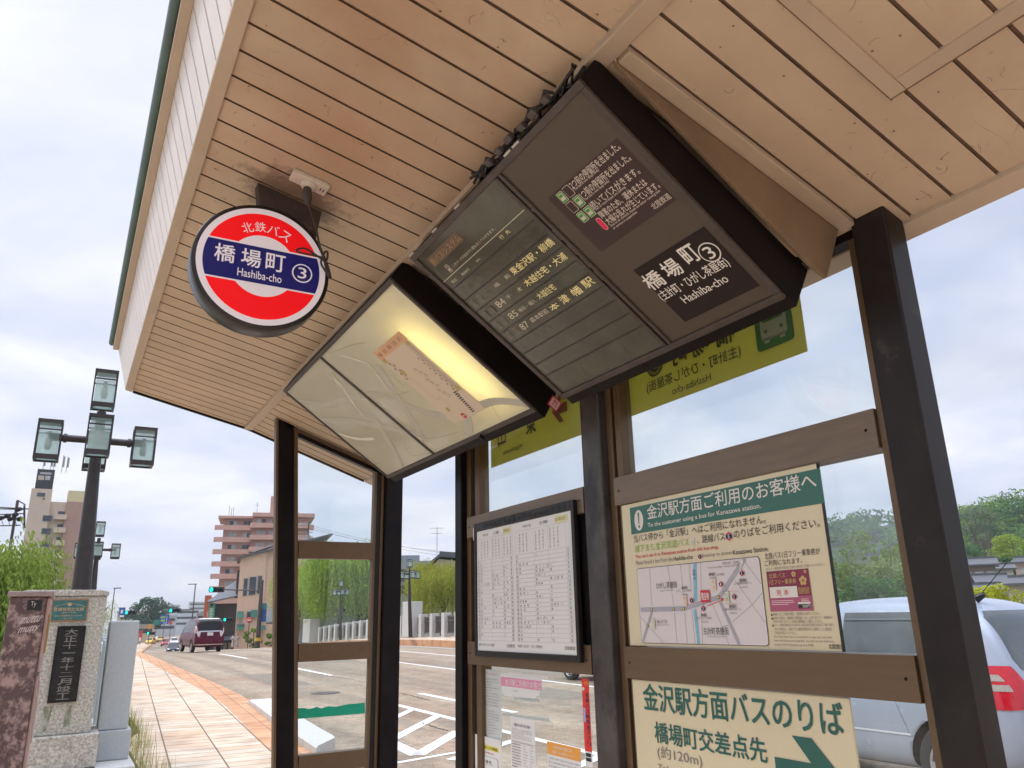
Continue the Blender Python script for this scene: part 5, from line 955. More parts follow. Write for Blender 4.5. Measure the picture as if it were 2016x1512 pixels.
# ------------------------------------------------------------------ cars
def bake(o):
    dg = bpy.context.evaluated_depsgraph_get(); dg.update(); me = bpy.data.meshes.new_from_object(o.evaluated_get(dg)); old = o.data; o.modifiers.clear(); o.data = me; return o
def temp(b, nm='tmp'): return b.build(nm)
M_tyre = mat('tyre_rubber', (.016, .016, .017), .8, var=.3, scale=30); M_rimm = mat('wheel_alloy', (.45, .45, .46), .35, metal=.7, var=.1); M_cglass = mat('car_glass', (.012, .014, .015), .06, var=0, spec=.35); M_glgrey = mat('car_glass_grey', (.05, .064, .068), .09, var=.25, scale=5, spec=.8, coat=.5)
M_red = mat('tail_lens', (.50, .006, .02), .15, var=.1, scale=30, coat=.6); M_clear = mat('clear_lens', (.58, .56, .54), .15, var=.15, scale=60, coat=.6); M_plate = mat('number_plate', (.62, .64, .60), .5, var=.05); M_chr = mat('car_chrome', (.62, .62, .64), .15, metal=1, var=0); M_arch = mat('wheel_well', (.008, .008, .008), .9, var=0)
def car_body(st, wheels, wr):
    """lofted, smoothed body with wheel openings; and an uncut copy for cutting windows and lamps out of"""
    b = MB(); vs = []; NP = 8
    for y, zb, zm_, zt, hw, rw in st:
        half = [(0, zb), (hw*.86, zb), (hw, zb+.10), (hw*1.01, (zb+zm_)/2+.04), (hw*.985, zm_), (rw+(hw-rw)*.25, zt-.10*(zt-zm_+.05)/.6), (rw*.93, zt-.012), (0, zt+.02)]
        vs += [(x, y, z) for x, z in half]+[(-x, y, z) for x, z in half[1:-1][::-1]]
    n = 14; fs = [(i*n+k_, i*n+(k_+1) % n, (i+1)*n+(k_+1) % n, (i+1)*n+k_) for i in range(len(st)-1) for k_ in range(n)]
    fs += [tuple(range(n))[::-1], tuple(range((len(st)-1)*n, len(st)*n))]
    b.add(vs, fs, M_arch, True); o = temp(b); md = o.modifiers.new('s', 'SUBSURF'); md.levels = md.render_levels = 3; bake(o)
    bm_ = bmesh.new(); bm_.from_mesh(o.data); bmesh.ops.recalc_face_normals(bm_, faces=bm_.faces); bm_.to_mesh(o.data); bm_.free()
    for p in o.data.polygons: p.use_smooth = True
    return o
def cut(src, polys, axis, name, parent, mt, grow=.004, rng=(-3, 9)):
    """piece of the body skin inside convex prisms: windows, lamps, seams"""
    full = bmesh.new(); full.from_mesh(src.data)
    for v in full.verts: v.co += v.normal*grow
    tot = bmesh.new(); base = bpy.data.meshes.new('tmp'); full.to_mesh(base); full.free(); vs, fs = [], []
    for poly in polys:
        bm_ = bmesh.new(); bm_.from_mesh(base); n = len(poly); ar = sum(poly[i][0]*poly[(i+1) % n][1]-poly[(i+1) % n][0]*poly[i][1] for i in range(n)); pl = []
        for i in range(n):
            (a0, b0), (a1, b1) = poly[i], poly[(i+1) % n]; o_ = V((b1-b0, -(a1-a0)))*(1 if ar > 0 else -1)
            pl.append((V((0, a0, b0)), V((0, o_.x, o_.y))) if axis == 'x' else (V((a0, 0, b0)), V((o_.x, 0, o_.y))))
        ax = V((1, 0, 0)) if axis == 'x' else V((0, 1, 0)); pl += [(ax*rng[0], -ax), (ax*rng[1], ax)]
        for co, no in pl: bmesh.ops.bisect_plane(bm_, geom=bm_.verts[:]+bm_.edges[:]+bm_.faces[:], plane_co=co, plane_no=no.normalized(), clear_outer=True)
        k_ = len(vs); bm_.verts.index_update(); vs += [tuple(v.co) for v in bm_.verts]; fs += [[k_+v.index for v in f.verts] for f in bm_.faces]; bm_.free()
    bpy.data.meshes.remove(base)
    if not fs: return None
    me = bpy.data.meshes.new(name); me.from_pydata(vs, [], fs); me.materials.append(mt); me.polygons.foreach_set('use_smooth', [True]*len(fs)); me.update()
    c = bpy.data.objects.new(name, me); COL.objects.link(c); c.parent = parent; LOC[c] = V((0, 0, 0)); return c
def make_car(name, label, cat, st, wheels, wr, hw, paint, side, rear, lamps, front=None, extra=None, group=None):
    t = thing(name, label, cat, (0, 0, 0), group); src = car_body(st, wheels, wr)
    body = bpy.data.objects.new('body', src.data.copy()); COL.objects.link(body); body.data.materials.clear(); body.data.materials.append(paint); body.data.materials.append(M_arch)
    for y in wheels:
        for s in (-1, 1):
            b = MB(); b.lathe((s*(hw+.2), y, wr), (-s, 0, 0), [(0, 0), (wr+.055, 0), (wr+.055, .46), (0, .46)], M_arch, 40, False); k_ = temp(b)
            bm_ = bmesh.new(); bm_.from_mesh(k_.data); bmesh.ops.remove_doubles(bm_, verts=bm_.verts, dist=1e-5); bmesh.ops.recalc_face_normals(bm_, faces=bm_.faces); bm_.to_mesh(k_.data); bm_.free()
            md = body.modifiers.new('b', 'BOOLEAN'); md.operation = 'DIFFERENCE'; md.object = k_; md.solver = 'EXACT'; bake(body); bpy.data.objects.remove(k_)
    for i, p in enumerate(body.data.polygons):
        if not p.use_smooth: p.material_index = min(1, len(body.data.materials)-1)
    body.parent = t; LOC[body] = V((0, 0, 0))
    for poly, mt in side: cut(src, [poly], 'x', 'side_window', t, mt)
    for poly, mt in rear: cut(src, [poly], 'y', 'rear_window', t, mt, rng=(-1, 1.0))
    for poly, mt, nm in lamps:
        for s in (-1, 1): cut(src, [[(s*x, z) for x, z in poly]], 'y', nm, t, mt, .006 if nm != 'lamp_lens' else .009, rng=(-1, .48))
    if front:
        for poly, mt in front[0]: cut(src, [poly], 'y', 'windscreen', t, mt, rng=(st[-1][0]-2.2, 9))
        for poly, mt, nm in front[1]:
            for s in (-1, 1): cut(src, [[(s*x, z) for x, z in poly]], 'y', nm, t, mt, .006, rng=(st[-1][0]-.7, 9))
    for y in wheels:
        for s in (-1, 1):
            b = MB(); x = s*(hw-.045); wt_ = .19
            b.lathe((x+s*.04, y, wr), (-s, 0, 0), [(wr*.64, 0), (wr*.9, -.002), (wr, .025), (wr, wt_-.02), (wr*.9, wt_), (wr*.6, wt_)], M_tyre, 36); w_ = b.build('wheel', t)
            b = MB(); b.lathe((x+s*.035, y, wr), (-s, 0, 0), [(wr*.66, 0), (wr*.60, .008), (wr*.58, .05), (0, .05)], M_arch, 30)
            for k_ in range(7):
                a = 2*math.pi*k_/7; d = V((0, math.cos(a), math.sin(a))); q = V((0, -math.sin(a), math.cos(a))); b.obox(V((x+s*.022, y, wr))+d*wr*.34, V((.012, 0, 0)), d*wr*.30, q*wr*.085, M_rimm)
            b.lathe((x+s*.035, y, wr), (-s, 0, 0), [(wr*.665, -.002), (wr*.60, .0), (wr*.575, .012), (wr*.58, .03)], M_rimm, 30); b.lathe((x+s*.04, y, wr), (-s, 0, 0), [(0, 0), (wr*.15, 0), (wr*.17, .03)], M_rimm, 16); b.build('rim', w_)
    if extra: extra(t, src)
    bpy.data.objects.remove(src)
    return t
def paintm(name, col, rough=.22, metal=.1): return mat(name, col, rough, metal=metal, var=.03, scale=3, coat=.4, spec=.35)
def place(t, x, y, z, deg=0): t.location = (x, y, z); t.rotation_euler.z = R(deg); return t
M_clr2 = mat('reversing_lens', (.36, .33, .30), .2, var=.2, scale=60)
# silver-white compact car parked on the road behind the shelter
ST1 = [(.0, .40, .74, .84, .66, .58), (.05, .30, .84, 1.0, .77, .66), (.20, .25, .92, 1.33, .815, .62), (.40, .23, .95, 1.52, .825, .58), (.8, .22, .95, 1.565, .83, .575), (1.3, .21, .94, 1.58, .83, .57), (2.0, .21, .93, 1.565, .83, .57), (2.45, .21, .92, 1.47, .83, .57), (2.95, .22, .91, 1.10, .82, .64), (3.3, .24, .86, .93, .80, .68), (3.6, .28, .74, .80, .75, .62), (3.72, .38, .62, .68, .64, .5)]
P_wht = paintm('silver_white_paint', (.34, .385, .47), .25, .15)
def ex1(t, src):
    b = MB(); b.tube([(-.28, .50, 1.545), (-.28, .42, 1.575)], [.035, .02], M_cglass, 12); b.tube([(-.28, .44, 1.59), (-.28, .16, 1.82)], .0035, M_arch, 6); b.build('antenna', t)
    cut(src, [[(.30, .905), (2.32, .905), (2.32, .915), (.30, .915)]], 'x', 'belt_trim', t, M_arch, .005)
    cut(src, [[(1.70, .26), (1.707, .26), (1.707, .93), (1.70, .93)], [(1.005, .50), (1.012, .50), (1.20, .93), (1.193, .93)]], 'x', 'door_seam', t, mat('seam_grey', (.16, .17, .19), .6, var=0), .002)
    cut(src, [[(1.00, .50), (2.3, .50), (2.3, .515), (1.00, .515)]], 'x', 'side_moulding', t, mat('moulding_silver', (.62, .65, .70), .3, var=0), .008)
    b = MB(); b.box((-.17, -.012, .66), (.17, -.004, .83), M_plate); b.build('number_plate', t)
    cut(src, [[(.60, 1.385), (1.68, 1.39), (1.68, 1.405), (.60, 1.40)]], 'x', 'window_visor', t, mat('visor_grey', (.10, .12, .13), .2, var=0), .02)
white_car = make_car('parked_car', 'silver white compact car seen through the glass and right of the post', 'car', ST1, (.68, 3.05), .30, .83, P_wht,
    [([(.42, 1.0), (1.68, .98), (1.69, 1.455), (.66, 1.45), (.48, 1.30)], M_glgrey), ([(1.76, .97), (2.28, .97), (2.60, 1.10), (2.20, 1.44), (1.76, 1.455)], M_glgrey)],
    [([(-.56, 1.02), (.56, 1.02), (.60, 1.10), (.54, 1.40), (.46, 1.45), (-.46, 1.45), (-.54, 1.40), (-.60, 1.10)], M_glgrey)],
    [([(.56, .765), (.9, .74), (.9, 1.055), (.67, 1.05), (.60, .92)], M_red, 'tail_lamp'), ([(.75, .945), (.9, .945), (.9, .99), (.755, .99)], M_clr2, 'lamp_lens'), ([(.74, .875), (.9, .875), (.9, .92), (.745, .92)], M_clr2, 'lamp_lens')], None, ex1)
place(white_car, 7.66, 3.80, -.06); white_car.scale.z = 1.12
# burgundy minivan at the crest of the bridge
ST2 = [(.0, .50, .92, 1.02, .80, .74), (.03, .38, 1.02, 1.25, .85, .78), (.10, .30, 1.06, 1.62, .86, .74), (.22, .28, 1.06, 1.78, .86, .72), (.6, .27, 1.05, 1.83, .865, .71), (2.0, .27, 1.04, 1.85, .87, .71), (3.1, .27, 1.03, 1.82, .87, .70), (3.6, .27, 1.02, 1.66, .87, .70), (4.15, .28, 1.0, 1.18, .86, .70), (4.5, .30, .92, 1.0, .84, .70), (4.7, .40, .75, .80, .74, .60)]
P_burg = mat('burgundy_paint', (.095, .004, .026), .28, var=.03, scale=3, spec=.3); M_wht2 = mat('pearl_roof', (.72, .72, .72), .25, var=0, coat=.5)
def ex2(t, src):
    b = MB(); b.box((-.17, -.014, .90), (.17, -.004, 1.07), M_plate); b.build('number_plate', t); cut(src, [[(-.66, 1.10), (.66, 1.10), (.62, 1.16), (-.62, 1.16)]], 'y', 'chrome_bar', t, M_chr, .012, (-1, .5))
    cut(src, [[(-.84, .40), (.84, .40), (.80, .45), (-.80, .45)]], 'y', 'bumper_strip', t, M_chr, .010, (-1, .5)); cut(src, [[(-.70, 1.775), (.70, 1.775), (.66, 1.83), (-.66, 1.83)]], 'y', 'roof_spoiler', t, M_wht2, .03, (-1, .5))
van = make_car('minivan', 'burgundy minivan seen from behind at the top of the bridge', 'minivan', ST2, (.85, 3.72), .33, .87, P_burg,
    [([(.35, 1.08), (3.5, 1.06), (3.9, 1.16), (3.3, 1.70), (.45, 1.72)], M_cglass)], [([(-.66, 1.18), (.66, 1.18), (.72, 1.3), (.64, 1.74), (-.64, 1.74), (-.72, 1.3)], M_cglass)],
    [([(.72, 1.06), (.95, 1.08), (.95, 1.44), (.79, 1.42)], M_clear, 'tail_lamp'), ([(.62, .84), (.68, .84), (.84, 1.12), (.58, 1.14), (.56, 1.04)], M_clear, 'tail_lamp'), ([(.79, 1.10), (.95, 1.10), (.95, 1.40), (.82, 1.40)], M_red, 'lamp_lens')], None, ex2)
pv = deep(411, 1281, 45); place(van, pv.x, pv.y, Hh(pv.y)-.14, 4); van.scale = (.97, 1, 1.06)
# far and oncoming traffic
M_head = mat('headlamp', (.75, .77, .8), .2, var=0, coat=.4)
def small(name, label, cat, paint, mirror=False, plate=True):
    fr = ([([(-.62, .98), (.62, .98), (.52, 1.46), (-.52, 1.46)], M_cglass)], [([(.44, .62), (.78, .64), (.80, .80), (.46, .74)], M_head, 'headlamp')])
    return make_car(name, label, cat, ST1, (.68, 3.05), .30, .83, paint, [([(.42, .97), (2.28, .95), (2.62, 1.10), (2.20, 1.44), (.66, 1.45)], M_cglass)], [([(-.56, 1.02), (.56, 1.02), (.54, 1.40), (-.54, 1.40)], M_cglass)],
        [([(.60, .74), (.9, .70), (.9, 1.12), (.66, 1.10)], M_red, 'tail_lamp')], fr, (lambda t, src: MB().box((-.17, 3.735, .40), (.17, 3.75, .56), M_plate).build('number_plate', t)))
def far_at(px_, py_, D): p = deep(px_, py_, D); return p.x, p.y, Hh(p.y)-.12
blk = small('small_car', 'dark blue black small car coming towards the bridge', 'car', paintm('dark_navy_paint', (.022, .025, .04))); x, y, z = far_at(339, 1275, 112); place(blk, x, y, z, 176)
opp = small('oncoming_car', 'silver car of which one wheel shows below the timetable', 'car', paintm('grey_silver_paint', (.52, .53, .54))); p = onX(1119, 1318, 12.06); place(opp, 12.06+.83, p.y+.68, -.04, 180)
def recol(src, paint, label, px_, py_, D, deg, sc=1):
    c = copy_tree(src, None, None, label); x, y, z = far_at(px_, py_, D); place(c, x, y, z, deg); c.scale = (sc,)*3
    for ch in c.children:
        if ch.name.startswith('body'): ch.data = ch.data.copy(); ch.data.materials[0] = paint
    return c
recol(blk, paintm('bright_red_paint', (.42, .02, .02)), 'red car far down the street left of the dark car', 325, 1261, 165, 176)
recol(blk, paintm('taxi_yellow', (.72, .50, .02)), 'yellow car at the kerb far down the street', 301, 1259, 190, 160)
recol(blk, paintm('taxi_yellow', (.72, .50, .02)), 'yellow car behind the other yellow one, by the red car', 318, 1255, 215, 168)
recol(blk, paintm('far_white_paint', (.70, .70, .72)), 'white car in the queue right behind the red car', 342, 1259, 170, 176, 1.1)
recol(blk, paintm('far_white_paint', (.70, .70, .72)), 'white car nearest to the dark left side of the minivan', 360, 1257, 185, 176, 1.15)
# ------------------------------------------------------------------ trees
M_bark = mat('bark', (.10, .075, .055), .9, var=.35, scale=9, bump=.5)
def willow(base, h, r, seed, label, col, n=900, ls=1, group=None):
    rn = random.Random(seed); base = V(base); t = thing('willow_tree', label, 'tree', base, group); b = MB(); th = h*.50; tips = []
    top = base+V((rn.uniform(-.3, .3), rn.uniform(-.3, .3), th)); b.tube([base, base+(top-base)*.5+V((rn.uniform(-.2, .2), 0, 0)), top], [h*.030, h*.024, h*.020], M_bark, 9)
    for i in range(9):
        a = 2*math.pi*i/9+rn.uniform(-.3, .3); q = r*rn.uniform(.35, .72); e_ = top+V((math.cos(a)*q, math.sin(a)*q, (h-th)*rn.uniform(.5, .92))); md_ = top+(e_-top)*.5+V((0, 0, (h-th)*.16)); b.tube([top-V((0, 0, rn.uniform(0, th*.3))), md_, e_], [h*.013, h*.009, h*.003], M_bark, 6); tips += [e_, md_, top+(e_-top)*.8]
    b.build('trunk', t); b = MB(); m = leafy('willow_'+label[:9], col, .4, .45)
    for i in range(n):
        c = rn.choice(tips); o_ = c+V((rn.gauss(0, r*.20), rn.gauss(0, r*.20), rn.gauss(0, h*.045))); out_ = V((o_.x-base.x, o_.y-base.y, 0)); d = out_.normalized() if out_.length > .01 else V((1, 0, 0)); L = h*rn.uniform(.14, .56); spread = r*rn.uniform(.06, .30); k_n = 13
        for k_ in range(k_n):
            s = k_/k_n; p = o_+d*spread*(1-(1-s)**2)+V((0, 0, h*.05*math.sin(min(1, s*3)*1.57)-L*s**1.25)); p += V((rn.gauss(0, .05), rn.gauss(0, .05), 0)); a = rn.uniform(0, 6.28); w_ = V((math.cos(a), math.sin(a), 0))*h*ls*rn.uniform(.0035, .0065); l = V((d.x*.3+rn.gauss(0, .3), d.y*.3+rn.gauss(0, .3), -1))*h*ls*rn.uniform(.014, .027); b.add([p-w_, p+w_, p+l+w_*.3, p+l-w_*.3], [(0, 1, 2, 3)], m)
    b.build('crown', t); return t
def blob(b, c, r, n, ls, m, rn, fl=1.0):
    for i in range(n):
        d = V((rn.gauss(0, 1), rn.gauss(0, 1), rn.gauss(0, 1))).normalized(); p = c+V((d.x*r, d.y*r, d.z*r*fl))*rn.uniform(.55, 1.0)**.5; u = V((rn.gauss(0, 1), rn.gauss(0, 1), rn.gauss(0, .6))).normalized(); w_ = u.cross(d+V((rn.gauss(0, .4), rn.gauss(0, .4), rn.gauss(0, .4)))).normalized(); u *= ls*rn.uniform(.6, 1.2); w_ *= ls*rn.uniform(.35, .7); b.add([p-u, p-w_, p+u, p+w_], [(0, 1, 2, 3)], m)
def tree(base, h, r, seed, label, col, name='tree', clumps=34, leaf=.16, n=110, low=.25, group=None, fl=.7):
    rn = random.Random(seed); base = V(base); t = thing(name, label, 'tree', base, group); b = MB(); b.tube([base, base+V((0, 0, h*.35)), base+V((rn.uniform(-.2, .2)*r, 0, h*.8))], [h*.03, h*.022, h*.006], M_bark, 8)
    cs = []
    for i in range(clumps):
        a = rn.uniform(0, 6.28); z = rn.uniform(low, 1); q = r*math.sqrt(max(.04, 1-((z-(low+.36))/(1.02-low-.3))**2 if z > low+.36 else 1-((low+.36-z)/.42)**2))*rn.uniform(.35, .95); cs.append(base+V((math.cos(a)*q, math.sin(a)*q, z*h*.93)))
    for c in cs[:10]: b.tube([base+V((0, 0, h*rn.uniform(.25, .5))), c], [h*.010, h*.003], M_bark, 5)
    b.build('trunk', t); b = MB(); m = leafy('leaf_'+label[:14], col)
    for c in cs: blob(b, c, r*rn.uniform(.22, .36), n, leaf, m, rn, fl)
    b.build('crown', t); return t
p = deep(18, 1215, 24); willow((p.x-.55, p.y, -2.2), 6.7, 2.3, 21, 'bushy willow at the left edge behind the brown cabinet', (.27, .36, .075), 3400, .85)
p = deep(668, 1250, 78); willow((p.x, p.y, -1.0), 10.2, 4.3, 22, 'round bright willow behind the white railing, seen through the end glass', (.33, .46, .08), 3600, 1.0)
p = deep(560, 1250, 84); willow((p.x+1.2, p.y, -1.2), 9.6, 3.0, 23, 'willow by the tan corner building, partly behind the shelter post', (.32, .44, .08), 1300, .95)
p = deep(872, 1240, 62); willow((p.x, p.y, -.6), 6.7, 3.5, 24, 'yellow green weeping tree behind the railing in front of the tiled house', (.35, .37, .07), 3000, .95)
p = deep(206, 1240, 70); willow((p.x-.9, p.y, -2), 6.3, 1.8, 25, 'thin hanging willow just right of the granite pillar', (.30, .35, .09), 400, .7)
p = deep(292, 1215, 230); tree((p.x, p.y, -2.6), 12.5, 6.2, 31, 'dark layered pine far down the street', (.075, .135, .085), 'pine_tree', 40, .4, 90, .35)
# trees beyond the road on the right
def rtree(px_, ytop, D, w_px, seed, label, col, **k):
    p = deep(px_, 1196, D); zt = deep(px_, ytop, D).z; return tree((p.x, p.y, -3.2), zt+3.2, w_px/1508*D/2, seed, label, col, group='trees on the river bank', **k)
rtree(1745, 1030, 42, 175, 41, 'tall light green tree seen through the pane next to the right post', (.21, .27, .07), low=.30, clumps=44, n=70, leaf=.13)
rtree(1648, 1085, 48, 190, 42, 'bushy mid green tree behind the notice board edge', (.15, .24, .055), low=.15, clumps=50, leaf=.15)
rtree(1715, 1125, 36, 160, 43, 'low dark green bush tree just above the roof of the parked car', (.09, .19, .05), low=.1, clumps=46, leaf=.13)
rtree(1800, 1105, 39, 120, 44, 'mid green tree hidden for the most part by the right post', (.13, .22, .05), low=.15, leaf=.14)
rtree(1938, 1138, 34, 130, 45, 'yellow green shrub above the roof of the parked car, right of the post', (.42, .44, .04), low=.3, leaf=.07, clumps=60, n=150)
rtree(2030, 1150, 34, 150, 46, 'low yellow shrub at the right edge above the car roof', (.38, .40, .04), low=.3, leaf=.07, clumps=60, n=150)
rtree(1988, 1084, 150, 42, 47, 'dark umbrella shaped pine among the tiled houses', (.09, .20, .06), name='pine_tree', low=.55, leaf=.22, fl=.5, clumps=46, n=120)
rtree(2010, 1040, 170, 90, 48, 'bright green tree at the right edge in front of the wooded hill', (.28, .37, .05), leaf=.3, clumps=46, n=120)
rtree(1920, 1062, 185, 90, 49, 'dark layered tree behind the grey roofed house', (.08, .18, .06), leaf=.32, clumps=46, n=120)
rtree(1962, 975, 235, 75, 50, 'sparse pale tree on the skyline of the wooded hill', (.17, .22, .12), leaf=.4, clumps=22, n=60, low=.55)
# wooded hills
def hill(name, c, rx_, ry_, h): 
    c = V(c); b = MB(); n, m_ = 40, 14; vs = []
    for j in range(m_+1):
        s = j/m_
        for i in range(n): a = 2*math.pi*i/n; vs.append((c.x+rx_*(1-s)*math.cos(a), c.y+ry_*(1-s)*math.sin(a), c.z+h*(1-(1-s)**2)**1.0))
    b.add(vs, [(j*n+i, j*n+(i+1) % n, (j+1)*n+(i+1) % n, (j+1)*n+i) for j in range(m_) for i in range(n)], mat('hill_earth', (.035, .06, .025), .95), True); return b.build(name, kind='structure')
def woods(c, rx_, ry_, h, n, cr, ls, cols, seed, nl=34):
    rn = random.Random(seed); c = V(c); b = MB(); ms = [leafy('woods_%d_%d' % (seed, i), q) for i, q in enumerate(cols)]
    for i in range(n):
        a = rn.uniform(0, 6.28); s = rn.uniform(.06, 1)**.6; p = c+V((rx_*s*math.cos(a), ry_*s*math.sin(a), h*(1-s**2)))
        if (p-CAM).dot(CR) < -9999: continue
        m = ms[int(min(len(ms)-1, max(0, (mnoise.noise(p*.03)*.9+.5+rn.gauss(0, .22))*len(ms))))]; r = cr*rn.uniform(.6, 1.35)
        for k_ in range(4): blob(b, p+V((rn.gauss(0, r*.45), rn.gauss(0, r*.45), r*rn.uniform(.1, 1.1))), r*.62, nl, ls, m, rn, .75)
    tag(b.build('hillside_woods'), 'wooded hillside of mixed bamboo and broadleaf green', 'woodland', None, 'stuff')
c1 = deep(2075, 1196, 300); c1.z = -4; hill('hill', c1, 80, 80, 42); woods(c1, 80, 80, 42, 520, 5.2, .62, [(.06, .14, .045), (.11, .23, .05), (.18, .30, .045), (.26, .36, .045)], 61, 42)
c2 = deep(1810, 1196, 720); c2.z = -4; hill('hill', c2, 260, 200, 82); woods(c2, 260, 200, 84, 520, 9, 2.2, [(.07, .14, .07), (.11, .20, .07), (.14, .24, .07)], 62, 18)

# ------------------------------------------------------------------ buildings
class Fac:
    """upright facade standing at a surveyed distance; boxes are set in facade metres and project along n"""
    def __init__(s, px0, px1, ytop, D, turn=None):
        P0, P1 = deep(px0, ytop, D), deep(px1, ytop, D); s.ht = (P0.z+P1.z)/2; u = V((P1.x-P0.x, P1.y-P0.y, 0)); s.w = u.length; s.u = u.normalized()
        turn = math.degrees(math.atan((1008-(px0+px1)/2)/1508)) if turn is None else turn
        s.u = (Mx.Rotation(R(turn), 3, 'Z') @ s.u)
        s.v = V((0, 0, 1)); s.n = s.u.cross(s.v); s.o = V((P0.x, P0.y, 0))
    uv = Sheet.uv
    def at(s, a, z, d): return s.o+s.u*a+s.v*z+s.n*d
    def box(s, b, a0, z0, a1, z1, d0, d1, mt): return b.obox(s.at((a0+a1)/2, (z0+z1)/2, (d0+d1)/2), s.u*(a1-a0)/2, s.v*(z1-z0)/2, s.n*(d1-d0)/2, mt)
    def bpx(s, b, p0, p1, d0, d1, mt): a, c = s.uv(*p0), s.uv(*p1); return s.box(b, min(a[0], c[0]), min(a[1], c[1]), max(a[0], c[0]), max(a[1], c[1]), d0, d1, mt)
M_win = mat('window_glass', (.06, .07, .08), .12, var=.4, scale=.8, spec=.4); M_curt = mat('curtained_window', (.42, .43, .42), .3, var=.2, scale=.7); M_wfr = mat('window_frame_grey', (.34, .33, .33), .5, var=0); M_tile = mat('grey_roof_tile', (.085, .09, .10), .45, var=.3, scale=3, spec=.6); M_dwood = mat('dark_timber', (.035, .026, .022), .75, var=.4, scale=4); M_wallc = mat('cream_wall', (.55, .47, .36), .8, var=.10, scale=.6)
# salmon apartment block
F = Fac(434, 612, 1010, 200); ap = thing('apartment_block', 'tall salmon pink apartment block with curved balconies', 'building', (F.o.x, F.o.y, 0)); M_sal = mat('salmon_tile', (.50, .275, .22), .7, var=.09, scale=.35); M_sal2 = mat('salmon_parapet', (.58, .33, .27), .7, var=.07, scale=.5)
b = MB(); F.box(b, 1.0, -3, 8.0, F.ht-1.0, -14, -1.6, M_sal); F.box(b, 8.0, -3, F.w-1.2, F.ht-.6, -14, -.4, M_sal); b.build('wall', ap)
b = MB(); F.box(b, -.4, F.ht-1.0, 8.3, F.ht-.4, -14.6, .1, M_sal2); F.box(b, 8.0, F.ht-.6, F.w+.3, F.ht+.4, -14.6, 1.3, M_sal2); b.build('roof', ap)
b = MB(); F.box(b, 12.4, F.ht+.41, 17, F.ht+5.6, -9, -4, M_sal); b.build('stair_tower', ap)
b = MB()
for a, h in ((2.0, 3), (2.6, 2.4), (3.1, 2.8), (9.0, 3.4), (15.5, 11)): z = F.ht-.4 if a < 8 else F.ht+.41; b.tube([F.at(a, z, -3), F.at(a, z+h, -3)], .07, M_wfr, 5)
b.tube([F.at(8.4, F.ht+2.9, -3), F.at(9.6, F.ht+2.9, -3)], .05, M_wfr, 5); b.build('aerial', ap)
def balc(a0, a1, z, d, round_left):
    b = MB(); pts = [(a1, .0), (a1, d)]
    if round_left: pts += [(a0+1.2, d), (a0+.4, d-.25), (a0, d-.9), (a0, 0)]
    else: pts += [(a0, d), (a0, 0)]
    b.prism([F.at(a, z, dd) for a, dd in pts], (0, 0, 1.25), M_sal2); b.build('balcony', ap)
for k_ in range(10):
    z = F.ht-4.0-k_*3.08
    if z < -2: break
    balc(-1.1, 8.0, z-.1, .4-.0, True); balc(7.6, F.w-1.4, z+.45, 1.7, True)
    if k_ < 7: balc(F.w-1.15, F.w+.25, z+.1, -3.0+4, False)
    for a, wd, zz, mt in ((2.4, 1.9, .2, M_curt), (5.9, 2.0, .2, M_win)):
        b = MB(); F.box(b, a-.1, z+1.16, a+wd+.1, z+2.45, -1.599, -1.52, M_wfr); wf = b.build('window', ap); b = MB(); F.box(b, a, z+1.25, a+wd*.48, z+2.38, -1.519, -1.48, M_curt if k_ % 2 else M_win); F.box(b, a+wd*.52, z+1.25, a+wd, z+2.38, -1.519, -1.48, mt); b.build('pane', wf)
    for a, wd, mt in ((9.3, 2.1, M_curt), (12.5, 1.3, M_curt), (14.2, 1.5, M_win), (18.2, 1.6, M_curt)):
        b = MB(); F.box(b, a-.1, z+1.74, a+wd+.1, z+3.0, -.399, -.32, M_wfr); wf = b.build('window', ap); b = MB(); F.box(b, a, z+1.8, a+wd*.48, z+2.93, -.319, -.28, mt); F.box(b, a+wd*.52, z+1.8, a+wd, z+2.93, -.319, -.28, M_curt if k_ % 3 else M_win); b.build('pane', wf)
# tan corner building with green awnings
z4_ = Zm(400, 940, 5.04); F = Fac(474, 523, 1098, 108); tbd = thing('corner_building', 'tan plastered corner building with narrow windows and green awnings', 'building', (F.o.x, F.o.y, 0)); M_tan = mat('tan_plaster', (.66, .46, .335), .8, var=.08, scale=.8); M_awn = mat('green_awning', (.03, .13, .085), .7, var=.1)
b = MB(); b.prism([F.at(0, -3, 0), F.at(F.w, -3, 0), F.at(F.w, F.ht+1.25, 0), F.at(0, F.ht, 0)], F.n*-9, M_tan); b.prism([F.at(F.w+.01, -3, -.25), F.at(F.w+9, -3, -.25), F.at(F.w+9, F.ht+2, -.25), F.at(F.w+.01, F.ht+1.0, -.25)], F.n*-8, M_tan); b.build('wall', tbd)
b = MB(); b.prism([F.at(-.5, F.ht+.02-.2, .5), F.at(F.w+9, F.ht+3.3, .5), F.at(F.w+9, F.ht+3.55, .5), F.at(-.5, F.ht+.07, .5)], F.n*-9.5, M_tile); b.prism([F.at(1.6, F.ht+.75, .55), F.at(4.4, F.ht+1.75, .55), F.at(4.4, F.ht+2.0, .55), F.at(1.6, F.ht+1.0, .55)], F.n*-3, M_wfr); b.build('roof', tbd)
def window(F, t, p0, p1, mt=None, d=0):
    a, c = F.uv(*p0), F.uv(*p1); a0, a1, z0, z1 = min(a[0], c[0]), max(a[0], c[0]), min(a[1], c[1]), max(a[1], c[1]); b = MB(); F.box(b, a0-.08, z0-.08, a1+.08, z1+.08, d+.001, d+.06, M_wfr); f_ = b.build('window', t); b = MB(); F.box(b, a0, z0, a1, z1, d+.061, d+.09, mt or M_win); b.build('pane', f_)
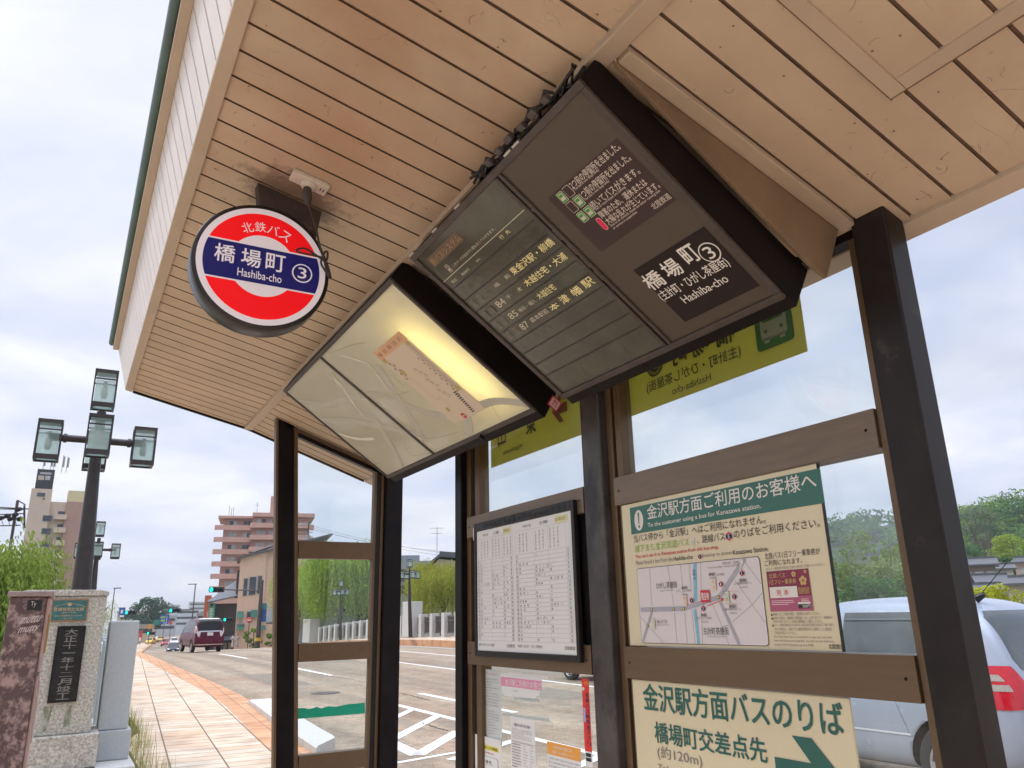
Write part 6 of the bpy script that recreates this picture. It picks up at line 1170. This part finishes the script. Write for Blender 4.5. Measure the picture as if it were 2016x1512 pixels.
for p0, p1 in (((408, 1005), (430, 1170)), ((465, 990), (485, 1165)), ((495, 988), (515, 1160)), ((548, 978), (572, 1150)), ((438, 1333), (475, 1400))): window(F, tbd, z4_(*p0), z4_(*p1))
for p0, p1 in (((340, 1328), (398, 1395)), ((475, 1315), (535, 1385)), ((335, 1455), (405, 1510)), ((560, 1470), (620, 1512))):
    a, c = F.uv(*z4_(*p0)), F.uv(*z4_(*p1)); b = MB(); b.prism([F.at(a[0], c[1], .02), F.at(a[0], a[1], .02), F.at(a[0], c[1], .9)], F.u*(c[0]-a[0]), M_awn); b.build('awning', tbd)
b = MB(); a = F.uv(*z4_(372, 1450)); b.lathe(F.at(a[0], a[1], .02), F.n, [(0, .16), (.30, .16), (.36, .0)], M_wfr, 18); b.build('clock', tbd)
# dark timber shop house with a green upright sign
F = Fac(404, 474, 1188, 122); dk = thing('timber_house', 'dark timber shop house with grey tiled roof left of the tan building', 'house', (F.o.x, F.o.y, 0)); b = MB(); F.box(b, 1.0, -3, F.w+1, F.ht, -8, 0, M_dwood); b.build('wall', dk)
b = MB(); b.prism([F.at(.2, F.ht, .9), F.at(F.w-1, F.ht+1.0, .9), F.at(F.w-.2, F.ht+4.2, -3.2), F.at(3.2, F.ht+2.6, -3.2)], (0, 0, .22), M_tile); F.box(b, F.w-1.2, F.ht+.9, F.w+1.3, F.ht+5.2, -3, .6, M_dwood); b.build('roof', dk)
b = MB(); b.prism([F.at(1.2, -.6+.1, .05), F.at(F.w+1, -.1, .05), F.at(F.w+1, -.6, 1.6), F.at(1.2, -1.0, 1.6)], (0, 0, .15), M_tile); b.build('lower_roof', dk)
b = MB(); 
for i in range(7): F.box(b, 1.8+i*.72, -2.9, 2.3+i*.72, -1.2, .01, .05, mat('shop_front', (.30, .25, .20), .6, var=.3, scale=2))
b.build('shop_front', dk)
b = MB(); F.bpx(b, z4_(60, 1245), z4_(110, 1385), .3, .6, mat('sign_green', (.05, .27, .16), .5, var=.05)); sgn = b.build('shop_sign', dk); S = Sheet(F.at(0, 0, .601), F.u, F.v); a = S.uv(*z4_(85, 1268)); S.rect(a[0]-.28, a[1]-.09, a[0]+.28, a[1]+.09, K_blk); S.rect(a[0]-.09, a[1]-.28, a[0]+.09, a[1]+.28, K_blk)
for i in range(3):
    K_ = INK('sign_pale', (.55, .62, .55)); z = a[1]-.75-i*.68
    for q in (-.24, 0, .22): S.rect(a[0]-.3, z+q-.04, a[0]+.3, z+q+.04, K_)
    S.rect(a[0]-.05, z-.3, a[0]+.05, z+.3, K_)
S.b.build('lettering', sgn)
# cream tower block with antennas on the left
z2_ = Zm(0, 860, 5.04); F = Fac(60, 160, 990, 150); tw_ = thing('tower_block', 'cream tower block with rooftop antennas and a black sign on the left', 'building', (F.o.x, F.o.y, 0)); M_crm = mat('cream_render', (.58, .46, .37), .8, var=.07, scale=.4); M_brick = mat('pink_brick', (.40, .25, .20), .8, var=.08, scale=1)
a = F.uv(*z2_(315, 515)); c = F.uv(*z2_(525, 515)); m_ = F.uv(*z2_(440, 700)); r_e = F.uv(*z2_(660, 650)); br = F.uv(*z2_(800, 650)); tz = a[1]
b = MB(); F.box(b, a[0], -3, c[0], tz, -10, .8, M_crm); F.box(b, c[0]+.01, -3, r_e[0], r_e[1], -10, 0, M_crm); F.box(b, r_e[0]+.01, -3, br[0]+1, r_e[1]+.1, -11, .6, M_brick); F.box(b, r_e[0]+.1, r_e[1]+.11, br[0]+1, r_e[1]+2.7, -8, -2, mat('pale_yellow_render', (.62, .55, .32), .8, var=.05)); b.build('wall', tw_)
b = MB(); F.box(b, a[0]+.5, tz+.01, c[0]-.1, tz+3.9, -7, .6, mat('black_sign', (.02, .02, .025), .5, var=.1)); sg2 = b.build('roof_sign', tw_); S = Sheet(F.at(0, 0, .602), F.u, F.v)
S.rect(a[0]+1.0, tz+2.9, c[0]-.6, tz+3.3, INK('sign_grey', (.4, .4, .42))); S.text('田田町', a[0]+2.0, tz+1.8, c[0]-.7, tz+2.6, K_paper, .02); S.rect(a[0]+.8, tz+1.75, a[0]+1.8, tz+2.6, INK('sign_tan', (.5, .4, .33))); S.b.build('lettering', sg2)
b = MB()
for x, h in ((1.3, 3.4), (2.6, 4.0), (3.1, 3.2), (4.6, 3.6), (5.4, 3.4)): b.tube([F.at(a[0]+x, tz+3.9, -2), F.at(a[0]+x, tz+3.9+h, -2)], .06, M_wfr, 5); b.tube([F.at(a[0]+x+.2, tz+5.0, -2), F.at(a[0]+x+.2, tz+3.9+h-.3, -2)], .16, M_wfr, 6)
b.build('antenna', tw_)
for p0, p1 in (((372, 560), (443, 598)), ((428, 612), (438, 628))): window(F, tw_, z2_(*p0), z2_(*p1), None, .8)
for k_ in range(6):
    y = 740+k_*128; b = MB(); F.bpx(b, z2_(540-k_*6, y+35), z2_(655-k_*10, y+88), .01, 1.3, M_crm); b.build('balcony', tw_); window(F, tw_, z2_(580-k_*9, y), z2_(650-k_*9, y+30))
for k_ in range(3): window(F, tw_, z2_(430-k_*12, 785+k_*128), z2_(510-k_*12, 842+k_*128), M_win, .8)
# houses across the bridge, behind the railing
F = Fac(705, 735, 1105, 95); g1 = thing('grey_house', 'grey two storey house beyond the round willow', 'house', (F.o.x, F.o.y, 0)); M_gw = mat('grey_wall', (.34, .35, .37), .8, var=.1, scale=.5)
b = MB(); F.box(b, 0, -3, 9, F.ht, -8, 0, M_gw); F.box(b, -9, -3, -.01, F.ht-5.3, -8, 1.5, M_gw); b.build('wall', g1); b = MB(); b.prism([F.at(-.5, F.ht-3.9, .01), F.at(9, F.ht-3.9, .01), F.at(9, F.ht-5.2, 3.2), F.at(-.5, F.ht-5.2, 3.2)], (0, 0, .2), M_tile); b.prism([F.at(-9.4, F.ht-5.2, 3), F.at(-.6, F.ht-5.2, 3), F.at(-.6, F.ht-3.4, -2), F.at(-9.4, F.ht-3.4, -2)], (0, 0, .2), M_tile); b.build('roof', g1)
for x, z in ((1.2, -1.6), (4.5, -1.6)): b = MB(); F.box(b, x, F.ht+z-.9, x+1.5, F.ht+z+.6, .01, .08, M_win); b.build('window', g1)
b = MB()
for i in range(8): F.box(b, .2+i*.9, F.ht-9, .75+i*.9, F.ht-5.6, .02, .1, M_dwood)
b.build('lattice', g1)
zq4 = Zm(540, 780, 2.067); F = Fac(812, 905, 1105, 88); g2 = thing('tiled_house', 'cream gabled house with grey tiled roof behind the yellow green tree', 'house', (F.o.x, F.o.y, 0)); b = MB(); pk = 5.3
b.prism([F.at(.0, -3, 0), F.at(9, -3, 0), F.at(9, F.ht-.5, 0), F.at(pk-2.3, F.ht+.3, 0), F.at(.6, F.ht-2.4, 0), F.at(.0, F.ht-2.6, 0)], F.n*-8, M_wallc); b.build('wall', g2)
b = MB(); b.prism([F.at(-1.3, F.ht-3.1, .5), F.at(pk-2.2, F.ht+.5, .5), F.at(pk-2.2, F.ht+.85, .5), F.at(-1.3, F.ht-2.75, .5)], F.n*-9, M_tile); b.prism([F.at(pk-2.2, F.ht+.5, .5), F.at(10, F.ht-.1, .5), F.at(10, F.ht+.6, .5), F.at(pk-2.2, F.ht+1.1, .5)], F.n*-9, M_tile); b.build('roof', g2)
b = MB(); b.prism([F.at(-3.6, F.ht-4.9, 1.5), F.at(-1.0, F.ht-3.3, 1.5), F.at(1.2, F.ht-4.6, 1.5), F.at(1.2, F.ht-4.3, 1.5), F.at(-1.0, F.ht-2.9, 1.5), F.at(-3.6, F.ht-4.6, 1.5)], F.n*-5, M_tile); b.build('porch_roof', g2); b = MB(); b.prism([F.at(-3.0, -3, 1.3), F.at(.9, -3, 1.3), F.at(.9, F.ht-4.7, 1.3), F.at(-1.0, F.ht-3.5, 1.3), F.at(-3.0, F.ht-4.7, 1.3)], F.n*-4, M_gw); b.build('porch_wall', g2)
b = MB(); F.box(b, -2.4, F.ht-6.4, -.2, F.ht-5.0, 1.31, 1.4, M_curt); b.build('window', g2)
b = MB(); b.tube([F.at(2.8, F.ht+.9, -1), F.at(2.8, F.ht+4, -1)], .04, M_wfr, 5); b.tube([F.at(2.0, F.ht+3.9, -1), F.at(3.6, F.ht+3.9, -1)], .03, M_wfr, 5); b.tube([F.at(2.2, F.ht+3.3, -1), F.at(3.4, F.ht+3.3, -1)], .03, M_wfr, 5); b.build('aerial', g2)
F = Fac(780, 826, 1093, 120); g3 = thing('blue_grey_building', 'blue grey flat roofed building behind the tiled house', 'building', (F.o.x, F.o.y, 0)); b = MB(); F.box(b, -3, -3, F.w, F.ht, -8, 0, mat('blue_grey_cladding', (.27, .31, .37), .6, var=.08, scale=.4)); b.build('wall', g3); b = MB(); F.box(b, -3.1, F.ht-2.4, F.w+.1, F.ht-2.1, .01, .3, M_gw); b.build('cornice', g3)
F = Fac(560, 640, 1208, 92); sh2 = thing('low_hall', 'low dark roofed hall under the round willow', 'building', (F.o.x, F.o.y, 0)); b = MB(); F.box(b, -1, -3, F.w+3, F.ht-1.0, -6, 0, mat('hall_wall', (.40, .40, .39), .8, var=.1)); b.build('wall', sh2); b = MB(); b.prism([F.at(-2, F.ht-1.1, 1.2), F.at(F.w+5.5, F.ht-1.3, 1.2), F.at(F.w+2.6, F.ht+1.3, -3), F.at(-2, F.ht+.7, -3)], (0, 0, .2), M_tile); b.build('roof', sh2)
b = MB(); q = F.uv(*z4_(968, 1412)); b.lathe(F.at(q[0], q[1], .25), F.n, [(0, .06), (.62, .06), (.62, 0)], K_red, 20); b.lathe(F.at(q[0], q[1], .22), F.n, [(0, .06), (.95, .04), (.95, 0)], M_wfr, 20); b.build('round_sign', sh2)
# white railing with iron panels across the road
rl = thing('white_railing', 'white posted railing with dark iron panels on the far side of the bridge', 'railing', (21, 60, 0)); M_iron = mat('iron_panel', (.10, .085, .085), .6, var=.3, scale=3); rxx = lambda y: rx(y)+2.2; rz = lambda y: Hh(y)+.33
yy = [43.5+i*2.05 for i in range(18)]
for y in yy:
    b = MB(); b.box((rxx(y)-.26, y-.22, rz(y)-.1), (rxx(y)+.26, y+.22, rz(y)+1.42), M_granw); b.build('railing_post', rl, bevel=.02)
for ya, yb in zip(yy, yy[1:]):
    b = MB(); c = V(((rxx(ya)+rxx(yb))/2, (ya+yb)/2, (rz(ya)+rz(yb))/2)); d = V((rxx(yb)-rxx(ya), yb-ya, rz(yb)-rz(ya)))/2; d = d*((d.length-.26)/d.length)
    for z, hh in ((1.20, .05), (.95, .03), (.25, .05)): b.obox(c+V((0, 0, z)), V((.05, 0, 0)), d, V((0, 0, hh)), M_iron)
    for i in range(13): b.obox(c+d*(-1+2*(i+.5)/13)+V((0, 0, .72)), V((.02, 0, 0)), V((0, .022, 0)), V((0, 0, .47)), M_iron)
    b.obox(c+V((.03, 0, .6)), V((.01, 0, 0)), d*.96, V((0, 0, .32)), M_iron); b.build('iron_panel', rl)
for y0, y1 in ((50.6, 51.8), (80.4, 83)): MB().box((rxx(y0)-.7, y0, rz(y0)), (rxx(y0)+.3, y1, rz(y0)+2.3), M_granw).build('end_pillar', rl, bevel=.03)
# tiled houses under the wooded hill
def house(px0, px1, yeave, yridge, D, label, wallm, turn=None, cat='house'):
    F = Fac(px0, px1, yeave, D, turn); h = thing('tile_roof_house', label, cat, (F.o.x, F.o.y, 0), 'houses under the hill'); rid = deep((px0+px1)/2, yridge, D).z; b = MB(); F.box(b, .4, -3.5, F.w-.4, F.ht+.2, -7.5, -.6, wallm); b.build('wall', h); b = MB()
    for s in (0, 1): b.prism([F.at(-.3, F.ht, .2) if not s else F.at(-.3, F.ht, -8.2), F.at(F.w+.3, F.ht, .2) if not s else F.at(F.w+.3, F.ht, -8.2), F.at(F.w+.1, rid, -4), F.at(.1, rid, -4)], (0, 0, .25), M_tile)
    b.box  # ridge
    b.obox(F.at(F.w/2, rid+.3, -4), F.u*(F.w/2), V((0, 0, .22)), F.n*.25, M_tile); b.build('roof', h)
    for i in range(3):
        b = MB(); x = F.w*(.16+.28*i); F.box(b, x, F.ht-2.2, x+1.3, F.ht-1.0, -.599, -.52, M_curt); b.build('window', h)
    return h
house(1880, 1952, 1115, 1101, 135, 'brown walled house with pale windows under the wooded hill', mat('brown_wall', (.20, .15, .13), .8, var=.1))
house(1925, 1990, 1150, 1133, 110, 'house with long grey roof behind the yellow green shrub', M_wallc, -20)
house(1975, 2060, 1152, 1138, 100, 'cream walled house with dark eaves at the right edge', M_wallc, -42)
house(1992, 2060, 1108, 1098, 165, 'pink walled low house behind the umbrella pine', mat('pinkish_wall', (.48, .33, .27), .8, var=.1))
house(1896, 1936, 1140, 1129, 150, 'small tan house low behind the right post', mat('tan_wall', (.42, .33, .24), .8, var=.1))
house(1950, 1992, 1122, 1112, 142, 'small white walled house between the pine and the brown house', mat('white_wall', (.60, .58, .54), .8, var=.1), -30)
house(1912, 1972, 1166, 1153, 92, 'lowest tiled roof directly behind the yellow green shrub', M_wallc, -25)
# town far down the street
fb = [(232, 290, 1205, 240, (.60, .53, .40), 'cream flat roofed shop left of the dark pine'), (255, 300, 1232, 200, (.50, .42, .32), 'low cream shop with brown wall down the street'), (306, 345, 1214, 330, (.42, .44, .47), 'grey office right of the dark pine'), (318, 352, 1192, 520, (.58, .60, .64), 'pale distant block above the blue road sign'), (345, 392, 1200, 430, (.55, .57, .62), 'pale blue distant block behind the street lamp'), (372, 408, 1186, 600, (.60, .60, .62), 'distant grey block left of the timber house'), (270, 296, 1222, 260, (.30, .17, .14), 'brown gabled shop beside the orange sign'), (388, 412, 1208, 260, (.36, .36, .38), 'narrow grey shop beside the green upright sign')]
for px0, px1, yt, D, c, lab in fb:
    F = Fac(px0, px1, yt, D); t = thing('town_building', lab, 'building', (F.o.x, F.o.y, 0), 'buildings far down the street'); b = MB(); F.box(b, 0, -3.5, F.w, F.ht, -12, 0, mat('town_'+lab[:12], c, .8, var=.08, scale=.3)); b.build('wall', t); b = MB(); F.box(b, -.2, F.ht+.01, F.w+.2, F.ht+.4, -12.2, .2, M_gw); b.build('roof', t); nf_ = max(1, int((F.ht+2)/3.2))
    for k_ in range(nf_):
        b = MB(); F.box(b, F.w*.08, F.ht-1.9-k_*3.1, F.w*.92, F.ht-.7-k_*3.1, .01, .06, M_win); b.build('window_band', t)
F = Fac(408, 420, 1172, 210); t = thing('orange_building', 'narrow orange and cream building behind the timber house roof', 'building', (F.o.x, F.o.y, 0)); b = MB(); F.box(b, -.5, -3, F.w*.7, F.ht, -9, 0, mat('orange_wall', (.50, .13, .05), .7)); F.box(b, F.w*.7+.01, -3, F.w*3.2, F.ht-.6, -9, -.1, M_wallc); b.build('wall', t)

# ------------------------------------------------------------------ signals, poles and signs of the street
L_grn = mat('signal_green', (.02, .5, .42), .3, var=0, emit=(.0, 1.0, .72), es=1.5); M_sig = mat('signal_black', (.018, .018, .02), .5, var=.1); M_pole = mat('pole_brown', (.07, .055, .05), .5, var=.2)
def signal(label, px_, py_, D, s_px, armto, poley=None):
    c = deep(px_, py_, D); r = s_px/1508*D/2; t = thing('traffic_light', label, 'traffic light', c); u = V((CR.x, CR.y, 0)).normalized(); n = V((CF.x, CF.y, 0)).normalized()*-1
    b = MB(); b.obox(c+u*r*2.0-n*r*.5, u*r*3.3, V((0, 0, r*1.15)), n*r*.45, M_sig); b.build('housing', t, bevel=r*.3)
    b = MB(); b.lathe(c, n, [(0, .12*r), (r*.98, 0)], L_grn, 20); b.build('green_lamp', t); b = MB()
    for k_ in (1, 2): b.lathe(c+u*r*2.05*k_, n, [(0, .1*r), (r*.85, 0)], M_arch, 16)
    b.build('dark_lamp', t); b = MB()
    for k_ in range(3): q = c+u*r*2.05*k_; b.tube([q+n*.0, q+n*r*1.1], r*1.02, M_sig, 14, False)
    b.build('hood', t)
    if armto: e_ = deep(armto[0], armto[1], D); b = MB(); b.tube([c+u*r*5, e_], r*.28, M_pole, 8); b.build('arm', t)
    return t
signal('traffic light showing green on the arm by the tan building', 417, 1161, 96, 9, (514, 1163)); signal('traffic light showing green over the middle of the street', 337, 1202, 150, 7, (378, 1200)); signal('traffic light showing green left of the pine', 250, 1206, 150, 7, None); signal('small green traffic light right of the minivan', 443, 1220, 92, 6, None); signal('lowest green traffic light, above the yellow car', 292, 1247, 170, 5, None)
def pole(name, label, cat, px_, ytop, D, r, base=-3.2, head=None):
    p = deep(px_, ytop, D); t = thing(name, label, cat, (p.x, p.y, base)); MB().tube([(p.x, p.y, base), (p.x, p.y, p.z)], [r, r*.6], M_pole, 8).build('pole', t)
    if head: u = V((CR.x, CR.y, 0)).normalized(); b = MB(); b.obox(p+u*head*.5, u*abs(head)*.6, V((0, 0, .08)), V((.12, 0, 0)), M_pole); b.build('lamp_head', t)
    return t, p
pole('street_light', 'thin street light pole left of the pine', 'street light', 226, 1158, 130, .12, head=.9); pole('street_light', 'thin street light pole carrying the middle traffic light', 'street light', 385, 1150, 150, .16, head=-1.2)
t, p = pole('signal_pole', 'dark thick signal pole with yellow band in front of the tan building', 'pole', 516, 1142, 96, .34); b = MB(); b.tube([(p.x, p.y, -.45), (p.x, p.y, -.05)], .36, mat('yellow_band', (.7, .42, .03), .5, var=0), 12); b.build('yellow_band', t)
b = MB(); q = deep(519, 1206, 95.4); u = V((CR.x, CR.y, 0)).normalized(); b.obox(q+u*.05, u*.30, V((0, 0, 1.1)), V((.02, .02, 0)), mat('sign_blue', (.03, .12, .42), .5, var=0)); b.obox(q+u*.05+V((0, 0, .75))-V((CF.x, CF.y, 0))*.06, u*.30, V((0, 0, .36)), V((.02, .02, 0)), mat('sign_teal', (.04, .28, .28), .5, var=0)); b.build('sign_plate', t)
def plate(label, cat, px0, py0, px1, py1, D, mt, marks=(), name='road_sign'):
    a, c = deep(px0, py0, D), deep(px1, py1, D); u = V((CR.x, CR.y, 0)).normalized(); t = thing(name, label, cat, (a+c)/2); n = V((CF.x, CF.y, 0)).normalized()*-1; wd = (c-a).dot(u)/2; hh = (a.z-c.z)/2; m_ = (a+c)/2; b = MB(); b.obox(m_, u*wd, V((0, 0, hh)), n*.04, mt); b.build('sign_plate', t); b = MB()
    for x0, z0, x1, z1, k_ in marks: b.obox(m_+u*wd*(x0+x1)/2+V((0, 0, hh*(z0+z1)/2))+n*.05, u*wd*(x1-x0)/2, V((0, 0, hh*(z1-z0)/2)), n*.006, k_)
    if marks: b.build('sign_print', t)
    b = MB(); b.tube([m_-n*.15+V((0, 0, hh)), (m_.x-n.x*.15, m_.y-n.y*.15, -2.9)], .07, M_pole, 6); b.build('pole', t); return t
SB = mat('road_sign_blue', (.02, .11, .40), .5, var=0)
plate('large blue direction sign with white lines above the street', 'road sign', 314, 1211, 333, 1228, 165, SB, ((-.1, -.85, .55, -.75, K_paper), (.5, -.8, .58, .8, K_paper), (-.8, .3, .2, .7, K_lime), (-.7, -.5, .2, 0, K_lime)))
plate('blue and white bus sign left of the far traffic light', 'road sign', 234, 1196, 246, 1215, 140, SB, ((-.6, -1, .9, -.6, K_paper), (-.35, -.2, .35, .5, K_paper)))
plate('small orange sign board down the street', 'road sign', 291, 1229, 298, 1238, 175, mat('sign_orange', (.70, .28, .05), .5, var=0)); plate('red and white shop banner at the left kerb far away', 'banner', 273, 1242, 280, 1262, 180, mat('banner_red', (.55, .08, .07), .6, var=.1), ((-.6, -1, .6, -.3, K_paper),)); plate('green road sign beside the blue direction sign', 'road sign', 302, 1221, 313, 1230, 190, mat('road_sign_green', (.02, .22, .14), .5, var=0)); plate('small red disc sign near the blue direction sign', 'road sign', 333, 1222, 339, 1229, 200, mat('sign_red', (.6, .04, .04), .5, var=0))
b = MB(); q = deep(491, 1221, 94); t = thing('no_entry_sign', 'round red and white no entry sign by the tan building', 'road sign', q); b.lathe(q, -V((CF.x, CF.y, 0)), [(0, .03), (.34, .03), (.34, 0)], K_red, 20); b.obox(q-V((CF.x, CF.y, 0))*.05, u*.24, V((0, 0, .06)), V((.01, .01, 0)), K_paper); b.build('sign_plate', t); MB().tube([q+V((0, 0, .3)), (q.x, q.y, -2.6)], .05, M_pole, 6).build('pole', t)
p = deep(500, 1262, 100); 
for k_, (dx, s_) in enumerate(((0, 1.9), (2.3, 1.5))): tree((p.x+dx, p.y, -2.7), 2.6*s_*.8, .75*s_, 80+k_, ('bright green shrub in front of the tan building', 'second shrub right of the thick signal pole')[k_], (.14, .26, .03), 'shrub', 12, .16, 60, .1)
# power pole with transformer and wires
t, p = pole('utility_pole', 'grey utility pole with cross arms in front of the salmon block', 'utility pole', 608, 1030, 118, .18); u = V((CR.x, CR.y, 0)).normalized(); b = MB()
for dz, l in ((-.3, 1.3), (-1.4, 1.2), (-2.0, .9)): b.obox(p+V((0, 0, dz))-u*l*.5, u*l, V((0, 0, .06)), V((.06, 0, 0)), M_wfr)
for i in range(4): b.tube([p+V((0, 0, -.25))-u*(.2+i*.4), p+V((0, 0, .2))-u*(.2+i*.4)], .06, M_curt, 6)
b.build('cross_arm', t); MB().tube([p+V((0, 0, -2.8)), p+V((0, 0, -1.8))], .30, M_wfr, 10).build('transformer', t)
wi = thing('power_lines', 'thin power lines running right from the utility pole', 'power lines', p)
for k_, (x1, y1) in enumerate(((900, 1092), (900, 1098), (900, 1088))):
    q = deep(x1, y1, 95); b = MB(); a = p+V((0, 0, -.2-.3*k_)); b.tube([a+(q-a)*s+V((0, 0, -1.6*4*s*(1-s)*.3)) for s in [i/12 for i in range(13)]], .018, M_arch, 4); b.build('wire', wi)
# lamp bearing gantry at the far left
q = deep(35, 985, 40); t = thing('lamp_gantry', 'dark steel gantry with round black lamps above the left willow', 'gantry', (q.x, q.y, -3)); b = MB(); u = V((CR.x, CR.y, 0)).normalized()
b.tube([(q.x, q.y, -3), q], .07, M_pole, 8); b.tube([deep(48, 995, 40), deep(48, 1040, 40)], .05, M_pole, 6); b.tube([q, deep(50, 994, 40)], .03, M_pole, 6)
for y0, y1, x1 in ((997, 1002, 56), (1001, 1003, 48), (1014, 1011, 48), (1036, 1034, 40)): b.tube([deep(-30, y0, 40), deep(x1, y1, 40)], .03, M_pole, 6)
for i in range(6): b.tube([deep(-25+i*13, 1016, 40), deep(-19+i*13, 1036, 40)], .015, M_pole, 5)
b.build('frame', t)
for x, y in ((2, 1020), (14, 1016), (20, 1022), (29, 1014), (38, 1022), (36, 1003)): c = deep(x, y, 39.6); b = MB(); b.lathe(c, -V((CF.x, CF.y, .3)), [(.0, -.2), (.10, -.18), (.12, .06), (.0, .03)], M_sig, 12); b.build('lamp', t)
# two people in pale kimonos outside the tan building
def person(label, px_, py_, D, robe, turn):
    p = deep(px_, py_, D); t = thing('person', label, 'person', (p.x, p.y, p.z)); J = [(0, 0, .86, .15, .11), (0, 0, 1.10, .13, .10), (0, 0, 1.34, .17, .10), (0, 0, 1.44, .06, .06), (0, .01, 1.55, .085, .10), (0, .01, 1.66, .07, .08), (.07, 0, .45, .13, .12), (-.07, 0, .45, .13, .12), (.06, 0, .04, .06, .09), (-.06, .05, .04, .06, .09), (.21, 0, 1.33, .06, .06), (.27, .05, 1.08, .08, .06), (.14, .20, 1.02, .04, .035), (-.21, 0, 1.33, .06, .06), (-.27, .05, 1.08, .08, .06), (-.14, .20, 1.02, .04, .035)]
    E_ = [(0, 1), (1, 2), (2, 3), (3, 4), (4, 5), (0, 6), (0, 7), (6, 8), (7, 9), (2, 10), (10, 11), (11, 12), (2, 13), (13, 14), (14, 15)]; me = bpy.data.meshes.new('body'); me.from_pydata([j[:3] for j in J], E_, []); me.update(); o = bpy.data.objects.new('body', me); COL.objects.link(o); o.modifiers.new('k', 'SKIN')
    for i, j in enumerate(J): me.skin_vertices[0].data[i].radius = j[3:]
    me.skin_vertices[0].data[0].use_root = True; sm_ = o.modifiers.new('s', 'SUBSURF'); sm_.levels = sm_.render_levels = 2; bake(o); sk = mat('skin', (.50, .33, .25), .6, var=0); o.data.materials.clear(); o.data.materials.append(robe); o.data.materials.append(sk)
    for f in o.data.polygons: f.use_smooth = True; f.material_index = 1 if f.center.z > 1.43 or (abs(f.center.y-.20) < .045 and f.center.z < 1.1) else 0
    o.parent = t; LOC[t] = V((0, 0, 0)); b = MB(); b.lathe((0, -.02, 1.60), (0, 0, 1), [(.0, .125), (.07, .11), (.10, .05), (.10, -.02), (.085, -.06)], mat('dark_hair', (.012, .01, .01), .5, var=0), 14); b.build('hair', t); b = MB(); b.tube([(0, 0, 1.02), (0, 0, 1.20)], [.165, .155], mat('sash', (.30, .22, .20), .7, var=.1), 14, False); b.build('sash', t); t.rotation_euler.z = R(turn); return t
person('person in a pale kimono left of the pair by the tan building', 457, 1275, 104, mat('kimono_pale', (.55, .50, .48), .8, var=.15, scale=8), 150); person('person in a grey kimono right of the pair by the tan building', 467, 1275, 103, mat('kimono_grey', (.36, .34, .35), .8, var=.2, scale=8), 200)
# ------------------------------------------------------------------ damp summer air over the far hills
hz = bpy.data.materials.new('haze_air'); hz.use_nodes = True; t_ = hz.node_tree; t_.nodes.clear(); o_ = nd(t_, 'ShaderNodeOutputMaterial'); v_ = nd(t_, 'ShaderNodeVolumePrincipled')
v_.inputs['Color'].default_value = (.86, .90, .96, 1); v_.inputs['Density'].default_value = .0003; v_.inputs['Anisotropy'].default_value = .2; t_.links.new(v_.outputs[0], o_.inputs['Volume'])
b = MB(); b.box((-1510, -910, -4.6), (2510, 2610, 125), hz); b.build('haze', kind='stuff')
